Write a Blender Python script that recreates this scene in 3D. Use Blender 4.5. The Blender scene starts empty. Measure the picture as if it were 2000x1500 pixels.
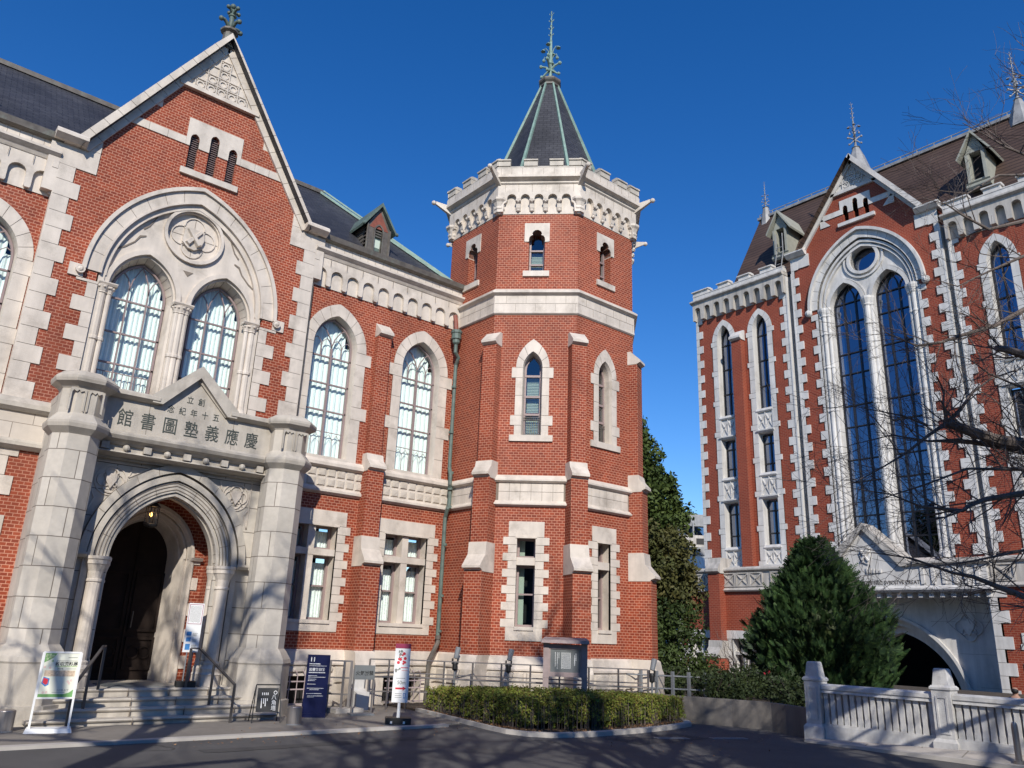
import bpy, math, random
from mathutils import Vector, Matrix
from mathutils.geometry import tessellate_polygon
random.seed(7)
R = math.radians
sc = bpy.context.scene
COL = sc.collection
# ------------------------------------------------------------------ camera
cam_d = bpy.data.cameras.new("camera"); cam = bpy.data.objects.new("camera", cam_d); COL.objects.link(cam)
pitch, roll, yaw = 0.3074, 0.03818, 0.87797
F = Vector((math.cos(yaw)*math.cos(pitch), math.sin(yaw)*math.cos(pitch), math.sin(pitch)))
R0 = Vector((math.sin(yaw), -math.cos(yaw), 0)); U0 = R0.cross(F)
RR = math.cos(roll)*R0 + math.sin(roll)*U0; UU = -math.sin(roll)*R0 + math.cos(roll)*U0
cam.matrix_world = Matrix(((RR.x, UU.x, -F.x, 0), (RR.y, UU.y, -F.y, 0), (RR.z, UU.z, -F.z, 1.6), (0, 0, 0, 1)))
cam_d.sensor_width = 36; cam_d.lens = 36*1536/2000; cam_d.clip_start = 0.1; cam_d.clip_end = 5000
sc.camera = cam
# ------------------------------------------------------------------ light
SUN_AZ, SUN_EL = 56.0, 33.0          # azimuth the light travels towards, height of the sun
w = bpy.data.worlds.new("World"); sc.world = w; w.use_nodes = True
wn = w.node_tree; bg = wn.nodes["Background"]
sky = wn.nodes.new("ShaderNodeTexSky"); sky.sky_type = 'NISHITA'; sky.sun_disc = False
sky.sun_elevation = R(SUN_EL); sky.sun_rotation = R(90-(SUN_AZ+180)) % (2*math.pi)
sky.air_density = 1.0; sky.dust_density = 0.0; sky.ozone_density = 4.0; sky.altitude = 0
hs = wn.nodes.new("ShaderNodeHueSaturation"); hs.inputs["Saturation"].default_value = 1.31; hs.inputs["Hue"].default_value = 0.511; wn.links.new(sky.outputs[0], hs.inputs["Color"])
wn.links.new(hs.outputs[0], bg.inputs[0]); bg.inputs[1].default_value = 0.15
sd = bpy.data.lights.new("sun", 'SUN'); sd.energy = 5.0; sd.angle = R(0.5); sd.color = (1.0, 0.945, 0.86)
so = bpy.data.objects.new("sun", sd); COL.objects.link(so)
trav = Vector((math.cos(R(SUN_EL))*math.cos(R(SUN_AZ)), math.cos(R(SUN_EL))*math.sin(R(SUN_AZ)), -math.sin(R(SUN_EL))))
so.rotation_euler = trav.to_track_quat('-Z', 'Y').to_euler(); so.location = (-10, -10, 30)
vs = sc.view_settings; vs.view_transform = 'Standard'; vs.look = 'None'; vs.exposure = 0.0; vs.gamma = 1.0
sc.render.engine = 'CYCLES'

# ------------------------------------------------------------------ materials
def _mat(name):
    m = bpy.data.materials.new(name); m.use_nodes = True
    nt = m.node_tree; b = nt.nodes["Principled BSDF"]
    return m, nt, b
def _n(nt, t, **k):
    n = nt.nodes.new(t)
    for a, v in k.items(): setattr(n, a, v)
    return n
def _pos(nt, scale=(1, 1, 1)):
    g = _n(nt, "ShaderNodeNewGeometry"); m = _n(nt, "ShaderNodeVectorMath", operation='MULTIPLY')
    m.inputs[1].default_value = scale; nt.links.new(g.outputs["Position"], m.inputs[0]); return m.outputs[0]
def _noise(nt, vec, scale, detail=4, rough=.6):
    n = _n(nt, "ShaderNodeTexNoise"); n.inputs["Scale"].default_value = scale; n.inputs["Detail"].default_value = detail
    n.inputs["Roughness"].default_value = rough; nt.links.new(vec, n.inputs["Vector"]); return n.outputs["Fac"]
def _mr(nt, v, a, b, lo, hi):
    m = _n(nt, "ShaderNodeMapRange"); nt.links.new(v, m.inputs[0])
    for i, x in enumerate((a, b, lo, hi)): m.inputs[i+1].default_value = x
    return m.outputs[0]
def _hsv(nt, col, val):
    h = _n(nt, "ShaderNodeHueSaturation"); nt.links.new(col, h.inputs["Color"]); nt.links.new(val, h.inputs["Value"]); return h.outputs[0]
def _rgb(nt, c):
    r = _n(nt, "ShaderNodeRGB"); r.outputs[0].default_value = (*c, 1); return r.outputs[0]
def _mul(nt, a, b):
    m = _n(nt, "ShaderNodeMath", operation='MULTIPLY'); nt.links.new(a, m.inputs[0])
    if isinstance(b, float): m.inputs[1].default_value = b
    else: nt.links.new(b, m.inputs[1])
    return m.outputs[0]
def _mixc(nt, fac, a, b):
    m = _n(nt, "ShaderNodeMixRGB"); nt.links.new(fac, m.inputs[0]); nt.links.new(a, m.inputs[1]); nt.links.new(b, m.inputs[2]); return m.outputs[0]
def _bump(nt, b, h, strength, dist=.01):
    p = _n(nt, "ShaderNodeBump"); p.inputs["Strength"].default_value = strength; p.inputs["Distance"].default_value = dist
    nt.links.new(h, p.inputs["Height"]); nt.links.new(p.outputs[0], b.inputs["Normal"])
def _wallmap(nt):
    """(along, up) metres on any flat face, from the face's own direction"""
    g = _n(nt, "ShaderNodeNewGeometry")
    c = _n(nt, "ShaderNodeVectorMath", operation='CROSS_PRODUCT'); c.inputs[0].default_value = (0, 0, 1); nt.links.new(g.outputs["True Normal"], c.inputs[1])
    t = _n(nt, "ShaderNodeVectorMath", operation='NORMALIZE'); nt.links.new(c.outputs[0], t.inputs[0])
    bt = _n(nt, "ShaderNodeVectorMath", operation='CROSS_PRODUCT'); nt.links.new(g.outputs["True Normal"], bt.inputs[0]); nt.links.new(t.outputs[0], bt.inputs[1])
    du = _n(nt, "ShaderNodeVectorMath", operation='DOT_PRODUCT'); nt.links.new(g.outputs["Position"], du.inputs[0]); nt.links.new(t.outputs[0], du.inputs[1])
    dv = _n(nt, "ShaderNodeVectorMath", operation='DOT_PRODUCT'); nt.links.new(g.outputs["Position"], dv.inputs[0]); nt.links.new(bt.outputs[0], dv.inputs[1])
    cb = _n(nt, "ShaderNodeCombineXYZ"); nt.links.new(du.outputs["Value"], cb.inputs[0]); nt.links.new(dv.outputs["Value"], cb.inputs[1])
    return cb.outputs[0]
def brick_mat(name, c1, c2, mortar, bw, bh, ms, rough=.55, noise=.25, bump=.35, off=.5, squash=1.0, sq=2, weather=0.0, wcol=None):
    m, nt, b = _mat(name)
    v = _wallmap(nt); br = _n(nt, "ShaderNodeTexBrick"); nt.links.new(v, br.inputs["Vector"])
    br.offset = off; br.squash = squash; br.squash_frequency = sq
    for k, x in (("Scale", 1.0), ("Mortar Size", ms), ("Mortar Smooth", .15), ("Bias", 0.0), ("Brick Width", bw), ("Row Height", bh)): br.inputs[k].default_value = x
    br.inputs["Color1"].default_value = (*c1, 1); br.inputs["Color2"].default_value = (*c2, 1); br.inputs["Mortar"].default_value = (*mortar, 1)
    p = _pos(nt); n1 = _noise(nt, p, .7, 5); n2 = _noise(nt, p, 9., 3)
    val = _mul(nt, _mr(nt, n1, .3, .7, 1-noise, 1+noise), _mr(nt, n2, .3, .7, 1-noise*.5, 1+noise*.5))
    col = _hsv(nt, br.outputs["Color"], val)
    if weather > 0:
        n3 = _noise(nt, _pos(nt, (1, 1, .45)), .55, 5)
        col = _mixc(nt, _mr(nt, n3, .52, .75, 0, weather), col, _rgb(nt, wcol or tuple(min(1, (a+mo)*.6+.04) for a, mo in zip(c1, mortar))))
        if not wcol: col = _mixc(nt, _mr(nt, _noise(nt, _pos(nt, (1, 1, .3)), 1.1, 6), .56, .78, 0, .5), col, _rgb(nt, tuple(a*.4 for a in c1)))
    nt.links.new(col, b.inputs["Base Color"]); b.inputs["Roughness"].default_value = rough; b.inputs['Specular IOR Level'].default_value = .25
    inv = _n(nt, "ShaderNodeMath", operation='SUBTRACT'); inv.inputs[0].default_value = 1; nt.links.new(br.outputs["Fac"], inv.inputs[1])
    _bump(nt, b, inv.outputs[0], bump, .006)
    return m
def plain(name, c, rough=.6, metal=0., var=.12, scale=3., bump=0., bscale=40., streak=0., spec=None, dirt=None):
    m, nt, b = _mat(name); p = _pos(nt)
    n1 = _noise(nt, p, scale, 5); val = _mr(nt, n1, .3, .7, 1-var, 1+var)
    if streak: val = _mul(nt, val, _mr(nt, _noise(nt, _pos(nt, (1, 1, .12)), 4.5, 4), .35, .75, 1+streak*.3, 1-streak))
    col = _hsv(nt, _rgb(nt, c), val)
    if dirt: col = _mixc(nt, _mr(nt, _noise(nt, p, dirt[1], 6, .7), .52, .72, 0, dirt[2]), col, _rgb(nt, dirt[0]))
    nt.links.new(col, b.inputs["Base Color"]); b.inputs["Roughness"].default_value = rough; b.inputs["Metallic"].default_value = metal
    if spec is not None: b.inputs["Specular IOR Level"].default_value = spec
    if bump: _bump(nt, b, _noise(nt, p, bscale, 5), bump, .02)
    return m
def leafy(name, a, b_, c, scale=.9, rough=.65):
    m, nt, b = _mat(name); g = _n(nt, "ShaderNodeNewGeometry")
    n1 = _noise(nt, _pos(nt), scale, 4); f1 = _mr(nt, n1, .38, .62, 0, 1)
    col = _mixc(nt, f1, _rgb(nt, a), _rgb(nt, b_))
    col = _mixc(nt, _mr(nt, g.outputs["Random Per Island"], .55, 1., 0, .8), col, _rgb(nt, c))
    nt.links.new(col, b.inputs["Base Color"]); b.inputs["Roughness"].default_value = rough; b.inputs["Specular IOR Level"].default_value = .25
    return m
def glass_mat(name, refl, tint, trans=(0.85, .9, .9)):
    m = bpy.data.materials.new(name); m.use_nodes = True; nt = m.node_tree; nt.nodes.clear()
    o = _n(nt, "ShaderNodeOutputMaterial"); mx = _n(nt, "ShaderNodeMixShader"); t = _n(nt, "ShaderNodeBsdfTransparent"); g = _n(nt, "ShaderNodeBsdfGlossy")
    t.inputs[0].default_value = (*trans, 1); g.inputs["Color"].default_value = (*tint, 1); g.inputs["Roughness"].default_value = .02
    mx.inputs[0].default_value = refl; nt.links.new(t.outputs[0], mx.inputs[1]); nt.links.new(g.outputs[0], mx.inputs[2]); nt.links.new(mx.outputs[0], o.inputs[0])
    return m
M = {}
M['brick'] = brick_mat('red_brick', (.29, .054, .021), (.19, .034, .016), (.48, .23, .15), .118, .0615, .0066, rough=.65, noise=.18, weather=.14)
M['brick_far'] = brick_mat('red_brick_far', (.25, .046, .022), (.20, .036, .019), (.30, .12, .075), .20, .075, .010, rough=.6, noise=.12)
M['stone'] = plain('granite', (.60, .53, .45), rough=.6, var=.12, scale=2.2, bump=.2, bscale=60, streak=.16, dirt=((.25, .21, .165), 1.6, .6))
M['ashlar'] = brick_mat('granite_ashlar', (.60, .535, .46), (.54, .475, .40), (.24, .20, .16), .62, .40, .006, rough=.6, noise=.08, bump=.2)
M['ashlar_grey'] = brick_mat('porch_granite', (.53, .485, .42), (.46, .42, .36), (.16, .135, .11), .78, .47, .008, rough=.6, noise=.14, bump=.3, weather=.3, wcol=(.30, .27, .235))
M['stone_grey'] = plain('weathered_granite', (.46, .415, .35), rough=.65, var=.12, scale=2.5, bump=.2, bscale=50, streak=.22, dirt=((.20, .17, .14), 1.6, .55))
M['rock'] = plain('rock_faced_granite', (.52, .46, .385), rough=.75, var=.12, scale=6, bump=.9, bscale=13, dirt=((.33, .27, .2), 1.1, .5))
M['dark_joint'] = plain('stone_joint', (.20, .165, .13), rough=.9)
M['stone_far'] = plain('pale_stone', (.58, .56, .53), rough=.55, var=.10, scale=1.6, streak=.22, dirt=((.36, .34, .31), 1.1, .5))
M['stone_far_dirty'] = plain('stained_pale_stone', (.43, .40, .36), rough=.6, var=.10, scale=1.5, streak=.45)
M['joint_far'] = plain('pale_stone_joint', (.27, .255, .235), rough=.9)
M['slate'] = brick_mat('slate', (.050, .050, .056), (.036, .036, .042), (.014, .014, .016), .22, .10, .006, rough=.5, noise=.35, bump=.5)
M['tile_far'] = brick_mat('brown_roof_tile', (.085, .054, .040), (.066, .042, .032), (.03, .02, .017), 90., .26, .03, rough=.6, noise=.18, bump=.7)
M['verdigris'] = plain('verdigris_copper', (.095, .135, .115), rough=.6, var=.3, scale=5, dirt=((.09, .085, .07), 3., .8))
M['verdigris_light'] = plain('light_verdigris', (.20, .30, .25), rough=.6, var=.18, scale=6, dirt=((.13, .16, .14), 4., .6))
M['bronze'] = plain('dark_copper', (.11, .095, .08), rough=.55, var=.3, scale=6, dirt=((.20, .25, .21), 4., .5))
M['lead'] = plain('lead_sheet', (.25, .25, .25), rough=.5, var=.2, scale=3, streak=.3)
M['dormer_far'] = plain('olive_metal', (.30, .30, .25), rough=.6, var=.12, scale=3)
M['frame'] = plain('mauve_window_frame', (.27, .20, .19), rough=.45, var=.08)
M['frame_dark'] = plain('dark_window_frame', (.015, .014, .015), rough=.4, var=.08)
M['glass'] = glass_mat('clear_glass', .05, (.8, .9, 1), (.96, .99, .98))
M['glass_tower'] = glass_mat('tower_glass', .12, (.75, .85, .95), (.80, .85, .82))
M['glass_far'] = glass_mat('blue_reflecting_glass', .36, (.55, .62, .80), (.10, .11, .12))
M['curtain'] = plain('white_curtain', (.80, .90, .86), rough=.9, var=.03, scale=1)
M['lace'] = plain('lace_curtain', (.74, .80, .76), rough=.9, var=.16, scale=22)
M['blind'] = plain('pale_green_blind', (.50, .58, .50), rough=.8, var=.03)
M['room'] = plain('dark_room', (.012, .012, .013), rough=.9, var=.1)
M['wood'] = plain('dark_door_wood', (.022, .015, .012), rough=.85, var=.25, scale=4, spec=.15)
M['steel'] = plain('brushed_steel', (.34, .31, .29), rough=.38, metal=.75, var=.06)
M['rail_dark'] = plain('dark_steel_rail', (.12, .11, .105), rough=.4, metal=.6, var=.08)
M['rail_mauve'] = plain('mauve_iron', (.40, .32, .32), rough=.5, var=.1)
M['asphalt'] = plain('asphalt', (.078, .075, .073), rough=.85, var=.16, scale=1.1, bump=.5, bscale=160, dirt=((.05, .047, .045), .6, .6))
M['asphalt_patch'] = plain('asphalt_patch', (.058, .055, .053), rough=.9, var=.12, scale=4, bump=.5, bscale=160)
M['paving'] = brick_mat('paving_slabs', (.40, .365, .33), (.36, .33, .295), (.20, .18, .155), 1.5, 1.1, .012, rough=.8, noise=.16, bump=.15)
M['kerb'] = plain('kerb_stone', (.42, .39, .35), rough=.8, var=.15, scale=2.)
M['concrete'] = plain('concrete', (.15, .135, .12), rough=.85, var=.15, scale=1.5, streak=.25)
M['balustrade'] = plain('balustrade_granite', (.52, .51, .49), rough=.75, var=.14, scale=5, bump=.3, bscale=45, streak=.25, dirt=((.22, .20, .18), 2.2, .5))
M['soil'] = plain('garden_soil', (.06, .045, .032), rough=.95, var=.3, scale=6, bump=.5)
M['ground'] = plain('far_ground', (.13, .12, .11), rough=.95, var=.2, scale=.1)
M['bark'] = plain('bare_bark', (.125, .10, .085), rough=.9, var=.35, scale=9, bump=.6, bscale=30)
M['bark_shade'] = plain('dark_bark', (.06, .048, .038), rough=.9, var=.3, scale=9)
M['leaf_tree'] = leafy('evergreen_leaves', (.035, .060, .014), (.075, .105, .022), (.022, .038, .010))
M['leaf_brown'] = leafy('brownish_leaves', (.085, .075, .022), (.055, .065, .018), (.03, .035, .012))
M['leaf_deep'] = leafy('deep_green_leaves', (.025, .045, .012), (.05, .075, .018), (.015, .025, .008))
M['leaf_hedge'] = leafy('azalea_leaves', (.11, .15, .024), (.19, .21, .03), (.17, .09, .035), scale=2.2)
M['leaf_conifer'] = leafy('conifer_sprays', (.010, .025, .010), (.026, .058, .016), (.065, .11, .03), scale=1.4)
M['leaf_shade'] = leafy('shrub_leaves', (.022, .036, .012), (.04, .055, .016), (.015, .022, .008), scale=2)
M['leaf_dry'] = leafy('dry_leaves', (.26, .13, .06), (.34, .20, .10), (.16, .08, .04), scale=6)
M['white'] = plain('white_paint', (.78, .78, .76), rough=.4, var=.03)
M['poster_cream'] = plain('poster_paper', (.80, .80, .66), rough=.5, var=.03)
M['green_ink'] = plain('green_ink', (.17, .38, .12), rough=.5, var=.15, scale=20)
M['pale_green'] = plain('pale_green_ink', (.50, .62, .34), rough=.5, var=.2, scale=30)
M['red_ink'] = plain('red_ink', (.62, .03, .05), rough=.5, var=.05)
M['pink_ink'] = plain('pink_ink', (.80, .42, .40), rough=.5, var=.15, scale=30)
M['tan_ink'] = plain('tan_ink', (.62, .48, .34), rough=.5, var=.3, scale=45)
M['navy'] = plain('navy_panel', (.006, .010, .055), rough=.3, var=.05)
M['blue_ink'] = plain('blue_ink', (.05, .22, .50), rough=.5, var=.2, scale=20)
M['grey_ink'] = plain('grey_ink', (.22, .22, .20), rough=.5, var=.05)
M['black'] = plain('black_paint', (.012, .012, .012), rough=.5, var=.1)
M['maroon'] = plain('maroon_ink', (.28, .02, .07), rough=.5, var=.05)
M['grey_panel'] = plain('grey_panel', (.16, .17, .17), rough=.4, var=.08)
M['notice_stone'] = plain('notice_frame', (.27, .21, .20), rough=.6, var=.12, scale=8)
M['slate_panel'] = plain('slate_panel', (.13, .14, .14), rough=.35, var=.08)
M['lamp_grey'] = plain('grey_lamp_metal', (.17, .18, .19), rough=.5, var=.08)
M['pine'] = plain('pale_timber', (.52, .32, .19), rough=.6, var=.12, scale=12)
M['coat'] = plain('dark_coat', (.012, .012, .014), rough=.8, var=.1)
M['skin'] = plain('skin', (.35, .2, .14), rough=.6, var=.05)
M['hair'] = plain('hair', (.012, .010, .009), rough=.6, var=.1)
M['rust'] = plain('rusty_pipe', (.22, .065, .04), rough=.6, var=.2, scale=9)
M['letter'] = plain('engraved_letter', (.045, .055, .048), rough=.7, var=.2, scale=9)
def emit(name, c, s):
    m = bpy.data.materials.new(name); m.use_nodes = True; nt = m.node_tree; nt.nodes.clear(); o = _n(nt, "ShaderNodeOutputMaterial"); e = _n(nt, "ShaderNodeEmission")
    e.inputs[0].default_value = (*c, 1); e.inputs[1].default_value = s; nt.links.new(e.outputs[0], o.inputs[0]); return m
M['glow'] = emit('lamp_glow', (1, .45, .12), 6)

# ------------------------------------------------------------------ mesh helpers
class Fr:
    """upright frame: u along the wall, v = height, d = outwards"""
    def __init__(s, ox, oy, deg):
        a = R(deg); s.ox, s.oy, s.ux, s.uy, s.nx, s.ny = ox, oy, math.cos(a), math.sin(a), math.sin(a), -math.cos(a)
    def p(s, u, v, d=0.): return Vector((s.ox+u*s.ux+d*s.nx, s.oy+u*s.uy+d*s.ny, v))
W0 = Fr(0, 0, 0)   # world: u = x, d = -y
class MB:
    def __init__(s): s.v = []; s.f = []; s.m = []
    def add(s, vs, fs, mi=0):
        o = len(s.v); s.v += [tuple(x) for x in vs]; s.f += [tuple(i+o for i in f) for f in fs]; s.m += [mi]*len(fs)
    def hexa(s, b, t, mi=0):
        n = len(b); s.add(list(b)+list(t), [tuple(range(n-1, -1, -1)), tuple(range(n, 2*n))]+[(i, (i+1) % n, n+(i+1) % n, n+i) for i in range(n)], mi)
    def box(s, fr, u0, u1, v0, v1, d0, d1, mi=0):
        s.hexa([fr.p(u0, v0, d0), fr.p(u1, v0, d0), fr.p(u1, v0, d1), fr.p(u0, v0, d1)], [fr.p(u0, v1, d0), fr.p(u1, v1, d0), fr.p(u1, v1, d1), fr.p(u0, v1, d1)], mi)
    def wbox(s, x0, x1, y0, y1, z0, z1, mi=0): s.box(W0, x0, x1, z0, z1, -y1, -y0, mi)
    def plate(s, fr, outer, holes=(), d0=0., d1=.1, mi=0, back=False, hole_d=None, sides=True):
        loops = [list(outer)]+[list(h) for h in holes]; flat = [p for l in loops for p in l]
        tri = tessellate_polygon([[Vector((a, b, 0)) for a, b in l] for l in loops])
        s.add([fr.p(a, b, d1) for a, b in flat], [tuple(t) for t in tri], mi)
        if back: s.add([fr.p(a, b, d0) for a, b in flat], [tuple(t) for t in tri], mi)
        if sides:
            for k, l in enumerate(loops):
                dd = d0 if (k == 0 or hole_d is None) else hole_d
                n = len(l); s.add([fr.p(a, b, d1) for a, b in l]+[fr.p(a, b, dd) for a, b in l], [(i, (i+1) % n, n+(i+1) % n, n+i) for i in range(n)], mi)
    def loft(s, fr, A, dA, B_, dB, mi=0, closed=True):
        n = len(A); k = n if closed else n-1
        s.add([fr.p(a, b, dA) for a, b in A]+[fr.p(a, b, dB) for a, b in B_], [(i, (i+1) % n, n+(i+1) % n, n+i) for i in range(k)], mi)
    def extr(s, fr, u0, u1, prof, m0=0., m1=0., mi=0):
        n = len(prof)
        s.hexa([fr.p(u0-m0*d, v, d) for d, v in prof], [fr.p(u1+m1*d, v, d) for d, v in prof], mi)
    def tube(s, pts, rad, n=6, mi=0, cap=True):
        pts = [Vector(p) for p in pts]; rad = rad if isinstance(rad, (list, tuple)) else [rad]*len(pts)
        vs, fs = [], []; prev = None
        for i, p in enumerate(pts):
            t = (pts[min(i+1, len(pts)-1)]-pts[max(i-1, 0)]).normalized()
            if prev is None:
                a = t.cross(Vector((0, 0, 1)));  a = a if a.length > .05 else t.cross(Vector((1, 0, 0)))
            else: a = prev-t*prev.dot(t)
            a.normalize(); prev = a; b = t.cross(a)
            for k in range(n):
                an = 2*math.pi*(k+.5)/n; vs.append(p+(a*math.cos(an)+b*math.sin(an))*rad[i])
        for i in range(len(pts)-1):
            for k in range(n): fs.append((i*n+k, i*n+(k+1) % n, (i+1)*n+(k+1) % n, (i+1)*n+k))
        if cap: fs += [tuple(range(n-1, -1, -1)), tuple(range((len(pts)-1)*n, len(pts)*n))]
        s.add(vs, fs, mi)
    def lathe(s, x, y, prof, n=12, rot=0., mi=0, cap=True):
        vs = [Vector((x+r*math.cos(rot+2*math.pi*k/n), y+r*math.sin(rot+2*math.pi*k/n), z)) for r, z in prof for k in range(n)]
        fs = [(i*n+k, i*n+(k+1) % n, (i+1)*n+(k+1) % n, (i+1)*n+k) for i in range(len(prof)-1) for k in range(n)]
        if cap: fs += [tuple(range(n-1, -1, -1)), tuple(range((len(prof)-1)*n, len(prof)*n))]
        s.add(vs, fs, mi)
    def ball(s, c, r, n=8, mi=0, sz=1.):
        c = Vector(c); s.lathe(c.x, c.y, [(max(r*math.sin(math.pi*j/(n//2+2)), .0005), c.z-r*sz*math.cos(math.pi*j/(n//2+2))) for j in range(n//2+3)], n, 0, mi, False)
    def rings(s, fr, A, B_, d0, d1, mi=0, closed=False):
        """solid band between two equally long curves"""
        n = len(A); k = n if closed else n-1
        V = [fr.p(a, b, d0) for a, b in A]+[fr.p(a, b, d0) for a, b in B_]+[fr.p(a, b, d1) for a, b in A]+[fr.p(a, b, d1) for a, b in B_]
        fs = []
        for i in range(k):
            j = (i+1) % n
            fs += [(2*n+i, 2*n+j, 3*n+j, 3*n+i), (i, j, 2*n+j, 2*n+i), (n+i, n+j, 3*n+j, 3*n+i), (i, j, n+j, n+i)]
        if not closed: fs += [(0, n, 3*n, 2*n), (n-1, 2*n-1, 4*n-1, 3*n-1)]
        s.add(V, fs, mi)
ORG = {}
def build(name, mb, mats, parent=None, label=None, smooth=False, **props):
    org = ORG.get(parent.name, Vector((0, 0, 0))) if parent else Vector(props.pop('at', (0, 0, 0)))
    props.pop('at', None)
    me = bpy.data.meshes.new(name)
    me.from_pydata([(x-org.x, y-org.y, z-org.z) for x, y, z in mb.v], [], mb.f); me.update()
    for m in (mats if isinstance(mats, (list, tuple)) else [mats]): me.materials.append(M[m])
    if isinstance(mats, (list, tuple)) and len(mats) > 1: me.polygons.foreach_set("material_index", mb.m)
    if smooth: me.polygons.foreach_set("use_smooth", [True]*len(me.polygons))
    o = bpy.data.objects.new(name, me); COL.objects.link(o)
    if parent: o.parent = parent
    else: o.location = org
    ORG[o.name] = org
    if label: o['label'] = label
    for k, v in props.items(): o[k] = v
    return o
def thing(name, label, cat, loc=(0, 0, 0), group=None):
    o = bpy.data.objects.new(name, None); COL.objects.link(o); o.location = loc; o.empty_display_size = .3
    o['label'] = label; o['category'] = cat
    if group: o['group'] = group
    ORG[o.name] = Vector(loc); return o
def copy_tree(o, parent=None):
    c = o.copy(); COL.objects.link(c)
    if parent: c.parent = parent
    ORG[c.name] = ORG.get(o.name, Vector((0, 0, 0)))
    for ch in list(o.children): copy_tree(ch, c)
    return c
def text(name, s, fr, u, v, d, size, mat, parent, ext=.004, sx=1., align='CENTER', bold=0., vertical=False, spacing=1.):
    """raised lettering on a wall frame"""
    cu = bpy.data.curves.new('t', 'FONT'); cu.body = '\n'.join(s) if vertical else s; cu.size = size; cu.extrude = ext; cu.align_x = align; cu.offset = bold
    if vertical: cu.space_line = spacing
    else: cu.space_character = spacing
    t = bpy.data.objects.new('t', cu); COL.objects.link(t); dg = bpy.context.evaluated_depsgraph_get(); dg.update()
    me = bpy.data.meshes.new_from_object(t.evaluated_get(dg)); bpy.data.objects.remove(t); bpy.data.curves.remove(cu)
    mb = MB(); mb.add([fr.p(u+p.co.x*sx, v+p.co.y, d+p.co.z) for p in me.vertices], [tuple(p.vertices) for p in me.polygons]); bpy.data.meshes.remove(me)
    return build(name, mb, mat, parent)
def arch(c, w, s, h, n=8):
    """pointed (or round, h == w) arch from left spring over the apex to the right spring"""
    if h < w: h2 = h; # flatter than round: use a three-centred look by scaling a round arch
    Rr = (w*w+h*h)/(2*w); cx = Rr-w; out = []
    a1 = math.atan2(h, -cx) if cx > 0 else math.atan2(h, -cx)
    for i in range(n+1):
        a = math.pi+(a1-math.pi)*i/n; out.append((c+cx+Rr*math.cos(a), s+Rr*math.sin(a)))
    return out+[(2*c-x, y) for x, y in out[-2::-1]]
def aopen(c, w, s, h, bottom, n=8): return [(c-w, bottom)]+arch(c, w, s, h, n)+[(c+w, bottom)]
def circ(c, v, r, n=24, a0=0): return [(c+r*math.cos(a0+2*math.pi*i/n), v+r*math.sin(a0+2*math.pi*i/n)) for i in range(n)]
def rect(a, b, c, d): return [(a, c), (b, c), (b, d), (a, d)]
def voussoirs(mb, fr, c, wi, hi, wo, ho, s, d0, d, nb, gap=.010, joint=1):
    """arch ring cut into nb stones a side, with fine joints"""
    N = nb*4; A = arch(c, wi, s, hi, N); B_ = arch(c, wo, s, ho, N)
    mb.rings(fr, A, B_, d0, d-.008, joint)
    def lerp(L, t):
        i = min(int(t), len(L)-2); f = t-i; return (L[i][0]*(1-f)+L[i+1][0]*f, L[i][1]*(1-f)+L[i+1][1]*f)
    Lr = (wo+wi)/2*1.7; g = gap/Lr*N/2
    for k in range(2*nb):
        t0, t1 = k*4+g, k*4+4-g
        if k == nb-1: t1 = N+0.
        if k == nb: t0 = N+0.
        ts = [t0, k*4+1, k*4+2, k*4+3, t1]
        mb.rings(fr, [lerp(A, t) for t in ts], [lerp(B_, t) for t in ts], d0, d, 0)
def stones(mb, fr, u_in, u_nar, u_wide, v0, v1, pitch, d0, d, first=0, gap=.010, joint=1, ratio=.5):
    """column of toothed quoin stones between heights v0 and v1; u_in is the straight edge"""
    mb.box(fr, min(u_in, u_nar), max(u_in, u_nar), v0, v1, d0, d-.008, joint)
    v = v0; k = first
    while v < v1-.02:
        p = pitch*2*(ratio if k % 2 else 1-ratio); t = min(v+p, v1); uo = u_wide if k % 2 else u_nar
        mb.box(fr, min(u_in, uo), max(u_in, uo), v+gap*.5, t-gap*.5, d0, d, 0); v = t; k += 1
def curtain(mb, fr, u0, u1, v0, v1, d, amp=.025, wave=.09, mi=0):
    n = max(8, int((u1-u0)/wave*6)); P = [(u0+(u1-u0)*i/n, d+amp*math.sin(i*2*math.pi/6+.7*math.sin(i*.37))) for i in range(n+1)]
    mb.add([fr.p(u, v0, dd) for u, dd in P]+[fr.p(u, v1, dd) for u, dd in P], [(i, i+1, n+2+i, n+1+i) for i in range(n)], mi)
def bars(mb, fr, pts, w, d, mi=0):
    mb.tube([fr.p(u, v, d) for u, v in pts], w, 4, mi)

# ================================================================== GROUND
def sheet(name, poly, z0, z1, mat, **kw):
    mb = MB(); mb.hexa([Vector((x, y, z0)) for x, y in poly], [Vector((x, y, z1)) for x, y in poly])
    return build(name, mb, mat, kind='structure', **kw)
mb = MB(); mb.add([(x, y, -.5) for x, y in ((-1500, -1500), (1500, -1500), (1500, 1500), (-1500, 1500))], [(0, 1, 2, 3)]); build('ground', mb, 'ground', kind='structure')
sheet('road', [(-70, -60), (13.56, -60), (13.60, 8.05), (14.1, 8.3), (14.55, 9.6), (14.0, 11.0), (14.0, 15.0), (-70, 15.0)], -.45, 0., 'asphalt')
isl = [(9.86, 14.6), (9.68, 13.6), (9.46, 12.4), (9.30, 11.5), (9.24, 10.95), (9.34, 10.5), (9.65, 10.2), (10.3, 10.04), (11.6, 10.06), (12.7, 10.2), (13.55, 10.42), (13.9, 10.75), (13.95, 11.5), (13.95, 15.2)]
sheet('pavement', [(-70, 12.27), (9.0, 12.27), (9.36, 12.4), (9.58, 13.6), (9.76, 14.6), (9.8, 16.2), (-70, 16.2)], -.4, .03, 'paving')
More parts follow.
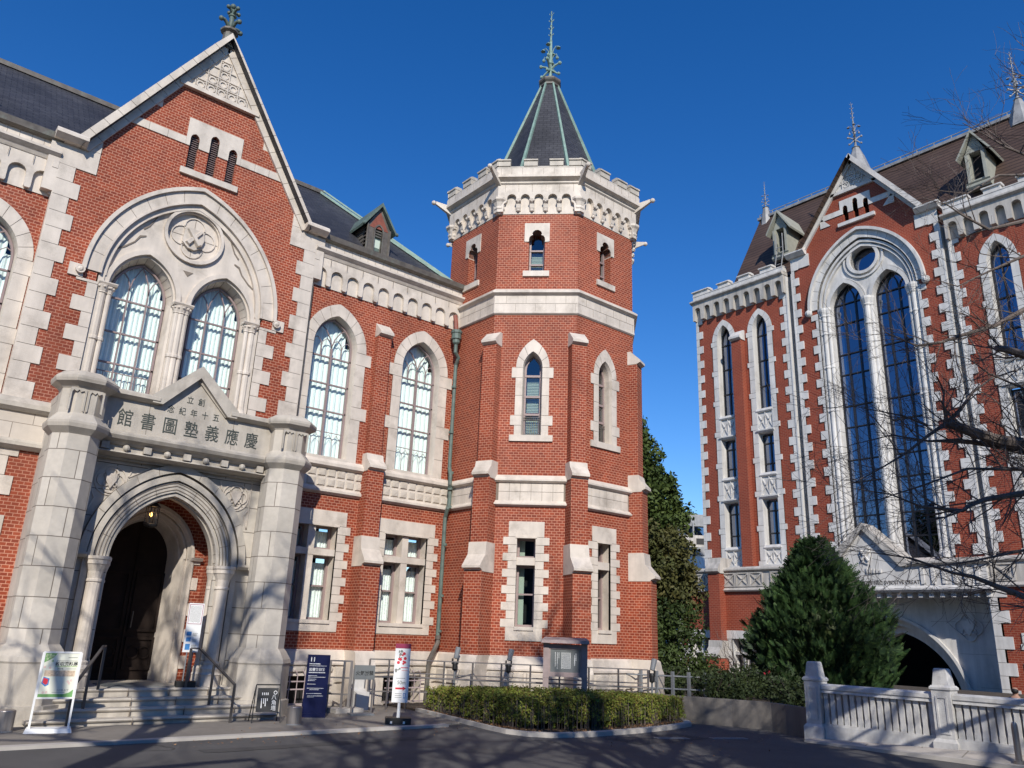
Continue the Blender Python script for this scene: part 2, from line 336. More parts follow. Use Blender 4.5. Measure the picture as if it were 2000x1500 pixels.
mb = MB(); mb.wbox(-70, 8.9, 12.10, 12.262, -.3, .042)
for i in range(30): mb.wbox(8.9, 8.9, 12.1, 12.2, 0, .04) if False else None
build('kerb', mb, 'kerb', kind='structure')
mb = MB()
inn = [(x+(11.6-x)*.035, y+(12.6-y)*.06) for x, y in isl]
for i in range(len(isl)-2):
    a, b, c, d = isl[i], isl[i+1], inn[i+1], inn[i]
    mb.hexa([Vector((*p, -.3)) for p in (a, b, c, d)], [Vector((*p, .07)) for p in (a, b, c, d)])
build('garden_kerb', mb, 'kerb', kind='structure')
sheet('garden_bed', inn+[(13.9, 16), (9.9, 16)], -.3, .045, 'soil')
sheet('planted_bank', [(14.75, 9.3), (30.3, 9.9), (30.3, 24.), (24, 30), (12, 30), (12, 17.6), (14.3, 12.)], -.4, .34, 'soil')
mb = MB()   # raised pavement strip in front of the balustrade, rising towards the camera side
mb.hexa([Vector(p) for p in ((13.56, 8.06, -.4), (14.3, 8.3, -.4), (14.3, -2, -.4), (13.56, -2, -.4))], [Vector(p) for p in ((13.66, 8.05, .03), (14.3, 8.28, .03), (14.3, 2, .30), (13.66, 2, .10))])
build('footway', mb, 'paving', kind='structure')
mb = MB(); mb.hexa([Vector(p) for p in ((13.52, 8.0, -.4), (13.655, 8.0, -.4), (13.655, -2, -.4), (13.52, -2, -.4))], [Vector(p) for p in ((13.52, 8.0, .035), (13.655, 8.0, .04), (13.655, 2, .11), (13.52, 2, .1))])
build('footway_kerb', mb, 'kerb', kind='structure')
# manhole and drain covers lying in the road
def cover(x, y, a, b, label):
    mb = MB(); fr = Fr(x, y, -25); mb.box(fr, -a, a, -.05, .006, -b, b); 
    for k in range(7): mb.box(fr, -a+.03, a-.03, .006, .010, -b+.03+k*(2*b-.06)/7, -b+.03+(k+.5)*(2*b-.06)/7)
    o = build('drain_cover', mb, 'lamp_grey', at=(x, y, 0)); o['label'] = label; o['category'] = 'drain cover'
cover(11.6, 9.35, .30, .12, 'flat iron drain cover set in the asphalt in front of the hedge')
cover(12.6, 8.9, .34, .10, 'flat iron cover set in the asphalt near the corner pedestal of the balustrade')

random.seed(77)
for (x0, y0, x1, y1) in ((4.2, 10.9, 7.6, 11.2), (10.4, 9.0, 12.2, 9.75)):
    mb = MB(); n = 14; P_ = [(x0+(x1-x0)*i/n, y0+random.uniform(-.03, .03)) for i in range(n+1)]+[(x1-(x1-x0)*i/n, y1+random.uniform(-.03, .03)) for i in range(n+1)]
    mb.add([(x, y, .004) for x, y in P_], [tuple(range(len(P_)))]); o = build('road_patch', mb, 'asphalt_patch', kind='structure')
mb = MB()
for (x, y, a) in ((3.5, 11.4, .1), (7.0, 10.2, -.5), (9.2, 9.6, .9), (12.2, 8.6, -.2), (11.6, 9.9, -.9), (13.0, 7.4, 1.3)):
    P_ = [Vector((x, y, .003))]
    for _ in range(16): a += random.gauss(0, .35); P_.append(P_[-1]+Vector((math.cos(a), math.sin(a), 0))*.11)
    for p, q in zip(P_[:-1], P_[1:]):
        n = Vector((-(q-p).y, (q-p).x, 0)).normalized()*.006; mb.add([p-n, q-n, q+n, p+n], [(0, 1, 2, 3)])
build('road_cracks', mb, 'black', kind='structure')

# ================================================================== OLD LIBRARY
LIB = thing('library_building', 'red brick library with granite trim, tall gable over its porch and an octagonal tower', 'building', (4.36, 16, 0))
FA = Fr(0, 16, 0); FG = Fr(0, 15.85, 0); FP = Fr(0, 15.15, 0); FQ = Fr(0, 14.88, 0)
SM = ['stone', 'dark_joint']
CG = 4.33   # centre line of the gable

def tracery_window(fr, c, hw, spring, h, bottom, dg, kind, label=None, fmat='frame', cmat='curtain'):
    """window filling an arched hole: frame (thing's part), with glass and curtain as sub-parts"""
    mb = MB(); A = aopen(c, hw, spring, h, bottom, 10); k = (hw-.045)/hw; B_ = aopen(c, hw-.04, spring, h-.04, bottom+.04, 10)
    mb.rings(fr, A, B_, dg-.04, dg+.03, closed=True)
    Rr = (hw*hw+h*h)/(2*hw)
    def half(u):  # height of the arch above u
        x = abs(u-c); cx = Rr-hw; v = Rr*Rr-(x+cx)**2; return spring+math.sqrt(max(v, 0))
    if kind == 'wing':
        mb.box(fr, c-.022, c+.022, bottom, spring-.0, dg-.03, dg+.035)
        for v in (spring-.23, spring-.88, spring-1.52): mb.box(fr, c-hw, c+hw, v-.017, v+.017, dg-.02, dg+.03)
        for sgn in (-1, 1):
            bars(mb, fr, [(c, spring-.23), (c, spring+.05), (c+sgn*.06, spring+.24), (c+sgn*.19, spring+.44), (c+sgn*.30, spring+.52)], .017, dg+.01)
            q = c+sgn*hw*.5; mb.box(fr, q-.010, q+.010, spring-.23, spring+.06, dg-.01, dg+.02)
            for s2 in (-1, 1): bars(mb, fr, [(q, spring+.02), (q+s2*.03, spring+.14), (q+s2*.12, spring+.22)+(() if True else ()), (q+s2*.23, spring+.16)], .012, dg+.01)
        bars(mb, fr, [(c-hw, bottom+.62), (c+hw, bottom+.62)], .012, dg+.01)
        for sgn in (-1, 1):
            q = c+sgn*hw*.5
            bars(mb, fr, [(q-.2, bottom), (q-.2, bottom+.45), (q-.1, bottom+.58), (q, bottom+.45), (q, bottom+.02)], .007, dg+.01)
            bars(mb, fr, [(q+.2, bottom), (q+.2, bottom+.45), (q+.1, bottom+.58), (q, bottom+.45)], .007, dg+.01)
    elif kind == 'gable':
        for q in (-.185, .185): mb.box(fr, c+q-.014, c+q+.014, bottom, spring+.05, dg-.02, dg+.035)
        for v in (spring-.12, spring-.82, spring-1.45): mb.box(fr, c-hw, c+hw, v-.016, v+.016, dg-.02, dg+.03)
        for sgn in (-1, 1):
            bars(mb, fr, [(c+sgn*.185, spring), (c+sgn*.185, spring+.2), (c+sgn*.24, spring+.36), (c+sgn*.36, spring+.50)], .016, dg+.01)
            bars(mb, fr, [(c+sgn*.185, spring+.1), (c+sgn*.15, spring+.34), (c+sgn*.05, spring+.58), (c, spring+.66)], .016, dg+.01)
        bars(mb, fr, [(c-hw, bottom+.42), (c+hw, bottom+.42)], .012, dg+.01)
        for j in range(9):
            q = c-hw+hw*2*(j+.5)/9; mb.box(fr, q-.006, q+.006, bottom, bottom+.42, dg, dg+.012)
    f = build('window', mb, fmat, LIB, label)
    g = MB(); g.plate(fr, aopen(c, hw-.02, spring, h-.02, bottom+.01), d0=dg, d1=dg, sides=False); build('glass_pane', g, 'glass', f)
    g = MB(); n = 3 if kind == 'gable' else 2
    st = 2*hw/n
    for j in range(n):
        a = c-hw+j*st
        nn = 4
        for q in range(nn):   # stepped drops of curtain cut to the arch
            u0, u1 = a+st*q/nn, a+st*(q+1)/nn; top = min(half(u0*.999+c*.001), half(u1*.999+c*.001))-.01
            curtain(g, fr, u0, u1+.004, bottom-.05, top+.12, dg-.12, .014, .13)
    build('curtain', g, cmat, f)
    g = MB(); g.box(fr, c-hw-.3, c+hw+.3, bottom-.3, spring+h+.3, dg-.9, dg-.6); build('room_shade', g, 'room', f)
    return f

def cross_window(fr, c, hw, v0, vt0, vt1, v1, outer, wide, ov0, ov1, mull, parent=LIB, name='window', dgl=-.30, shaded=False):
    """square-headed mullioned window with toothed stone surround"""
    mb = MB()
    # head and sill stones
    mb.box(fr, c-outer, c+outer, v1, ov1, -.05, .022, 0); mb.box(fr, c-outer, c+outer, ov0, v0, -.05, .022, 0)
    # little label bump over the head
    mb.box(fr, c-hw-.03, c+hw+.03, v1-.03, v1+.012, .0, .035, 0)
    rows = [(v1-.05+.0, None)]
    n = 6; hh = (v1-v0)/(2*n+1)
    for sgn in (-1, 1):
        stones(mb, fr, c+sgn*hw, c+sgn*outer, c+sgn*wide, v0, v1+.12, hh*1.18, -.05, .018, first=1)
    # transom and mullion
    mb.box(fr, c-hw, c+hw, vt0, vt1, dgl, -.03, 0)
    if mull: mb.box(fr, c-mull, c+mull, v0, v1, dgl, -.04, 0)
    # reveals
    for sgn in (-1, 1): mb.box(fr, min(c+sgn*hw, c+sgn*(hw+.05)), max(c+sgn*hw, c+sgn*(hw+.05)), v0-.02, v1+.02, dgl-.1, .01, 0)
    mb.box(fr, c-hw, c+hw, v0-.06, v0+.015, dgl-.1, .05, 0); mb.box(fr, c-hw, c+hw, v1-.01, v1+.05, dgl-.1, .01, 0)
    s = build('window_surround', mb, SM, parent)
    lights = [(c-hw, c-mull), (c+mull, c+hw)] if mull else [(c-hw, c+hw)]
    fb = MB(); gb = MB(); cb = MB()
    for a, b in lights:
        for lo, hi in ((v0+.015, vt0), (vt1, v1-.01)):
            fb.rings(fr, rect(a, b, lo, hi), rect(a+.05, b-.05, lo+.05, hi-.05), dgl-.06, dgl+.02, closed=True)
            gb.plate(fr, rect(a+.04, b-.04, lo+.04, hi-.04), d0=dgl-.03, d1=dgl-.03, sides=False)
            if hi == vt0: fb.box(fr, a+.04, b-.04, (lo+hi)/2+.02, (lo+hi)/2+.055, dgl-.06, dgl+.015)
            if mull: curtain(cb, fr, a, b, lo, (hi-.14 if hi == vt0 else hi-.1), dgl-.09, .012, .07)
            else: cb.box(fr, a, a+(b-a)*.38, lo, hi, dgl-.14, dgl-.12)
    f = build('window', fb, 'frame', parent); build('glass_pane', gb, 'glass' if mull else 'glass_tower', f); build('curtain', cb, 'lace' if mull else 'blind', f)
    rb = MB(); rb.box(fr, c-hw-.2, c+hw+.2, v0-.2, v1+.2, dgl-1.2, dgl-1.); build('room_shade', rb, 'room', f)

def wing(u0, u1, centres, rock_u):
    # brick wall with its openings
    holes = []
    for c in centres:
        holes.append(aopen(c, .58, 7.85, .80, 5.22)); holes.append(rect(c-.05-.60, c-.05+.60, 1.68, 3.77))
    mb = MB(); mb.plate(FA, rect(u0, u1, 1.1, 9.4), holes, -.5, 0); build('wing_wall', mb, 'brick', LIB)
    mb = MB()
    for c in centres:
        voussoirs(mb, FA, c, .56, .77, .81, 1.07, 7.85, -.03, .022, 5)
        for s in (-1, 1):
            v = 7.85; seq = [(.30, 1), (.52, 0), (.52, 0), (.30, 1), (.55, 0), (.50, 0)]
            mb.box(FA, min(c+s*.56, c+s*.81), max(c+s*.56, c+s*.81), 5.2, 7.85, -.03, .012, 1)
            for hgt, wd in seq:
                o = .96 if wd else .81; mb.box(FA, min(c+s*.56, c+s*o), max(c+s*.56, c+s*o), max(v-hgt, 5.2)+.005, v-.005, -.03, .020, 0); v -= hgt
                if v < 5.25: break
        mb.loft(FA, aopen(c, .56, 7.85, .77, 5.2, 10), .02, aopen(c, .545, 7.85, .755, 5.2, 10), -.05, 0)
        mb.loft(FA, aopen(c, .545, 7.85, .755, 5.2, 10), -.05, aopen(c, .525, 7.85, .735, 5.2, 10), -.26, 0)
        mb.box(FA, c-.56, c+.56, 5.15, 5.24, -.35, .05, 0)
    build('window_surround', mb, SM, LIB)
    for c in centres: tracery_window(FA, c, .525, 7.85, .735, 5.22, -.20, 'wing')
    for c in centres: cross_window(FA, c-.05+.0, .59, 1.72, 3.08, 3.22, 3.74, .785, .90, 1.50, 4.05, .085)
    # string course: sloped sill band, rock-faced panel, lower moulding
    mb = MB(); mb.extr(FA, u0, u1, [(-.05, 5.20), (.03, 5.20), (.12, 5.10), (.12, 5.03), (.06, 4.99), (-.05, 4.99)])
    mb.extr(FA, u0, u1, [(-.05, 4.56), (.03, 4.56), (.10, 4.50), (.10, 4.45), (.03, 4.40), (-.05, 4.40)])
    build('string_course', mb, 'stone', LIB)
    mb = MB(); n = int((u1-u0)/.235)
    mb.box(FA, u0, u1, 4.55, 5.0, -.04, .012, 1)
    for i in range(n):
        a = u0+(u1-u0)*i/n+.01; b = u0+(u1-u0)*(i+1)/n-.01
        for lo, hi in ((4.57, 4.765), (4.785, 4.98)):
            mb.hexa([FA.p(a, lo, .0), FA.p(b, lo, .0), FA.p(b, hi, .0), FA.p(a, hi, .0)], [FA.p(a+.03, lo+.03, .045), FA.p(b-.03, lo+.03, .04), FA.p(b-.03, hi-.03, .05), FA.p(a+.03, hi-.03, .04)], 0)
    build('rock_faced_panel', mb, ['rock', 'stone'], LIB)
    # arcaded corbel table and cornice
    nb = max(1, round((u1-u0)/.415)); p = (u1-u0)/nb; poly = [(u0, 9.27)]
    for i in range(nb):
        c = u0+p*(i+.5); w_ = p*.36
        poly += [(c-w_-.02, 9.24), (c-w_, 9.27)]+[(c+w_*math.cos(math.pi-math.pi*j/8), 9.52+w_*math.sin(math.pi*j/8)) for j in range(9)]+[(c+w_, 9.27), (c+w_+.02, 9.24)]
    poly += [(u1, 9.27), (u1, 9.95), (u0, 9.95)]
    mb = MB(); mb.plate(FA, poly, (), -.02, .095)
    mb.box(FA, u0, u1, 9.22, 9.96, -.3, .02)
    mb.extr(FA, u0, u1, [(-.2, 9.93), (.11, 9.93), (.15, 10.0), (.18, 10.02), (.24, 10.07), (.24, 10.12), (.12, 10.16), (-.2, 10.16)])
    mb.box(FA, u0, u1, 10.15, 10.33, -.2, .10)
    for i in range(nb*2):
        q = u0+(u1-u0)*(i+.5)/nb/2
        mb.box(FA, q-.003, q+.003, 10.16, 10.33, .09, .103, 1)
        if i % 2: mb.box(FA, q+p/4-.003, q+p/4+.003, 9.75, 9.93, .12, .133, 1)
    build('cornice', mb, SM, LIB)
    mb = MB(); mb.extr(FA, u0, u1, [(-.3, 10.33), (.14, 10.33), (.22, 10.36), (.24, 10.48), (.20, 10.48), (.18, 10.40), (-.3, 10.40)])
    build('gutter', mb, 'bronze', LIB)
    # plinth
    mb = MB(); mb.extr(FA, u0, u1, [(-.4, 1.14), (.0, 1.14), (.06, 1.10), (.10, .92), (.14, .88), (.14, .84), (-.4, .84)])
    build('plinth', mb, 'stone', LIB)
    mb = MB(); wins = rock_u; hol = [rect(a, b, .06, .62) for a, b in wins]
    mb.plate(FA, rect(u0, u1, 0, .85), hol, -.4, .08); build('plinth_base', mb, 'stone', LIB)
    mb = MB(); v = .44
    u = u0+.02; k = 0
    while u < u1-.1:
        w_ = .52+.2*((k*7) % 3-1)*.6; e = min(u+w_, u1-.02)
        if not any(a-.02 < e and u < b+.02 and .62 > .46 for a, b in wins) or True:
            for lo, hi in ((.46, .83),):
                if any(a-.0 < e and u < b for a, b in wins): lo = .66
                mb.hexa([FA.p(u, lo, .06), FA.p(e-.015, lo, .06), FA.p(e-.015, hi, .06), FA.p(u, hi, .06)], [FA.p(u+.05, lo+.04, .14), FA.p(e-.065, lo+.05, .13), FA.p(e-.05, hi-.04, .14), FA.p(u+.04, hi-.05, .13)])
        u = e; k += 1
    u = u0+.02
    while u < u1-.1:
        e = min(u+.62, u1-.02)
        if not any(a-.02 < e and u < b+.02 for a, b in wins):
            mb.hexa([FA.p(u, .04, .06), FA.p(e-.015, .04, .06), FA.p(e-.015, .44, .06), FA.p(u, .44, .06)], [FA.p(u+.05, .08, .13), FA.p(e-.06, .08, .12), FA.p(e-.06, .40, .13), FA.p(u+.05, .4, .12)])
        u = e
    build('rock_faced_base', mb, 'rock', LIB)
    for a, b in wins:
        mb = MB(); mb.box(FA, a-.05, b+.05, 0, .7, -.5, -.3); build('basement_window', mb, 'room', LIB)

def buttress(fr, w_up, w_mid, w_low, d_up, d_mid, d_low, top=True, base=True, back=-.2, lowk=1.):
    """stepped brick buttress with sloped stone caps, centred on u=0 of its frame"""
    mb = MB()
    mb.box(fr, -w_low/2, w_low/2, 1.1, 2.92, back, d_low); mb.box(fr, -w_mid/2, w_mid/2, 3.5, 5.06, back, d_mid)
    mb.box(fr, -w_up/2, w_up/2, 5.4, 8.42, back, d_up)
    b = build('buttress', mb, 'brick', LIB)
    mb = MB()
    # low cap
    mb.extr(fr, -w_low/2-.012, w_low/2+.012, [(back, 2.90), (d_low-.02, 2.90), (d_low+.01, 2.94), (d_low+.10, 2.97), (d_low+.10, 3.02), (d_mid+.06, 3.28), (d_mid+.03, 3.56), (back, 3.56)])
    build('cap_stone', mb, 'stone', b); mb = MB()
    mb.extr(fr, -w_mid/2-.012, w_mid/2+.012, [(back, 5.04), (d_mid-.02, 5.04), (d_mid+.01, 5.08), (d_mid+.09, 5.11), (d_mid+.09, 5.17), (d_up+.05, 5.33), (d_up+.015, 5.46), (back, 5.46)])
    build('cap_stone', mb, 'stone', b); mb = MB()
    mb.extr(fr, -w_up/2-.012, w_up/2+.012, [(back, 8.38), (d_up-.01, 8.38), (d_up+.09, 8.43), (d_up+.09, 8.49), (.0, 8.74), (back, 8.74)])
    build('cap_stone', mb, 'stone', b)
    mb = MB(); mb.extr(fr, -w_low/2-.01, w_low/2+.01, [(back, 0), (d_low+.14, 0), (d_low+.14, .84), (d_low+.10, .92), (d_low+.06, 1.10), (d_low, 1.14), (back, 1.14)])
    build('buttress_base', mb, 'stone', b)
    return b

wing(7.03, 11.34, (7.87, 10.28), ((7.55, 8.5), (9.85, 10.85)))
wing(-14.0, 1.63, (.79, -1.62), ((-.2, .9),))
for x in (9.075, -.415): buttress(Fr(x, 16, 0), .36, .42, .46, .17, .30, .46, back=-.1)

# ---- basement grilles
def grille(fr, u0, u1, v0, v1, d, label):
    t = thing('window_grille', label, 'window grille', fr.p((u0+u1)/2, v0, d), group='mauve iron grilles over the basement windows')
    mb = MB(); n = 6
    for i in range(n):
        u = u0+(u1-u0)*(i+.5)/n
        mb.tube([fr.p(u, v0, d), fr.p(u, v1-.1, d), fr.p(u-.02, v1-.04, d-.02), fr.p(u-.05, v1, d-.06)], .010, 5)
    build('bars', mb, 'rail_mauve', t)
    mb = MB()
    for v in (v0+.06, v0+.34, v1-.22): mb.box(fr, u0-.02, u1+.02, v-.012, v+.012, d-.01, d+.012)
    build('crossbars', mb, 'rail_mauve', t)
grille(FA, 7.5, 8.5, .03, .74, .19, 'mauve iron grille over the basement window behind the navy sign panel')
grille(FA, 9.85, 10.85, .03, .74, .19, 'mauve iron grille over the basement window behind the arrow sign on a pole')

# ---- tall gable
def gable():
    c = CG; fr = FG; HW = 2.70
    sh, ap = 10.42, 14.30; sl = (ap-sh)/2.42   # the slope runs from (+-2.42, sh) to the apex
    hw, hv = .66, 8.02
    wins = [(c-.79), (c+.79)]
    tri_v = 12.78
    outer = [(c-HW, 1.1), (c-1.10, 1.1), (c-1.10, 4.6), (c+1.3, 4.6), (c+1.3, 1.1), (c+HW, 1.1), (c+HW, sh), (c+2.42, sh), (c+.0, ap), (c-2.42, sh), (c-HW, sh)]
    holes = [aopen(c, 1.66, 7.95, 2.20, 5.6, 12)]
    for q, t in ((-.42, 11.56), (0, 11.70), (.42, 11.56)): holes.append(aopen(c+.06+q, .095, t-.0, .12, 10.80, 4))
    mb = MB(); mb.plate(fr, outer, holes, -.5, 0.); build('gable_wall', mb, 'brick', LIB)
    # quoined piers
    for s in (-1, 1):
        mb = MB()
        stones(mb, fr, c+s*HW, c+s*2.41, c+s*2.27, 5.24, sh-.5, .335, -.05, .022, first=1)
        mb.box(fr, min(c+s*(HW+.0), c+s*2.05), max(c+s*(HW), c+s*2.05), sh-.5, sh-.02, -.1, .024)
        # side of the pier
        mb.box(fr, c+s*HW-.012, c+s*HW+.012, 5.2, sh, -.45, .018)
        # corbelled console at the eaves
        mb.extr(Fr(c+s*(HW+.1), 15.85, 0), -.10, .10, [(-.4, 9.30), (.02, 9.30), (.02, 10.4), (-.4, 10.4)])
        mb.box(fr, min(c+s*HW, c+s*(HW+.1)), max(c+s*HW, c+s*(HW+.1)), 9.78, 9.95, -.4, .03)
        build('quoin_stones', mb, SM, LIB)
    # raking coping
    mb = MB(); n = 12
    for s in (-1, 1):
        def P(t, off, s=s):   # t = 0 at the shoulder, 1 at the apex; off = perpendicular
            return (c+s*(2.42*(1-t)+off*.857), sh+(ap-sh)*t+off*.515)
        for k in range(n):
            t0, t1 = k/n+.0012, (k+1)/n-.0012
            if k == n-1: q = [P(t0, .0), (c, ap-.0), (c, ap+.24), P(t0, .15)]
            else: q = [P(t0, .0), P(t1, .0), P(t1, .15), P(t0, .15)]
            mb.plate(fr, q, (), -.45, .10)
            mb.plate(fr, [(a-s*.0, b-.0) for a, b in ([P(t0, -.17), P(t1 if k < n-1 else .95, -.17), P(t1, .0), P(t0, .0)])], (), -.1, .07)
        mb.plate(fr, [P(0, 0), P(1, 0), P(1, .14), P(0, .14)], (), -.4, .092, mi=1)
        # shoulder block and its weathered cap
        a, b = sorted((c+s*2.32, c+s*2.88))
        mb.extr(fr, a, b, [(-.4, sh-.06), (.14, sh-.06), (.26, sh+.02), (.26, sh+.08), (.2, sh+.14), (-.4, sh+.14)])
        mb.plate(fr, [(c+s*2.05, sh-.02), (c+s*2.05, sh+.47), (c+s*2.30, sh+.06), (c+s*2.40, sh-.02)], (), -.1, .03)
        mb.plate(fr, [(c+s*1.12, 12.0), (c+s*1.12, 12.4), (c+s*1.40, 12.0)], (), -.1, .002)
    build('coping', mb, SM, LIB)
    # diapered stone triangle under the apex
    mb = MB(); hb = (ap-tri_v)/sl-.16
    mb.plate(fr, [(c-hb, tri_v), (c+hb, tri_v), (c, ap-.3)], (), -.1, .03)
    mb.box(fr, c-hb-.1, c+hb+.1, tri_v-.07, tri_v+.02, -.05, .10)
    st = .235
    for j in range(7):
        for i in range(-5, 6):
            u = c+i*st; v = tri_v+.13+j*st
            if abs(u-c)+.10 < (ap-.32-v-.10)/sl: 
                mb.rings(fr, circ(u, v, .095, 8, .39), circ(u, v, .06, 8, .39), .03, .055, closed=True)
                for q in range(4):
                    a = math.pi/4+q*math.pi/2; mb.box(fr, u+.1*math.cos(a)*1.15-.012, u+.1*math.cos(a)*1.15+.012, v+.115*math.sin(a)-.012, v+.115*math.sin(a)+.012, .03, .06)
        v = tri_v+.013+j*st
        ww = (ap-.32-v)/sl-.05
        if ww > .1: mb.box(fr, c-ww, c+ww, v, v+.022, .03, .058)
    for i in range(-5, 6):
        u = c+(i+.5)*st; top = ap-.36-abs(u-c)*sl
        if top > tri_v+.1: mb.box(fr, u-.011, u+.011, tri_v+.02, top, .03, .055)
    build('diaper_panel', mb, 'stone', LIB)
    # stone band and the three louvres
    m3 = c+.06
    mb = MB(); 
    hs = []
    for q, t in ((-.42, 11.56), (0, 11.70), (.42, 11.56)): hs.append(aopen(m3+q, .095, t, .12, 11.36, 6))
    up = [(m3-.60, 11.36)]
    for q, t in ((-.42, 11.56), (0, 11.70), (.42, 11.56)): up += aopen(m3+q, .095, t, .12, 11.36, 6)
    up += [(m3+.60, 11.36), (m3+.60, 12.03), (m3-.60, 12.03)]
    mb.plate(fr, up, (), -.25, .022)
    bw = (ap-11.46)/sl
    for s in (-1, 1):
        a, b = sorted((m3+s*.60, c+s*(bw-.1))); n = 3
        for k in range(n): mb.box(fr, a+(b-a)*k/n+.004, a+(b-a)*(k+1)/n-.004, 11.36, 11.54, -.05, .02)
        mb.box(fr, a, b, 11.362, 11.538, -.05, .012, 1)
    mb.box(fr, m3-.62, m3+.62, 10.66, 10.80, -.2, .06)
    build('stone_band', mb, SM, LIB)
    for q, t in ((-.42, 11.56), (0, 11.70), (.42, 11.56)):
        mb = MB(); v = 10.82
        while v < t+.10: 
            mb.extr(fr, m3+q-.1, m3+q+.1, [(-.16, v+.03), (-.06, v), (-.06, v+.012), (-.16, v+.045)]); v += .052
        mb.box(fr, m3+q-.1, m3+q+.1, 10.8, t+.2, -.3, -.2, 1)
        build('louvre', mb, ['frame', 'room'], LIB)
    # big pointed arch
    mb = MB(); S = 7.95
    voussoirs(mb, fr, c, 1.62, 2.16, 1.88, 2.44, S, -.05, .03, 8)
    mb.rings(fr, arch(c, 1.88, S, 2.44, 28), arch(c, 1.955, S, 2.525, 28), -.02, .085)
    mb.rings(fr, arch(c, 1.60, S, 2.14, 28), arch(c, 1.64, S, 2.18, 28), -.02, .05)
    mb.rings(fr, arch(c, 1.50, S, 2.02, 28), arch(c, 1.61, S, 2.15, 28), -.10, -.02)
    for s in (-1, 1):   # scroll stops
        mb.box(fr, c+s*2.03-.13, c+s*2.03+.13, S-.19, S+.06, -.02, .035)
        mb.ball(fr.p(c+s*1.97, S-.05, .05), .075, 10); mb.rings(fr, circ(c+s*1.97, S-.05, .085, 12), circ(c+s*1.97, S-.05, .06, 12), .03, .10, closed=True)
        stones(mb, fr, c+s*1.62, c+s*1.80, c+s*2.00, 5.6, S-.19, .30, -.05, .022, first=0)
        mb.box(fr, min(c+s*1.52, c+s*1.63), max(c+s*1.52, c+s*1.63), 5.6, S, -.35, -.02)
    build('great_arch', mb, SM, LIB)
    # tympanum
    wc = ((c-.79), (c+.79))
    T0, TD = -.12, -.10
    whole = aopen(c, 1.60, S, 2.14, 5.6, 14)
    hs = [aopen(w_, .64, 7.80, .86, 5.7, 10) for w_ in wc]+[circ(c, 9.36, .56, 28)]
    mb = MB(); mb.plate(fr, whole, hs, -.40, TD)
    for w_ in wc:   # window mouldings
        mb.rings(fr, arch(w_, .64, 7.80, .86, 12), arch(w_, .735, 7.80, .965, 12), TD, TD+.055)
        mb.rings(fr, arch(w_, .60, 7.80, .815, 12), arch(w_, .645, 7.80, .865, 12), TD-.10, TD-.02)
        mb.loft(fr, aopen(w_, .60, 7.80, .815, 5.7, 12), TD-.09, aopen(w_, .53, 7.80, .73, 5.7, 12), TD-.36)
        mb.loft(fr, aopen(w_, .64, 7.80, .86, 5.7, 12), TD-.05, aopen(w_, .60, 7.80, .815, 5.7, 12), TD-.09)
        for k in range(1, 12):   # fine joints across the reveal
            a = aopen(w_, .598, 7.80, .813, 5.7, 6)[1+k]; b = aopen(w_, .532, 7.80, .732, 5.7, 6)[1+k]
            mb.tube([fr.p(*a, TD-.09), fr.p(*b, TD-.36)], .005, 4, 1)
    # blind tracery cut in the spandrels
    for s in (-1, 1):
        for o_ in (0, .035):
            mb.rings(fr, [(c+s*(1.42-o_), 8.75), (c+s*(1.27-o_), 9.1), (c+s*(1.03-o_), 9.42), (c+s*(.78-o_), 9.62)], [(c+s*(1.40-o_), 8.74), (c+s*(1.25-o_), 9.08), (c+s*(1.02-o_), 9.40), (c+s*(.77-o_), 9.60)], TD, TD+.014, 1)
        mb.rings(fr, [(c+s*1.40, 8.62), (c+s*1.28, 8.70), (c+s*1.12, 8.86), (c+s*1.04, 9.02), (c+s*.92, 9.06)], [(c+s*1.39, 8.59), (c+s*1.27, 8.67), (c+s*1.10, 8.84), (c+s*1.02, 8.98), (c+s*.92, 9.03)], TD, TD+.014, 1)
        mb.rings(fr, [(c+s*.78, 9.55), (c+s*.90, 9.30), (c+s*1.0, 9.2)], [(c+s*.76, 9.54), (c+s*.88, 9.28), (c+s*.98, 9.17)], TD, TD+.014, 1)
    mb.plate(fr, [(c-.10, 8.56), (c+.10, 8.56), (c, 8.45)], (), TD, TD+.012, mi=1)
    build('tympanum', mb, SM, LIB)
    # medallion
    mb = MB(); C0 = (c, 9.36)
    mb.rings(fr, circ(*C0, .555, 36), circ(*C0, .62, 36), TD-.05, TD+.07, closed=True)
    mb.rings(fr, circ(*C0, .53, 36), circ(*C0, .56, 36), TD-.08, TD+.02, closed=True)
    mb.plate(fr, circ(*C0, .56, 36), (), TD-.16, TD-.06)
    for q in range(4):
        a = q*math.pi/2; mb.rings(fr, circ(c+.24*math.cos(a), 9.36+.24*math.sin(a), .20, 18), circ(c+.24*math.cos(a), 9.36+.24*math.sin(a), .225, 18), TD-.07, TD-.035, closed=True)
        mb.tube([fr.p(c+.2*math.cos(a), 9.36+.2*math.sin(a), TD-.058), fr.p(c+.52*math.cos(a), 9.36+.52*math.sin(a), TD-.058)], .006, 4, 1)
    md = build('medallion', mb, SM, LIB)
    mb = MB()   # shield with two crossed pen nibs
    sh_ = [(c-.20, 9.52), (c-.10, 9.57), (c+.02, 9.54), (c+.18, 9.55), (c+.22, 9.36), (c+.16, 9.16), (c+.04, 9.07), (c-.10, 9.09), (c-.22, 9.20)]
    mb.plate(fr, sh_, (), TD-.06, TD+.01)
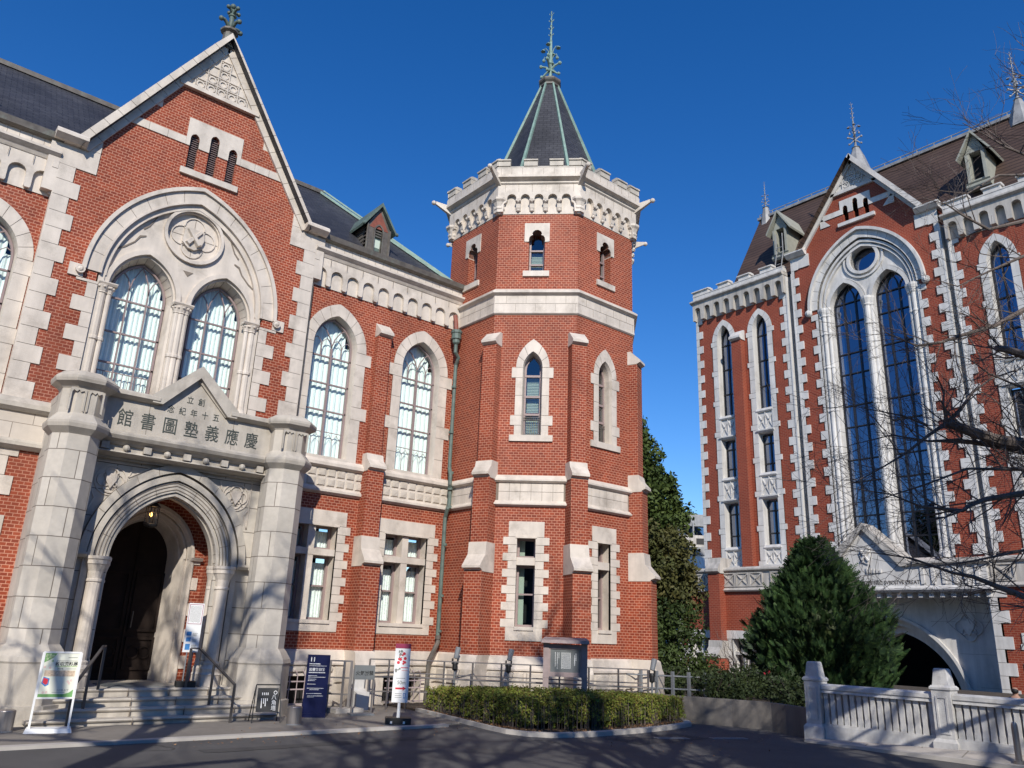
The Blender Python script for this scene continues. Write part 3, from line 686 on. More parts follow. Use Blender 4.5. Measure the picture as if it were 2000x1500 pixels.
    for s in (-1, 1):
        mb.hexa([fr.p(c+s*-.17, 9.50, TD+.01), fr.p(c+s*-.10, 9.54, TD+.01), fr.p(c+s*.17, 9.20, TD+.01), fr.p(c+s*.08, 9.13, TD+.01)], [fr.p(c+s*-.15, 9.50, TD+.06+s*.01), fr.p(c+s*-.11, 9.52, TD+.06+s*.01), fr.p(c+s*.15, 9.21, TD+.08+s*.01), fr.p(c+s*.09, 9.16, TD+.08+s*.01)], 0)
    build('crossed_pens_shield', mb, 'stone', md)
    for w_ in wc: tracery_window(fr, w_, .53, 7.80, .73, 5.75, TD-.30, 'gable')
    # clustered shafts
    def shafts(us, d, v0, v1):
        mb = MB()
        for u, r in us:
            x = fr.p(u, 0, d); mb.lathe(x.x, x.y, [(r*1.7, v0), (r*1.7, v0+.08), (r*1.2, v0+.14), (r, v0+.18), (r, 6.62), (r*1.3, 6.64), (r*1.3, 6.69), (r, 6.71), (r, v1-.22), (r*1.25, v1-.21), (r*1.2, v1-.19), (r*1.9, v1-.06)], 10)
            for k in range(8):
                a = k*math.pi/4; mb.ball((x.x+r*1.6*math.cos(a), x.y+r*1.6*math.sin(a), v1-.10), .026, 6)
        u0, u1 = min(u for u, r in us)-.11, max(u for u, r in us)+.11
        mb.extr(fr, u0, u1, [(d-.1, v1-.06), (d+.10, v1-.06), (d+.13, v1-.02), (d+.13, v1), (d-.1, v1)])
        return build('column_cluster', mb, 'stone', LIB)
    mb = MB(); mb.box(fr, c-.13, c+.13, 5.6, 7.8, -.5, TD-.05); mb.box(fr, c-1.6, c-1.44, 5.6, 7.8, -.5, TD-.05); mb.box(fr, c+1.44, c+1.6, 5.6, 7.8, -.5, TD-.05); build('window_pier', mb, 'ashlar', LIB)
    shafts([(c-.09, .055), (c+.09, .055), (c, .075)], TD+.03, 5.68, 7.80)
    shafts([(c-1.50, .075), (c-1.38, .05)], TD+.03, 5.68, 7.80)
    shafts([(c+1.50, .075), (c+1.38, .05)], TD+.03, 5.68, 7.80)
    # base zone flanking the porch
    for a, b in ((c-HW-.06, c-1.5), (c+1.5, c+HW+.04)):
        mb = MB(); mb.extr(fr, a, b, [(-.3, 5.26), (.02, 5.26), (.16, 5.14), (.16, 5.06), (.09, 5.0), (-.3, 5.0)])
        mb.extr(fr, a, b, [(-.3, 4.52), (.06, 4.52), (.14, 4.46), (.14, 4.40), (.06, 4.34), (-.3, 4.34)])
        build('string_course', mb, 'stone_grey', LIB)
    for a, b in ((c-HW-.02, c-1.5), (c+1.5, c+HW+.02)): mb = MB(); mb.box(fr, a, b, 4.50, 5.02, -.3, .05); build('base_course', mb, 'ashlar', LIB)
    for s in (-1, 1):
        mb = MB(); stones(mb, fr, c+s*HW, c+s*2.41, c+s*2.27, 1.2, 4.36, .335, -.05, .022)
        mb.extr(fr, min(c+s*HW, c+s*1.5)-.02, max(c+s*HW, c+s*1.5)+.02, [(-.4, 0), (.14, 0), (.14, .84), (.10, .92), (.06, 1.10), (.02, 1.14), (-.4, 1.14)])
        build('quoin_stones', mb, SM, LIB)
    return
gable()
# finial of the gable
def finial(parent, x, y, z, H, mat, stars=False):
    mb = MB(); k = H/2.7
    mb.lathe(x, y, [(.13*k, z), (.10*k, z+.05*k), (.055*k, z+.15*k), (.05*k, z+.62*k), (.09*k, z+.66*k), (.05*k, z+.7*k), (.06*k, z+.9*k), (.04*k, z+1.5*k), (.055*k, z+1.53*k), (.03*k, z+1.56*k), (.025*k, z+2.1*k), (.045*k, z+2.13*k), (.02*k, z+2.16*k), (.012*k, z+2.7*k)], 8)
    for q in range(4):
        a = q*math.pi/2+.5; ca, sa = math.cos(a), math.sin(a)
        def pt(r, h): return (x+r*k*ca, y+r*k*sa, z+h*k)
        mb.tube([pt(0, .45), pt(.12, .36), pt(.22, .26), pt(.27, .24)], [.035*k, .035*k, .03*k, .03*k], 6); mb.ball(pt(.28, .24), .055*k, 6)
        mb.tube([pt(0, .42), pt(.13, .56), pt(.26, .62), pt(.3, .64)], [.04*k, .038*k, .03*k, .03*k], 6); mb.ball(pt(.31, .63), .06*k, 6)
        mb.tube([pt(.02, .75), pt(.10, .95), pt(.19, 1.0), pt(.22, .9)], .014*k, 5); mb.ball(pt(.22, .84), .055*k, 6)
        mb.tube([pt(.02, .95), pt(.10, 1.2), pt(.17, 1.30), pt(.24, 1.27)], .014*k, 5); mb.lathe(pt(.25, 0)[0], pt(.25, 0)[1], [(.03*k, z+1.27*k), (.085*k, z+1.20*k)], 5)
        for h in (1.75, 2.0, 2.3): mb.tube([pt(0, h), pt(.07, h+.02), pt(.08, h+.06)], .014*k, 4)
        mb.tube([pt(0, 2.5), pt(.08, 2.62)], .008*k, 4)
    return build('finial', mb, mat, parent)
mb = MB(); mb.lathe(CG, 16.0, [(.26, 14.1), (.15, 14.42), (.13, 14.66), (.20, 14.69), (.20, 14.74), (.1, 14.76)], 10); fb = build('finial_base', mb, 'bronze', LIB)
mb = MB(); x, y, z, v = CG, 16.0, 14.72, .84
mb.tube([(x, y, z), (x, y, z+.35*v), (x-.02, y, z+.75*v)], [.085, .06, .045], 8)
mb.lathe(x, y, [(.045, z+.42), (.10, z+.445), (.045, z+.47)], 8)
for q in range(4):
    a = q*math.pi/2+.35; ca, sa = math.cos(a), math.sin(a)
    mb.tube([(x+r*ca, y+r*sa, z+h*v) for r, h in ((.03, .05), (.12, .22), (.20, .26), (.27, .22))], [.045, .045, .04, .045], 7); mb.ball((x+.28*ca, y+.28*sa, z+.22*v), .06, 8)
    mb.tube([(x+r*ca, y+r*sa, z+h*v) for r, h in ((.02, .6), (.08, .72), (.13, .72))], [.035, .035, .03], 6); mb.ball((x+.15*ca, y+.15*sa, z+.74*v), .05, 8)
mb.ball((x-.02, y, z+.86*v), .07, 8)
build('finial', mb, 'verdigris', LIB, smooth=True)

# ---- porch between two turrets
CP = 4.57
def porch():
    c = CP; fr = FP; S = 2.60; GM = ['stone_grey', 'dark_joint']
    wall = [(c-1.6, .0), (c-.93, .0), (c-.93, S)]+arch(c, .93, S, 1.20, 12)[1:-1]+[(c+.93, S), (c+.93, 0), (c+1.6, 0), (c+1.6, 4.45), (c-1.6, 4.45)]
    mb = MB(); mb.plate(fr, wall, (), -.30, 0.); build('porch_wall', mb, 'ashlar_grey', LIB)
    mb = MB()   # arch orders, stepping back
    for k, (w0, w1, h0, h1, d) in enumerate(((.93, .985, 1.20, 1.255, .015), (1.0, 1.18, 1.27, 1.46, .05), (1.20, 1.30, 1.48, 1.59, .10))):
        if k == 1: voussoirs(mb, fr, c, w0, h0, w1, h1, S, -.1, d, 5)
        else: mb.rings(fr, arch(c, w0, S, h0, 24), arch(c, w1, S, h1, 24), -.3, d)
    voussoirs(mb, fr, c, 1.32, 1.61, 1.45, 1.76, S+.02, -.05, .13, 6)
    for w_, h_ in ((1.04, 1.31), (1.10, 1.375), (1.155, 1.43)): mb.rings(fr, arch(c, w_, S, h_, 24), arch(c, w_+.012, S, h_+.012, 24), 0, .062, 1)
    mb.rings(fr, arch(c, .90, S, 1.17, 24), arch(c, .935, S, 1.205, 24), -.29, -.12)
    for s in (-1, 1): mb.extr(fr, min(c+s*1.30, c+s*1.52), max(c+s*1.30, c+s*1.52), [(-.05, S-.03), (.12, S-.03), (.17, S+.02), (.17, S+.06), (-.05, S+.06)])
    build('entrance_arch', mb, GM, LIB)
    for s in (-1, 1):   # engaged columns with moulded capitals
        mb = MB()
        for u, r, d in ((c+s*1.10, .115, .05), (c+s*.96, .07, -.14)):
            x = fr.p(u, 0, d); mb.lathe(x.x, x.y, [(r*1.65, .5), (r*1.65, .68), (r*1.75, .70), (r*1.5, .74), (r*1.6, .80), (r*1.25, .86), (r*1.3, .9), (r, .93), (r, S-.42), (r*1.15, S-.41), (r*1.15, S-.38), (r*1.0, S-.36), (r*1.12, S-.24), (r*1.5, S-.14), (r*1.65, S-.12), (r*1.65, S-.06), (r*1.8, S-.04), (r*1.8, S+.01)], 14)
        build('column', mb, 'stone', LIB, smooth=False)
        mb = MB(); mb.box(fr, min(c+s*.90, c+s*1.5), max(c+s*.90, c+s*1.5), .0, .52, -.45, .20); mb.box(fr, min(c+s*1.24, c+s*1.34), max(c+s*1.24, c+s*1.34), .52, S-.03, -.1, .06); build('column_base', mb, 'stone_grey', LIB)
    # carved spandrels with shields in quatrefoils
    for s in (-1, 1):
        mb = MB(); q = (c+s*1.13, 3.93)
        for k in range(4):
            a = k*math.pi/2+math.pi/4*0; mb.rings(fr, circ(q[0]+.105*math.cos(a), q[1]+.105*math.sin(a), .10, 14), circ(q[0]+.105*math.cos(a), q[1]+.105*math.sin(a), .125, 14), -.01, .025, closed=True)
        mb.plate(fr, [(q[0]-.09, q[1]+.12), (q[0]+.09, q[1]+.12), (q[0]+.09, q[1]), (q[0], q[1]-.15), (q[0]-.09, q[1])], (), 0, .045)
        mb.rings(fr, circ(*q, .25, 24), circ(*q, .27, 24), -.01, .02, closed=True)
        for a_, b_ in (((s*1.42, 4.25), (s*.50, 4.25)), ((s*1.42, 4.25), (s*1.42, 3.35)), ((s*.50, 4.25), (s*.85, 4.02)), ((s*.85, 4.02), (s*.80, 4.20)), ((s*1.42, 3.35), (s*1.34, 3.6)), ((s*1.34, 3.6), (s*1.40, 3.7))):
            mb.tube([fr.p(c+a_[0], a_[1], .01), fr.p(c+b_[0], b_[1], .01)], .014, 4)
        build('spandrel_carving', mb, 'stone', LIB)
    # frieze with bosses, moulded cornice
    fr = FQ
    mb = MB(); mb.extr(fr, c-1.6, c+1.6, [(-.6, 4.34), (-.1, 4.34), (.04, 4.37), (.08, 4.38), (.06, 4.41), (-.4, 4.41)])
    mb.extr(fr, c-1.6, c+1.6, [(-.4, 4.52), (.05, 4.52), (.09, 4.56), (.18, 4.60), (.22, 4.66), (.22, 4.70), (.10, 4.76), (-.4, 4.76)])
    mb.box(fr, c-1.6, c+1.6, 4.40, 4.53, -.4, .015)
    for k in range(9):
        u = c-1.40+k*.35
        if k % 2: mb.ball(fr.p(u, 4.47, .07), .062, 8)
        else: mb.box(fr, u-.065, u+.065, 4.42, 4.54, 0, .10)
    build('porch_cornice', mb, 'stone_grey', LIB)
    # inscribed parapet with a small gable
    k = .0; par = [(c-1.6, 4.74), (c+1.6, 4.74), (c+1.6, 5.36), (c+k+.68, 5.36), (c+k, 6.02), (c+k-.68, 5.36), (c-1.6, 5.36)]
    mb = MB(); mb.plate(fr, par, (), -.35, .05, back=True)
    for u in (c-.78, c+.78, c-.0): 
        if u != c: mb.box(fr, u-.004, u+.004, 4.76, 5.36, .04, .053, 1)
    build('porch_parapet', mb, GM, LIB)
    mb = MB(); prof = [(-.40, 5.35), (.10, 5.35), (.19, 5.40), (.19, 5.46), (.12, 5.50), (-.40, 5.50)]
    for s in (-1, 1): a, b = sorted((c+k+s*.66, c+s*1.6)); mb.extr(fr, a, b, prof)
    c += k
    for s in (-1, 1):
        mb.plate(fr, [(c+s*.60, 5.36), (c+s*.78, 5.36+.0), (c+s*.80, 5.50), (c, 6.24), (c, 6.02-.02)], (), -.42, .17)
        mb.plate(fr, [(c+s*.58, 5.36), (c+s*.66, 5.36), (c, 6.03), (c, 5.94)], (), -.0, .09)
    build('parapet_coping', mb, 'stone_grey', LIB)
    c -= k
    # raised seal-style lettering
    for k, ch in enumerate('館書圖塾義應慶'):
        u = c-1.16+k*.387; v0_ = 4.89
        text('inscription_letter', ch, fr, u, v0_, .052, .33, 'letter', LIB, ext=.006, sx=.82, bold=.0006)
    for k, ch in enumerate('念紀年十五'): text('inscription_letter', ch, fr, c-.42+k*.21, 5.27, .052, .155, 'letter', LIB, ext=.005, sx=.85)
    for k, ch in enumerate('立創'): text('inscription_letter', ch, fr, c-.10+k*.21, 5.51, .052, .155, 'letter', LIB, ext=.005, sx=.85)
    # roof slab and vault behind
    mb = MB(); mb.wbox(c-1.6, c+1.6, 15.05, 16.0, 4.3, 4.8); mb.wbox(c-1.4, c+1.3, 15.3, 17.6, 4.05, 4.3); build('porch_roof', mb, 'stone_grey', LIB)
    # side walls of the lobby
    mb = MB(); mb.wbox(c-1.85, c-1.22, 15.4, 17.3, 0, 4.3); build('lobby_wall', mb, 'brick', LIB); mb = MB(); mb.wbox(c+1.17, c+1.85, 15.4, 17.3, 0, 4.3); build('lobby_wall', mb, 'brick', LIB)
    # inner doorway: brick wall, toothed jambs, splayed arch
    fi = Fr(0, 16.12, 0); S2 = 2.76; ci = c+.0
    mb = MB(); mb.plate(fi, [(ci-1.25, .4), (ci-.83, .4), (ci-.83, S2)]+arch(ci, .83, S2, .98, 10)[1:-1]+[(ci+.83, S2), (ci+.83, .4), (ci+1.2, .4), (ci+1.2, 4.3), (ci-1.25, 4.3)], (), -.3, 0); build('lobby_wall', mb, 'brick', LIB)
    mb = MB(); 
    A = lambda w_, h_: [(ci-w_, .5)]+arch(ci, w_, S2, h_, 12)+[(ci+w_, .5)]
    mb.rings(fi, A(.79, .93), A(.84, 1.0), -.2, .05); mb.loft(fi, A(.79, .93), .04, A(.74, .88), -.10, closed=False); mb.loft(fi, A(.74, .88), -.10, A(.70, .84), -.08, closed=False)
    mb.loft(fi, A(.70, .84), -.08, A(.57, .72), -.75, closed=False)
    for w_, h_, d in ((.765, .905, -.05), (.705, .845, -.09), (.66, .80, -.30)): mb.tube([fi.p(*p, d) for p in A(w_, h_)[1:-1]], .028, 6)
    for s in (-1, 1):
        stones(mb, fi, ci+s*.78, ci+s*.86, ci+s*.98, .5, S2, .24, -.05, .025)
        mb.extr(fi, min(ci+s*.78, ci+s*1.0), max(ci+s*.78, ci+s*1.0), [(-.05, S2-.03), (.08, S2-.03), (.12, S2+.03), (-.05, S2+.05)])
    build('inner_arch', mb, SM, LIB)
    mb = MB(); fd = Fr(0, 16.87, 0)
    mb.plate(fd, A(.64, .8), (), -.1, 0); 
    mb.box(fd, ci-.016, ci+.016, .5, 3.4, 0, .03)
    for s in (-1, 1):
        u0, u1 = sorted((ci+s*.05, ci+s*.58))
        for lo, hi in ((.68, 1.28), (1.38, 2.5)):
            mb.rings(fd, rect(u0, u1, lo, hi), rect(u0+.05, u1-.05, lo+.05, hi-.05), 0, .035, closed=True)
        mb.rings(fd, circ(ci+s*.22, 1.0, .12, 14), circ(ci+s*.22, 1.0, .095, 14), 0, .03, closed=True); mb.rings(fd, circ(ci+s*.42, 1.0, .12, 14), circ(ci+s*.42, 1.0, .095, 14), 0, .03, closed=True)
    d_ = build('door', mb, 'wood', LIB)
    mb = MB(); mb.tube([fd.p(ci+.09, 1.45, .05), fd.p(ci+.09, 1.75, .07)], .012, 6); build('handle', mb, 'bronze', d_)
    mb = MB(); mb.wbox(c-1.42, c+1.42, 14.80, 17.0, .3, .499); build('porch_floor', mb, 'stone_grey', LIB); mb = MB(); mb.wbox(c-.6, c+.55, 15.0, 16.0, .499, .512); build('doormat', mb, 'grey_panel', LIB)
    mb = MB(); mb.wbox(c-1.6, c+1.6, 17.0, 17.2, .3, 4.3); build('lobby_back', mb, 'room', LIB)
porch()

def turret(cx, cy, mirror):
    def octo(hw, ch):
        hw = hw*.80; ch = hw*.56; return [(cx-hw+ch, cy-hw), (cx+hw-ch, cy-hw), (cx+hw, cy-hw+ch), (cx+hw, cy+hw-ch), (cx+hw-ch, cy+hw), (cx-hw+ch, cy+hw), (cx-hw, cy+hw-ch), (cx-hw, cy-hw+ch)]
    def stack(mb, lv, mi=0):
        for (h0, c0, z0), (h1, c1, z1) in zip(lv[:-1], lv[1:]): 
            a, b = octo(h0, c0), octo(h1, c1); mb.add([(*p, z0) for p in a]+[(*p, z1) for p in b], [(i, (i+1) % 8, 8+(i+1) % 8, 8+i) for i in range(8)], mi)
        mb.add([(*p, lv[-1][2]) for p in octo(*lv[-1][:2])], [tuple(range(8))], mi)
    mb = MB(); stack(mb, [(.46, .15, 1.15), (.46, .15, 4.56)]); t = build('turret', mb, 'ashlar_grey', LIB)
    mb = MB(); stack(mb, [(.68, .2, 0), (.68, .2, .30), (.62, .2, .31), (.62, .2, .90), (.64, .2, .93), (.62, .19, 1.0), (.52, .17, 1.13), (.47, .15, 1.18)]); build('turret_base', mb, 'stone_grey', t)
    mb = MB(); stack(mb, [(.46, .15, 4.5), (.58, .2, 4.60), (.60, .21, 4.66), (.60, .21, 4.70), (.46, .17, 4.84), (.44, .17, 4.86), (.44, .17, 5.28), (.48, .18, 5.32), (.60, .24, 5.38), (.62, .25, 5.43), (.62, .25, 5.47), (.50, .2, 5.56), (.40, .16, 5.60)])
    # cusped blind panels on the head
    for dx in (-.17, .17):
        f2 = Fr(cx+dx*.82, cy-.352, 0); 
        mb.rings(f2, [(-.10, 4.90), (-.10, 5.20), (-.08, 5.24), (-.03, 5.21), (0, 5.25), (.03, 5.21), (.08, 5.24), (.10, 5.20), (.10, 4.90)], [(-.125, 4.88), (-.125, 5.27), (-.08, 5.28), (-.03, 5.28), (0, 5.28), (.03, 5.28), (.08, 5.28), (.125, 5.27), (.125, 4.88)], -.02, .025)
    build('turret_head', mb, 'stone_grey', t)
turret(CP-1.895, 14.80, False); turret(CP+1.895, 14.80, True)
# side returns joining the turrets to the gable
for s in (-1, 1): mb = MB(); a, b = sorted((CP+s*1.62, CP+s*2.20)); mb.wbox(a, b, 15.0, 15.9, 0, 5.30); build('porch_side', mb, 'ashlar_grey', LIB)

# ---- entrance steps
ST = thing('entrance_steps', 'four worn granite steps leading up to the porch between the turrets', 'steps', (CP, 14.4, 0))
lev = [(13.96, .0, .125), (14.22, .125, .25), (14.49, .25, .375), (14.78, .375, .50)]
for k, (y, z0, z1) in enumerate(lev):
    mb = MB(); hw = (1.95, 1.80, 1.52, 1.40)[k]; hwl = (1.90, 1.78, 1.50, 1.40)[k]
    mb.wbox(CP-hwl+.03, CP+hw-.03, y+.03, 15.0, z0-.0, z1-.045)
    mb.extr(Fr(0, y, 0), CP-hwl, CP+hw, [(-1.0, z1-.05), (-.02, z1-.05), (.0, z1-.04), (.012, z1-.02), (0, z1), (-1.0, z1)])
    for j in range(4):
        u = CP-hwl+(j+.6)*(hw+hwl)/4.2; mb.box(Fr(0, y, 0), u-.003, u+.003, z0, z1+.002, -.3, .014, 1)
    build('step', mb, ['stone_grey', 'dark_joint'], ST)

# ---- slate roofs
mb = MB(); e, rz, ry = 10.40, 13.5, 19.05
mb.add([(-30, 16.0, e), (11.42, 16.0, e), (8.3, ry, rz), (-30, ry, rz), (-30, 22.1, e), (11.42, 22.1, e)], [(0, 1, 2, 3), (3, 2, 5, 4), (1, 5, 2)])
rf = build('slate_roof', mb, 'slate', LIB)
mb = MB(); mb.wbox(-30, 8.45, ry-.10, ry+.10, rz-.06, rz+.05); mb.wbox(-30, 8.5, ry-.05, ry+.05, rz+.05, rz+.09); build('ridge_cap', mb, 'bronze', rf)
mb = MB(); mb.tube([(8.3, ry-.03, rz+.02), (11.42, 15.98, e+.03)], .045, 4); mb.tube([(8.42, ry-.1, rz+.04), (11.5, 16.0, e+.07)], .03, 4); build('hip_flashing', mb, 'verdigris_light', rf)
mb = MB(); ap = 14.30   # roof behind the gable
mb.add([(CG-2.42, 15.6, 10.35), (CG, 15.6, ap), (CG+2.42, 15.6, 10.35), (CG-2.42, 19.0, 10.35), (CG, 19.0, ap), (CG+2.42, 19.0, 10.35)], [(0, 1, 4, 3), (1, 2, 5, 4), (3, 4, 5)]); build('gable_roof', mb, 'slate', LIB)
def dormer(x):
    fr = Fr(x, 16.42, 0); v0, ve, va, hw = 10.66, 11.55, 12.22, .34
    mb = MB(); mb.plate(fr, [(-hw, v0), (hw, v0), (hw, ve), (0, va-.08), (-hw, ve)], [aopen(0, .11, 11.42, .17, v0+.06, 6)], -.12, 0)
    d = build('dormer', mb, 'bronze', LIB)
    mb = MB(); mb.plate(fr, [(-hw+.06, 11.5), (hw-.06, 11.5), (0, va-.2)], (), 0, .006); build('painted_gable', mb, 'rust', d)
    for s in (-1, 1):
        mb = MB(); mb.add([fr.p(s*hw, v0, 0), fr.p(s*hw, ve, 0), fr.p(s*hw, ve, -1.05), fr.p(s*hw, v0, -.25)], [(0, 1, 2, 3)])
        for k in range(7): v = v0+.1+k*.11; mb.box(fr, min(s*hw, s*(hw+.015)), max(s*hw, s*(hw+.015)), v, v+.03, -.2-(v-v0)*.85, -.03)
        mb.tube([fr.p(s*(hw-.01), v0-.02, .02), fr.p(s*(hw-.01), ve, .02)], .028, 6)
        build('cheek', mb, 'bronze', d)
    mb = MB()
    for s in (-1, 1):
        mb.hexa([fr.p(0, va-.08, .10), fr.p(s*(hw+.13), ve-.10, .10), fr.p(s*(hw+.13), ve-.10, -1.4), fr.p(0, va-.08, -2.0)], [fr.p(0, va+.03, .10), fr.p(s*(hw+.15), ve-.04, .10), fr.p(s*(hw+.15), ve-.04, -1.4), fr.p(0, va+.03, -2.0)])
        mb.ball(fr.p(s*(hw+.15), ve-.07, .10), .05, 6)
    build('dormer_roof', mb, 'verdigris', d)
    mb = MB(); 
    for k in range(4): mb.box(fr, -.10, .10, 11.28+k*.075, 11.31+k*.075, -.06, -.02)
    mb.rings(fr, aopen(0, .11, 11.42, .17, v0+.06, 6), aopen(0, .145, 11.42, .215, v0+.03, 6), -.02, .03, closed=True)
    wd = build('dormer_window', mb, 'bronze', d)
    mb = MB(); mb.box(fr, -.11, .11, 11.0, 11.7, -.1, -.08, 0); build('blind', mb, 'blind', d)
    mb = MB(); mb.box(fr, -.11, .11, v0, 11.0, -.1, -.085, 0); build('lower_pane', mb, 'verdigris', d)
dormer(8.93); dormer(-.27)

# ---- octagonal tower
TC = (13.8387, 15.4787); TA = 2.07; APO = TA*(1+math.sqrt(2))/2
def face(k, off=0.):   # k = 0 left (-x), 1 diagonal, 2 front (-y), ...
    a = R(180+45*k); nx, ny = math.cos(a), math.sin(a); fr = Fr(0, 0, math.degrees(a)+90)
    fr.ox, fr.oy = TC[0]+nx*APO-fr.ux*TA/2, TC[1]+ny*APO-fr.uy*TA/2; return fr
def corner(k):         # frame at the corner between faces k and k+1, facing outwards
    a = R(180+45*k+22.5); r = APO/math.cos(R(22.5)); return Fr(TC[0]+math.cos(a)*r, TC[1]+math.sin(a)*r, math.degrees(a)+90)
T8 = math.tan(R(22.5))
def ring8(mb, prof, mi=0):
    for k in range(8): mb.extr(face(k), 0, TA, prof, T8, T8, mi)
def trefoil(c, w, v, bottom):
    return [(c-w, bottom), (c-w, v-.02)]+[(c-w*.42+w*.60*math.cos(a), v+.07+w*.60*math.sin(a)) for a in [math.pi*1.05-i*math.pi*.5/3 for i in range(4)]]+[(c+w*.62*math.cos(a), v+.21+w*.62*math.sin(a)) for a in [math.pi*.95-i*math.pi*.9/6 for i in range(7)]]+[(c+w*.42+w*.60*math.cos(a), v+.07+w*.60*math.sin(a)) for a in [math.pi*.45-i*math.pi*.5/3 for i in range(4)]]+[(c+w, v-.02), (c+w, bottom)]
mb = MB()
for k in range(8):
    fr = face(k); hol = []
    if k in (1, 2, 3): hol += [rect(.97-.22, .97+.22, 1.74, 3.73), aopen(1., .25, 7.84, .44, 6.1)]
    if k in (0, 1, 2, 3): hol += [trefoil(1.01, .205, 11.28, 10.42)]
    mb.plate(fr, rect(0, TA, 1.1, 12.2), hol, -.45, 0)
build('tower_wall', mb, 'brick', LIB)
mb = MB(); ring8(mb, [(-.3, 1.14), (.0, 1.14), (.05, 1.10), (.09, .93), (.13, .88), (.13, .84), (-.3, .84)]); build('tower_plinth', mb, 'stone', LIB)
mb = MB(); ring8(mb, [(-.3, .0), (.09, .0), (.09, .85), (-.3, .85)]); build('tower_base', mb, 'stone', LIB)
mb = MB()
for k in range(8):
    fr = face(k)
    for lo, hi in ((.46, .82),):
        for j in range(4):
            a = .04+j*.5; mb.hexa([fr.p(a, lo, .07), fr.p(a+.485, lo, .07), fr.p(a+.485, hi, .07), fr.p(a, hi, .07)], [fr.p(a+.04, lo+.05, .135), fr.p(a+.45, lo+.04, .125), fr.p(a+.44, hi-.05, .135), fr.p(a+.05, hi-.04, .125)])
build('rock_faced_base', mb, 'rock', LIB)
mb = MB(); gb = MB()
for k in (1, 2):
    fr = face(k); mb.box(fr, .8, 1.3, .02, .42, .05, .095, 0)
    for j in range(5): gb.box(fr, .84+j*.1, .855+j*.1, .02, .42, .11, .125)
    gb.box(fr, .8, 1.3, .30, .315, .11, .125)
b_ = build('basement_window', mb, 'room', LIB); build('bars', gb, 'rail_mauve', b_)
# string course panels
mb = MB()
ring8(mb, [(-.1, 4.98), (.05, 4.98), (.10, 5.02), (.10, 5.06), (.01, 5.16), (-.1, 5.16)]); ring8(mb, [(-.1, 4.42), (.03, 4.42), (.09, 4.46), (.09, 4.49), (.02, 4.56), (-.1, 4.56)])
for k in range(8):
    fr = face(k); mb.box(fr, 0, TA, 4.5, 5.0, -.1, .010, 1)
    for i in range(6):
        for lo, hi in ((4.56, 4.765), (4.775, 4.98)): mb.box(fr, .28+i*.255+.004, .28+(i+1)*.255-.004, lo, hi, -.1, .018, 0)
build('string_course', mb, SM, LIB)
mb = MB(); ring8(mb, [(-.1, 9.24), (.02, 9.24), (.05, 9.27), (.05, 9.31), (.04, 9.32), (.04, 9.74), (.06, 9.76), (.13, 9.80), (.13, 9.85), (.03, 9.93), (-.1, 9.93)])
for k in range(8):
    fr = face(k); mb.box(fr, 0, TA, 9.525, 9.533, .03, .043, 1)
    for i in range(4): mb.box(fr, .28+i*.5, .286+i*.5, 9.53, 9.74, .03, .043, 1); mb.box(fr, .52+i*.5, .526+i*.5, 9.32, 9.53, .03, .043, 1)
build('stone_band', mb, SM, LIB)
for k in range(-1, 7):
    if k in (7,): continue
    buttress(corner(k), .38, .42, .44, .17, .27, .46, back=-.35)
# windows of the tower
for k in (1, 2, 3):
    fr = face(k)
    cross_window(fr, .97, .215, 1.74, 3.10, 3.27, 3.73, .41, .53, 1.46, 4.08, 0, dgl=-.27)
    c = 1.0; mb = MB(); voussoirs(mb, fr, c, .24, .42, .41, .74, 7.84, -.05, .022, 3)
    for s in (-1, 1):
        mb.box(fr, min(c+s*.24, c+s*.41), max(c+s*.24, c+s*.41), 6.1, 7.84, -.05, .013, 1); v = 7.84
        for hgt, wd in ((.27, 1), (.45, 0), (.50, 0), (.25, 1), (.4, 0)):
            o = .51 if wd else .41; mb.box(fr, min(c+s*.24, c+s*o), max(c+s*.24, c+s*o), max(v-hgt, 6.1)+.005, v-.005, -.05, .021, 0); v -= hgt
    mb.box(fr, c-.52, c+.52, 5.98, 6.13, -.3, .045)
    mb.loft(fr, aopen(c, .24, 7.84, .42, 6.12), .02, aopen(c, .215, 7.84, .385, 6.12), -.06); mb.loft(fr, aopen(c, .215, 7.84, .385, 6.12), -.06, aopen(c, .205, 7.84, .36, 6.12), -.27)
    build('window_surround', mb, SM, LIB)
    fb = MB(); fb.rings(fr, aopen(c, .21, 7.84, .37, 6.12), aopen(c, .165, 7.84, .32, 6.17), -.30, -.22, closed=True)
    for v in (7.68, 7.15, 6.70): fb.box(fr, c-.2, c+.2, v-.025, v+.03, -.30, -.21)
    f = build('window', fb, 'frame', LIB); g = MB(); g.plate(fr, aopen(c, .2, 7.84, .35, 6.12), d0=-.25, d1=-.25, sides=False); build('glass_pane', g, 'glass_tower', f)
    g = MB(); 
    for j in range(38): v = 6.15+j*.048; 
    for j in range(40):
        v = 6.15+j*.04
        if not 6.72 < v < 6.76: g.box(fr, c-.15, c+.15, v, v+.026, -.36, -.35)
    build('blind', g, 'blind', f)
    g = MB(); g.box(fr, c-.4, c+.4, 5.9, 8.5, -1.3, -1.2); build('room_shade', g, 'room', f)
    g = MB()
    for j in range(9): g.box(fr, c-.19+j*.046, c-.182+j*.046, 6.14, 6.62, -.20, -.19)
    for v in (6.62, 6.56, 6.2): g.box(fr, c-.2, c+.2, v, v+.012, -.2, -.188)
    build('window_guard', g, 'bronze', f)
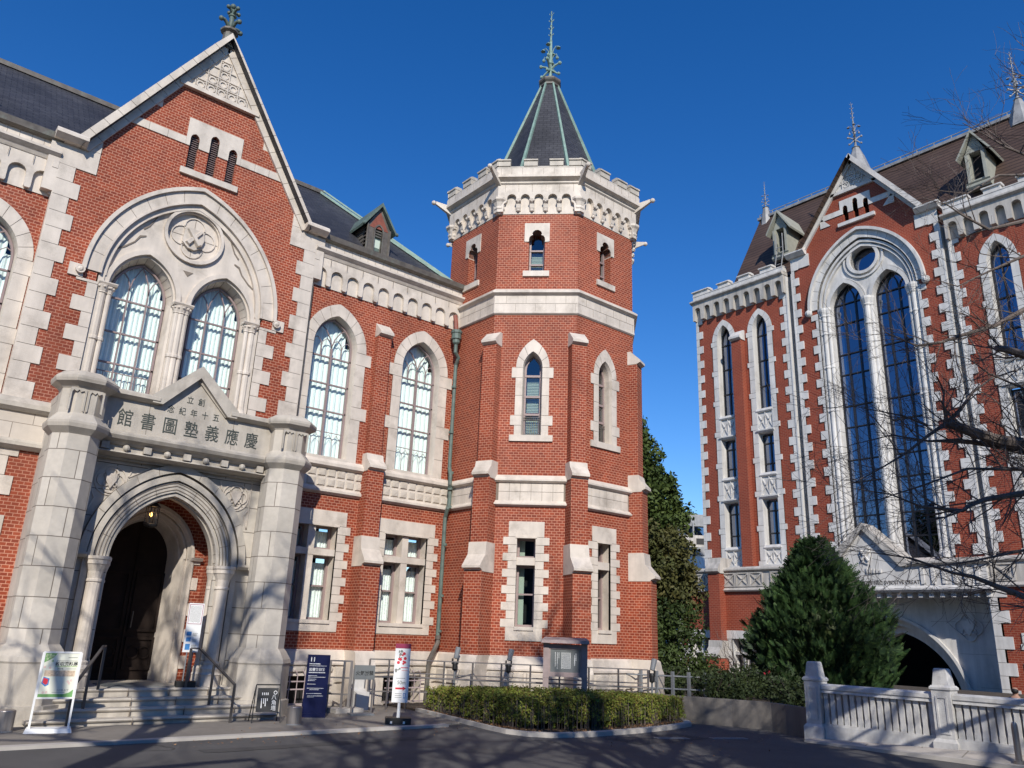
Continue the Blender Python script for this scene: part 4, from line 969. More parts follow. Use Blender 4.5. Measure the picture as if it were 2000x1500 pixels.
for k in (0, 1, 2, 3):
    fr = face(k); c = 1.01; w_ = .205
    mb = MB(); mb.plate(fr, [(c-w_, 11.28)]+trefoil(c, w_, 11.28, 11.26)[1:-1]+[(c+w_, 11.28), (c+.325, 11.28), (c+.325, 11.81), (c-.325, 11.81), (c-.325, 11.28)], (), -.24, .02)
    build('window_surround', mb, 'stone', LIB); mb = MB(); mb.box(fr, c-.335, c+.335, 10.29, 10.44, -.3, .045); build('sill', mb, 'stone', LIB)
    fb = MB(); fb.rings(fr, rect(c-.2, c+.2, 10.44, 11.65), rect(c-.155, c+.155, 10.48, 11.6), -.30, -.22, closed=True)
    for v in (11.12, 10.72): fb.box(fr, c-.2, c+.2, v-.02, v+.02, -.3, -.21)
    f = build('window', fb, 'frame', LIB); g = MB(); g.plate(fr, rect(c-.2, c+.2, 10.44, 11.65), d0=-.26, d1=-.26, sides=False); build('glass_pane', g, 'glass_tower', f)
    g = MB()
    for j in range(15): v = 10.5+j*.04; g.box(fr, c-.15, c+.15, v, v+.027, -.35, -.34)
    build('blind', g, 'blind', f)
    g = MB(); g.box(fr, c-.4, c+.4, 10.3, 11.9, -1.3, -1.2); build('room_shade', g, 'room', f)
# arcaded cornice
mb = MB()
for k in range(8):
    fr = face(k); e_ = .05; u0, u1 = -e_, TA+e_; nb = 5; p = (TA-.28)/nb; poly = [(u0, 12.10), (.10, 12.10), (.12, 12.34)]
    for i in range(nb):
        c = .14+p*(i+.5); r = p*.33; poly += [(c-r-.02, 12.38)]+[(c+r*math.cos(math.pi-math.pi*j/8), 12.50+r*math.sin(math.pi*j/8)) for j in range(9)]+[(c+r+.02, 12.38)]
    poly += [(TA-.12, 12.34), (TA-.10, 12.10), (u1, 12.10), (u1, 12.92), (u0, 12.92)]
    mb.plate(fr, poly, (), -.02, .12); mb.box(fr, 0, TA, 12.08, 12.92, -.3, .015)
    for i in range(nb+1):
        u = .14+p*i; mb.box(fr, u-.003, u+.003, 12.68, 12.9, .11, .124, 1)
        if 0 < i < nb:
            mb.extr(fr, u-.062, u+.062, [(0, 12.14), (.04, 12.16), (.08, 12.24), (.10, 12.34), (.15, 12.38), (.17, 12.46), (0, 12.46)])
            mb.ball(fr.p(u, 12.17, .055), .042, 6); mb.ball(fr.p(u-.05, 12.41, .15), .035, 6); mb.ball(fr.p(u+.05, 12.41, .15), .035, 6)
    cf = corner(k); mb.lathe(cf.ox, cf.oy, [(.07, 12.06), (.12, 12.12), (.12, 12.16), (.15, 12.2), (.15, 12.24), (.13, 12.27), (.17, 12.38), (.22, 12.44), (.22, 12.50)], 8, R(22.5))
ring8(mb, [(-.2, 12.90), (.13, 12.90), (.16, 12.93), (.16, 12.96), (.14, 12.98), (.20, 13.02), (.27, 13.05), (.27, 13.12), (.22, 13.14), (.22, 13.33), (-.2, 13.33)])
for k in range(8):
    fr = face(k)
    for i in range(8): mb.box(fr, .02+i*.28, .026+i*.28, 13.15, 13.33, .21, .223, 1)
build('tower_cornice', mb, SM, LIB)
mb = MB(); L = TA+2*.22*T8
for k in range(8):
    fr = face(k); z = 13.33
    mb.extr(fr, -.0, TA, [(-.05, z), (.20, z), (.20, z+.05), (.16, z+.10), (-.05, z+.10)], T8, T8)
    for a, b in ((-.02, .26), (.62, .98), (1.30, 1.66), (1.98, TA+.02)):
        if a > 1.9: a, b = TA-.26, TA+.02
        aa = a-.2*T8 if a < 0 else a; bb = b+.2*T8 if b > TA else b
        mb.box(fr, aa, bb, z+.09, z+.24, -.0, .20); mb.extr(fr, aa-.01, bb+.01, [(-.02, z+.24), (.23, z+.24), (.23, z+.28), (.15, z+.33), (-.02, z+.33)])
build('battlement', mb, 'stone_grey', LIB)
for k in range(8):
    cf = corner(k); mb = MB()
    mb.hexa([cf.p(-.07, 12.80, .0), cf.p(.07, 12.80, .0), cf.p(.035, 13.14, .56), cf.p(-.035, 13.14, .56)], [cf.p(-.10, 13.10, .0), cf.p(.10, 13.10, .0), cf.p(.04, 13.22, .56), cf.p(-.04, 13.22, .56)])
    mb.ball(cf.p(0, 13.18, .62), .068, 8); build('gargoyle', mb, 'stone', LIB)
# spire
mb = MB(); base = 13.35; top = 18.0; rb, rt = 1.95, .26
TS = (TC[0]+.05, TC[1]-.05)
P8 = lambda r, z: [(TS[0]+r*math.cos(R(22.5+45*k)), TS[1]+r*math.sin(R(22.5+45*k)), z) for k in range(8)]
mb.add(P8(rb, base)+P8(rt, top), [(i, (i+1) % 8, 8+(i+1) % 8, 8+i) for i in range(8)]); tr = build('tower_roof', mb, 'slate', LIB)
for k in range(8):
    mb = MB(); a, b = P8(rb+.02, base)[k], P8(rt+.02, top)[k]; mb.tube([a, b], [.06, .035], 4); build('hip_flashing', mb, 'verdigris_light', tr)
mb = MB(); mb.lathe(TS[0], TS[1], [(.30, 17.93), (.32, 17.95), (.32, 18.0), (.29, 18.02), (.35, 18.08), (.37, 18.12), (.36, 18.18), (.20, 18.23), (.12, 18.27)], 8, R(22.5)); mb.lathe(TC[0], TC[1], [(2.3, 13.3), (2.3, 13.36), (1.9, 13.42)], 8, R(22.5)); build('roof_cap', mb, 'bronze', tr)
finial(LIB, TS[0], TS[1], 18.22, 2.75, 'verdigris_light')
# ---- copper downpipe in the corner of wing and tower
mb = MB(); X = 11.12
mb.tube([(X, 15.85, 9.55), (X, 15.78, 9.3), (X, 15.76, 9.1)], .06, 8); build('rusty_outlet', mb, 'rust', LIB)
mb = MB(); mb.lathe(X, 15.74, [(.07, 8.72), (.10, 8.76), (.10, 8.84), (.13, 8.86), (.13, 9.0), (.15, 9.02), (.15, 9.08), (.13, 9.10)], 10)
mb.tube([(X, 15.74, 8.75), (X, 15.74, 8.5), (X+.12, 15.76, 8.38), (X+.12, 15.86, 8.2), (X+.12, 15.86, 5.5), (X+.05, 15.70, 5.3), (X+.05, 15.70, 5.05), (X+.12, 15.78, 4.9), (X+.12, 15.78, 4.6), (X+.05, 15.74, 4.45), (X+.08, 15.86, 4.25), (X+.08, 15.86, 1.5)], .05, 8)
for z in (7.6, 6.4, 5.35, 4.95, 4.5, 3.6, 2.4, 1.6): mb.lathe(X+.10, 15.85 if z not in (5.35, 4.95, 4.5) else 15.75, [(.065, z-.03), (.065, z+.03)], 8)
build('drainpipe', mb, 'verdigris', LIB)
mb = MB(); mb.tube([(X+.08, 15.86, 1.5), (X+.08, 15.84, 1.35), (X-.22, 15.72, .95), (X-.25, 15.72, .0)], .055, 8); mb.lathe(X+.08, 15.85, [(.07, 1.42), (.07, 1.5)], 8); build('drainpipe', mb, 'bronze', LIB)
# slim pipe between the gable pier and the wing
mb = MB(); mb.tube([(7.09, 15.93, 9.2), (7.09, 15.93, 5.2)], .03, 6); build('drainpipe', mb, 'bronze', LIB)

# ================================================================== UNIVERSITY BUILDING ACROSS THE GARDEN
UB = thing('university_building', 'tall red brick building with brown tiled roof and two huge blue arched windows', 'building', (32, -14.5, 0))
UB.location = (32, 14.5, 0); ORG[UB.name] = Vector((32, 14.5, 0))
FB = Fr(32, 0, -90); CB = -14.5; S2M = ['stone_far', 'joint_far']
def ub():
    fr = FB; c = CB
    lw = [(-21.85, ), (-19.78, )]
    wings = [(-23.5, -18.2, (-21.85, -19.78)), (-10.85, 2.0, (-9.2, -7.1, -2.2, .0))]
    for u0, u1, cs in wings:
        holes = []
        for q in cs: holes += [aopen(q, .42, 16.2, .82, 4.92, 8)]
        mb = MB(); mb.plate(fr, rect(u0, u1, 4.7, 17.8), holes, -.6, 0); build('wing_wall', mb, 'brick_far', UB)
        for q in cs:
            mb = MB(); voussoirs(mb, fr, q, .40, .80, .67, 1.10, 16.2, -.05, .05, 3, gap=.02)
            for s in (-1, 1):
                mb.box(fr, min(q+s*.40, q+s*.67), max(q+s*.40, q+s*.67), 4.9, 16.2, -.05, .042, 1); v = 16.2; k = 0
                while v > 4.95:
                    h_ = .26 if k % 3 == 0 else .66; o = .76 if k % 3 == 0 else .67; lo = max(v-h_, 4.9)
                    mb.box(fr, min(q+s*.40, q+s*o), max(q+s*.40, q+s*o), lo+.01, v-.01, -.05, .05, 0); v = lo; k += 1
            mb.loft(fr, aopen(q, .40, 16.2, .80, 4.93, 8), .05, aopen(q, .385, 16.2, .77, 4.93, 8), -.45)
            build('window_surround', mb, S2M, UB)
            for lo, hi in ((11.15, 12.05), (8.05, 8.98), (4.95, 5.68)):   # carved panels under the sills
                mb = MB(); mb.box(fr, q-.40, q+.40, lo, hi, -.3, -.02); mb.extr(fr, q-.44, q+.44, [(-.3, hi-.02), (.05, hi-.02), (.09, hi+.04), (.03, hi+.16), (-.3, hi+.18)])
                mb.extr(fr, q-.46, q+.46, [(-.3, lo-.12), (.05, lo-.12), (.13, lo-.04), (.13, lo+.02), (-.3, lo+.08)])
                for a, b in ((q-.36, q-.02), (q+.02, q+.36)):
                    for x0, x1 in ((a, b), (b, a)): mb.tube([fr.p(x0, lo+.14, .0), fr.p(x1, hi-.12, .0)], .035, 4)
                for a in (q-.38, q, q+.38): mb.box(fr, a-.02, a+.02, lo+.05, hi, -.02, .03)
                build('carved_panel', mb, 'stone_far', UB)
            for lo, hi, ar in ((12.2, 16.2, True), (9.0, 11.0, False), (5.75, 7.87, False)):
                shape = aopen(q, .37, 16.2, .75, lo, 8) if ar else rect(q-.39, q+.39, lo, hi)
                ins = aopen(q, .31, 16.2, .68, lo+.06, 8) if ar else rect(q-.33, q+.33, lo+.06, hi-.06)
                fb = MB(); fb.rings(fr, shape, ins, -.42, -.32, closed=True); fb.box(fr, q-.03, q+.03, lo, hi+(.55 if ar else 0), -.42, -.31)
                for v in ((16.0, 14.7, 13.4) if ar else (lo+(hi-lo)*.3, lo+(hi-lo)*.78)): fb.box(fr, q-.37, q+.37, v-.03, v+.03, -.42, -.31)
                f = build('window', fb, 'frame_dark', UB); g = MB(); g.plate(fr, shape, d0=-.37, d1=-.37, sides=False); build('glass_pane', g, 'glass_far', f)
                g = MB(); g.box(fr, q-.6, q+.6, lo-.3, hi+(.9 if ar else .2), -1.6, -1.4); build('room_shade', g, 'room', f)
        # arcade, cornice, battlement
        n = round((u1-u0)/.58); p = (u1-u0)/n; poly = [(u0, 17.60)]
        for i in range(n):
            m = u0+p*(i+.5); r = p*.30; poly += [(m-r-.02, 17.60)]+[(m+r*math.cos(math.pi-math.pi*j/6), 18.12+r*math.sin(math.pi*j/6)) for j in range(7)]+[(m+r+.02, 17.60)]
        poly += [(u1, 17.60), (u1, 18.55), (u0, 18.55)]
        mb = MB(); mb.plate(fr, poly, (), -.02, .28); mb.box(fr, u0, u1, 17.58, 18.56, -.3, .03)
        mb.extr(fr, u0-.10, u1, [(-.2, 18.52), (.28, 18.52), (.42, 18.60), (.42, 18.66), (.30, 18.74), (-.2, 18.74)])
        build('cornice', mb, 'stone_far_dirty', UB)
        mb = MB(); mb.box(fr, u0, u1, 18.72, 18.98, -.1, .22); mb.extr(fr, u0, u1, [(-.1, 18.96), (.24, 18.96), (.24, 19.0), (.1, 19.04), (-.1, 19.04)])
        u = u0
        while u < u1-.3:
            e = min(u+(.95 if u == u0 else .62), u1); mb.box(fr, u, e, 18.97, 19.20, -.12, .22); mb.extr(fr, u-.05, e+.05, [(-.16, 19.20), (.30, 19.20), (.30, 19.25), (.12, 19.31), (-.16, 19.31)]); u = e+.62
        build('battlement', mb, 'stone_far', UB)
    # quoins beside the slots and at the far corner
    mb = MB()
    stones(mb, fr, -23.5, -23.32, -23.10, 5.0, 17.6, .40, -.05, .04, gap=.02)
    build('quoin_stones', mb, S2M, UB); mb = MB(); stones(mb, fr, -18.2, -18.42, -18.62, 5.0, 17.6, .40, -.05, .04, gap=.02)
    build('quoin_stones', mb, S2M, UB); mb = MB(); stones(mb, fr, -17.88, -17.72, -17.52, 5.0, 19.2, .40, -.05, .06, gap=.02, first=1)
    build('quoin_stones', mb, S2M, UB); mb = MB(); stones(mb, fr, -11.12, -11.32, -11.54, 5.0, 19.2, .40, -.05, .06, gap=.02, first=1)
    build('quoin_stones', mb, S2M, UB); mb = MB(); stones(mb, fr, -10.85, -10.68, -10.48, 5.0, 17.6, .40, -.05, .04, gap=.02)
    for a, b in ((-18.2, -17.88), (-11.12, -10.85)):
        mb.box(fr, a-.02, b+.02, 4.9, 18.6, -.6, -.36); mb.box(fr, a-.03, a+.03, 4.9, 18.5, -.4, .07); mb.box(fr, b-.03, b+.03, 4.9, 18.5, -.4, .07)
    build('quoin_stones', mb, S2M, UB)
    # end wall and body
    mb = MB(); mb.wbox(32.6, 41, 23.0, 23.48, -.5, 18.6); mb.wbox(32.6, 41, -2.5, -2.0, -.5, 18.6); build('side_wall', mb, 'brick_far', UB)
    # buttress between the narrow windows
    bb = Fr(32, 20.95, -90)
    mb = MB(); mb.box(bb, -.27, .27, 4.8, 15.9, -.1, .32); b = build('buttress', mb, 'brick_far', UB)
    mb = MB(); mb.extr(bb, -.31, .31, [(-.1, 15.85), (.32, 15.85), (.48, 15.93), (.48, 16.03), (.10, 16.38), (-.1, 16.38)]); build('cap_stone', mb, 'stone_far', b)
    # ---- gable bay
    HWG, sh, ap = 3.38, 19.3, 23.30; sl = (ap-sh-.3)/2.75
    holes = [aopen(c, 2.30, 16.3, 2.95, 4.9, 14)]
    for q, t in ((-.48, 20.85), (0, 21.05), (.48, 20.85)): holes.append(aopen(c+q, .12, t, .15, 20.15, 4))
    mb = MB(); mb.plate(fr, [(c-HWG, 4.7), (c+HWG, 4.7), (c+HWG, sh), (c+2.75, sh+.3), (c, ap), (c-2.75, sh+.3), (c-HWG, sh)], holes, -.6, 0); build('gable_wall', mb, 'brick_far', UB)
    mb = MB()
    for s in (-1, 1):
        P = lambda t, off, s=s: (c+s*(2.75*(1-t)+off*.85), sh+.3+(ap-sh-.3)*t+off*.53)
        mb.plate(fr, [P(0, -.10), P(1, -.10), (c, ap+.22), P(0, .12)], (), -.6, .17)
        mb.plate(fr, [P(0, -.24), P(1, -.24), P(1, -.05), P(0, -.05)], (), -.3, .12)
        a, b = sorted((c+s*2.55, c+s*3.5)); mb.extr(fr, a, b, [(-.5, sh-.05), (.18, sh-.05), (.36, sh+.10), (.36, sh+.16), (.1, sh+.30), (-.5, sh+.30)])
        mb.box(fr, min(c+s*2.45, c+s*3.38), max(c+s*2.45, c+s*3.38), sh-.65, sh-.03, -.1, .055)
        for t, w_ in ((.28, .5), (.70, .38)): x = 2.75*(1-t)-.25; z = sh+.3+(ap-sh-.3)*t; mb.plate(fr, [(c+s*x, z-.38), (c+s*x, z+.2), (c+s*(x-w_), z-.38)], (), -.1, .04)
    build('coping', mb, 'stone_far', UB)
    mb = MB(); tv = 21.72; hb = (ap-tv)/sl*.92
    mb.plate(fr, [(c-hb+.15, tv), (c+hb-.15, tv), (c, ap-.3)], (), -.1, .03); mb.box(fr, c-hb, c+hb, tv-.1, tv+.04, -.1, .12)
    st = .31
    for j in range(5):
        v = tv+.06+j*st; ww = (ap-.35-v)/sl-.08
        if ww > .1: mb.box(fr, c-ww, c+ww, v, v+.04, .02, .09)
        for i in range(-3, 4):
            if abs(i*st)+.1 < ww-.1: mb.rings(fr, circ(c+i*st, v+.18, .11, 8), circ(c+i*st, v+.18, .07, 8), .02, .07, closed=True)
    for i in range(-4, 4): u = c+(i+.5)*st; mb.box(fr, u-.02, u+.02, tv, max(tv+.1, ap-.4-abs(u-c)*sl), .02, .085)
    build('diaper_panel', mb, 'stone_far', UB)
    mb = MB(); up = [(c-.72, 20.60)]
    for q, t in ((-.48, 20.85), (0, 21.05), (.48, 20.85)): up += aopen(c+q, .12, t, .15, 20.60, 4)
    up += [(c+.72, 20.60), (c+.72, 21.30), (c-.72, 21.30)]; mb.plate(fr, up, (), -.3, .04)
    bw = (ap-20.75)/sl-.1
    for s in (-1, 1): mb.box(fr, min(c+s*.72, c+s*bw), max(c+s*.72, c+s*bw), 20.60, 20.86, -.1, .04)
    mb.box(fr, c-.85, c+.85, 19.98, 20.15, -.3, .12); build('stone_band', mb, 'stone_far', UB)
    mb = MB(); mb.box(fr, c-.8, c+.8, 20.1, 21.4, -.5, -.45); build('louvre', mb, 'room', UB)
    # great arch with two tall lights and a round eye
    mb = MB(); S = 16.3
    voussoirs(mb, fr, c, 2.22, 2.86, 2.50, 3.22, S, -.1, .06, 9, gap=.02)
    mb.rings(fr, arch(c, 2.50, S, 3.22, 26), arch(c, 2.62, S, 3.36, 26), -.1, .20)
    mb.rings(fr, arch(c, 2.06, S, 2.66, 26), arch(c, 2.16, S, 2.79, 26), -.3, -.02); mb.rings(fr, arch(c, 1.92, S, 2.48, 26), arch(c, 2.0, S, 2.58, 26), -.4, -.08)
    for s in (-1, 1):
        stones(mb, fr, c+s*2.22, c+s*2.34, c+s*2.56, 5.0, S-.2, .40, -.1, .05, gap=.02); mb.ball(fr.p(c+s*2.62, S-.1, .12), .17, 8)
        mb.box(fr, min(c+s*2.10, c+s*2.26), max(c+s*2.10, c+s*2.26), 5., S, -.5, -.04)
    build('great_arch', mb, S2M, UB)
    wc = (c-.98, c+.98)
    mb = MB(); mb.plate(fr, aopen(c, 2.2, S, 2.85, 4.9, 14), [aopen(w_, .74, 16.2, 1.12, 5.0, 10) for w_ in wc]+[circ(c, 18.20, .60, 28)], -.7, -.22)
    for w_ in wc:
        mb.rings(fr, arch(w_, .74, 16.2, 1.12, 12), arch(w_, .90, 16.2, 1.31, 12), -.3, -.12); mb.rings(fr, arch(w_, .92, 16.2, 1.33, 12), arch(w_, .97, 16.2, 1.39, 12), -.3, -.16)
    mb.rings(fr, circ(c, 18.2, .60, 28), circ(c, 18.2, .74, 28), -.6, -.10, closed=True); mb.rings(fr, circ(c, 18.2, .84, 28), circ(c, 18.2, .92, 28), -.3, -.14, closed=True)
    build('tympanum', mb, 'stone_far', UB)
    for us in (((c, .12, .0), (c-.15, .085, -.1), (c+.15, .085, -.1)), ((c-1.82, .09, -.05), (c-2.0, .10, .02), (c-2.16, .07, -.0)), ((c+1.82, .09, -.05), (c+2.0, .10, .02), (c+2.16, .07, -.0))):
        mb = MB()
        for u, r, d in us:
            x = fr.p(u, 0, d-.1); pr = [(r*1.6, 4.95), (r*1.6, 5.15), (r, 5.3)]
            for v in (7.4, 9.4, 11.4, 13.4, 15.0): pr += [(r, v), (r*1.25, v+.03), (r*1.25, v+.09), (r, v+.12)]
            pr += [(r, 15.85), (r*1.4, 15.92), (r*1.2, 15.96), (r*1.9, 16.2), (r*1.9, 16.3)]; mb.lathe(x.x, x.y, pr, 10)
        build('column_cluster', mb, 'stone_far', UB)
    for w_ in wc:
        fb = MB(); fb.rings(fr, aopen(w_, .74, 16.2, 1.12, 5.0, 10), aopen(w_, .68, 16.2, 1.05, 5.05, 10), -.62, -.50, closed=True)
        for q in (-.26, .28): fb.box(fr, w_+q-.03, w_+q+.03, 5, 16.6, -.62, -.48)
        v = 5.0+.9; k = 0
        while v < 16.5: fb.box(fr, w_-.74, w_+.74, v-.025, v+.025, -.62, -.49); v += 1.45 if k % 2 else .95; k += 1
        for s in (-1, 1): bars(fb, fr, [(w_+s*.26, 16.5), (w_+s*.2, 16.85), (w_+s*.02, 17.22)], .03, -.52); bars(fb, fr, [(w_+s*.26, 16.4), (w_+s*.35, 16.7), (w_+s*.52, 16.95)], .03, -.52)
        f = build('window', fb, 'frame_dark', UB); g = MB(); g.plate(fr, aopen(w_, .72, 16.2, 1.1, 5.0, 10), d0=-.56, d1=-.56, sides=False); build('glass_pane', g, 'glass_far', f)
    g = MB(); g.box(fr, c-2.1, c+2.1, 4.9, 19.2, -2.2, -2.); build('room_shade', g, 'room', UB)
    g = MB(); g.rings(fr, circ(c, 18.2, .60, 28), circ(c, 18.2, .55, 28), -.6, -.5, closed=True); f = build('round_window', g, 'frame_dark', UB); g = MB(); g.plate(fr, circ(c, 18.2, .58, 28), d0=-.55, d1=-.55, sides=False); build('glass_pane', g, 'glass_far', f)
    # ---- roofs
    mb = MB(); y0, y1 = 21.9, -6.
    mb.add([(32.7, y0, 18.9), (36.2, y0, 24.7), (36.2, y1, 24.7), (32.7, y1, 18.9), (39.7, y0, 18.9), (39.7, y1, 18.9)], [(0, 1, 2, 3), (1, 4, 5, 2), (0, 4, 1)]); rf = build('tiled_roof', mb, 'tile_far', UB)
    mb = MB(); mb.wbox(36.05, 36.35, y1, y0+.1, 24.65, 24.80)
    yy = y0
    mb.tube([(36.2, y0, 25.02), (36.2, y1, 25.02)], .025, 4)
    while yy > y1: mb.wbox(36.18, 36.22, yy-.02, yy+.02, 24.8, 25.02); yy -= .8
    build('ridge_cap', mb, 'lead', rf)
    mb = MB(); mb.add([(31.5, 14.5-2.7, 19.5), (31.5, 14.5, 23.15), (31.5, 14.5+2.7, 19.5), (36.2, 14.5-2.7, 19.5), (36.2, 14.5, 23.15), (36.2, 14.5+2.7, 19.5)], [(0, 1, 4, 3), (1, 2, 5, 4)]); build('gable_roof', mb, 'tile_far', UB)
    for x, y, z, H in ((32.7, 14.5, 24.15, 2.55), (36.2, 21.5, 25.3, 1.7), (36.2, 8.6, 25.4, 2.6)):
        mb = MB(); mb.lathe(x, y, [(.62 if H > 2 else .40, z-1.5), (.34 if H > 2 else .26, z-.5), (.16, z), (.2, z+.03)], 8, R(22.5)); b = build('finial_base', mb, 'lead', UB); finial(UB, x, y, z+.05, H, 'lead')
    for yc in (18.98, 9.75):   # olive metal dormers
        fd = Fr(33.15, yc, -90); v0, ve, va, hw = 20.2, 21.8, 22.75, .40
        mb = MB(); mb.plate(fd, [(-hw, v0), (hw, v0), (hw, ve), (0, va), (-hw, ve)], [rect(-.22, .22, v0+.35, ve+.05)], -1.6, 0, sides=True); mb.extr(fd, -hw-.06, hw+.06, [(-.2, v0-.1), (.08, v0-.1), (.16, v0), (.16, v0+.08), (.1, v0+.14), (.16, v0+.2), (-.2, v0+.26)])
        for s in (-1, 1): mb.box(fd, min(s*.26, s*.38), max(s*.26, s*.38), v0+.2, ve, 0, .09)
        d = build('dormer', mb, 'dormer_far', UB)
        mb = MB()
        for s in (-1, 1): mb.hexa([fd.p(0, va-.04, .22), fd.p(s*.66, ve-.22, .22), fd.p(s*.66, ve-.22, -1.8), fd.p(0, va-.04, -2.6)], [fd.p(0, va+.10, .22), fd.p(s*.70, ve-.14, .22), fd.p(s*.70, ve-.14, -1.8), fd.p(0, va+.10, -2.6)])
        build('dormer_roof', mb, 'dormer_far', d)
        mb = MB(); mb.box(fd, -.22, .22, v0+.3, ve+.1, -.5, -.4); build('dormer_window', mb, 'room', d)
        if yc > 15:
            mb = MB()
            for s in (-.12, .24): mb.tube([fd.p(s, 21.4, .25), fd.p(s, 20.3, .28), fd.p(s, 19.6, .5), fd.p(s, 19.2, .6)], .03, 5)
            for v in (19.7, 20.1, 20.6): mb.tube([fd.p(-.12, v, .35), fd.p(.24, v, .35)], .02, 4)
            build('roof_ladder', mb, 'lead', UB)
    # ---- podium with balustrade of saltire panels
    X = 30.5; fp = Fr(X, 0, -90)
    wins = [(-23.3, -22.2), (-21.15, -20.0)]
    mb = MB(); mb.plate(fp, rect(-24.0, -18.3, -.5, 3.75), [rect(a, b, -.1, 1.75) for a, b in wins], -.5, 0); mb.wbox(X+.5, 41, 23.6, 23.98, -.5, 3.75); build('podium_wall', mb, 'brick_far', UB); mb = MB(); mb.plate(fp, rect(-10.7, 4, -.5, 3.75), [rect(-9.6, -8.6, -.1, 1.9)], -.5, 0)
    build('podium_wall', mb, 'brick_far', UB)
    mb = MB(); mb.wbox(X+.0, 33, -4, 24.0, 4.30, 4.62); build('podium_roof', mb, 'stone_far_dirty', UB)
    mb = MB()
    for u0, u1 in ((-24.05, -17.2), (-12.0, 4)):
        mb.extr(fp, u0, u1, [(-.3, 4.55), (.06, 4.55), (.16, 4.62), (.16, 4.68), (.08, 4.76), (-.3, 4.80)]); mb.extr(fp, u0, u1, [(-.3, 3.72), (.12, 3.72), (.16, 3.78), (.06, 3.88), (-.3, 3.9)]); mb.box(fp, u0, u1, 3.85, 4.58, -.3, .03)
        u = u0+.2
        while u < u1-.8:
            mb.rings(fp, rect(u, u+.66, 3.92, 4.52), rect(u+.05, u+.61, 3.97, 4.47), .02, .08, closed=True)
            for a, b in ((u+.05, u+.61), (u+.61, u+.05)): mb.tube([fp.p(a, 3.97, .05), fp.p(b, 4.47, .05)], .035, 4)
            u += .68; 
            if int((u-u0)/.68) % 3 == 0: u += .35
    build('podium_balustrade', mb, 'stone_far_dirty', UB)
    mb = MB(); stones(mb, fp, -24.0, -23.75, -23.5, -.4, 3.0, .42, -.05, .04, gap=.02); build('quoin_stones', mb, S2M, UB); mb = MB(); stones(mb, fp, -10.7, -10.45, -10.15, -.4, 3.7, .42, -.05, .04, gap=.02); build('quoin_stones', mb, S2M, UB)
    for a, b in wins+[(-9.6, -8.6)]:
        mb = MB(); t = 1.75 if a < -15 else 1.9
        mb.box(fp, a-.28, b+.28, t, t+.34, -.05, .04); 
        for s, q in ((-1, a), (1, b)): stones(mb, fp, q, q+s*.16, q+s*.34, -.3, t, .40, -.05, .035, gap=.02)
        mb.box(fp, (a+b)/2-.06, (a+b)/2+.06, -.1, t, -.4, -.12); mb.box(fp, a, b, 1.10, 1.22, -.4, -.1)
        for s, q in ((1, a), (-1, b)): mb.box(fp, min(q, q+s*.06), max(q, q+s*.06), -.2, t, -.4, -.02)
        build('window_surround', mb, S2M, UB)
        mb = MB(); mb.rings(fp, rect(a, b, -.1, t), rect(a+.12, b-.12, .0, t-.1), -.46, -.40, closed=True); f = build('window', mb, 'frame_dark', UB); mb = MB(); mb.plate(fp, rect(a, b, -.1, t), d0=-.44, d1=-.44, sides=False); build('glass_pane', mb, 'glass_far', f)
        mb = MB(); mb.box(fp, a-.2, b+.2, -.3, t+.2, -1.4, -1.2); build('room_shade', mb, 'room', f)
    bb = Fr(X, 21.68, -90)
    mb = MB(); mb.box(bb, -.30, .30, 1.62, 4.6, -.1, .42); mb.box(bb, -.32, .32, -.4, .98, -.1, .72); b = build('buttress', mb, 'brick_far', UB)
    mb = MB(); mb.extr(bb, -.34, .34, [(-.1, 4.5), (.42, 4.5), (.56, 4.58), (.56, 4.70), (.34, 4.98), (.3, 5.18), (-.6, 5.18)]); build('cap_stone', mb, 'stone_far_dirty', b); mb = MB(); mb.extr(bb, -.35, .35, [(-.1, .94), (.72, .94), (.84, 1.0), (.84, 1.08), (.5, 1.38), (.46, 1.66), (-.1, 1.66)]); build('cap_stone', mb, 'stone_far_dirty', b)
    # ---- entrance porch: oversailing inscribed gable above a great arch
    XP = 30.28; fq = Fr(XP, 0, -90); c -= .3
    mb = MB(); mb.plate(fq, [(c-2.6, 3.78), (c+4.2, 3.78), (c+4.2, 4.52), (c+1.42, 4.52), (c, 5.98), (c-1.42, 4.52), (c-2.6, 4.52)], (), -.9, 0, back=True)
    mb.extr(fq, c-2.6, c+4.3, [(-.9, 3.58), (.02, 3.58), (.10, 3.66), (.10, 3.72), (.02, 3.80), (-.9, 3.80)])
    for k in range(18): mb.box(fq, c-2.4+k*.38, c-2.25+k*.38, 3.40, 3.58, -.9, -.1)
    for k in range(6): mb.box(fq, c+2.0+k*.37, c+2.12+k*.37, 3.86, 4.46, 0, .05)
    build('porch_parapet', mb, 'stone_far', UB)
    mb = MB()
    for s, e in ((-1, 2.6), (1, 4.3)): a, b = sorted((c+s*1.40, c+s*e)); mb.extr(fq, a, b, [(-.9, 4.50), (.04, 4.50), (.16, 4.58), (.16, 4.64), (.05, 4.72), (-.9, 4.72)])
    for s in (-1, 1): mb.plate(fq, [(c+s*1.34, 4.50), (c+s*1.58, 4.50), (c+s*1.60, 4.70), (c, 6.22), (c, 5.96)], (), -.92, .15)
    build('parapet_coping', mb, 'stone_far_dirty', UB)
    text('inscription', 'HOMO NEC VLLVS CVIQVAM PRAEPOSITVS NEC SVBDITVS CREATVR', fq, c+2.15, 3.87, .005, .20, 'bronze', UB, ext=.008, sx=.86, align='RIGHT')
    mb = MB()   # relief of a shield and crossed pens on the porch gable
    mb.plate(fq, [(c-.15, 5.25), (c+.18, 5.25), (c+.22, 4.9), (c+.1, 4.62), (c-.12, 4.72), (c-.2, 5.0)], (), 0, .05)
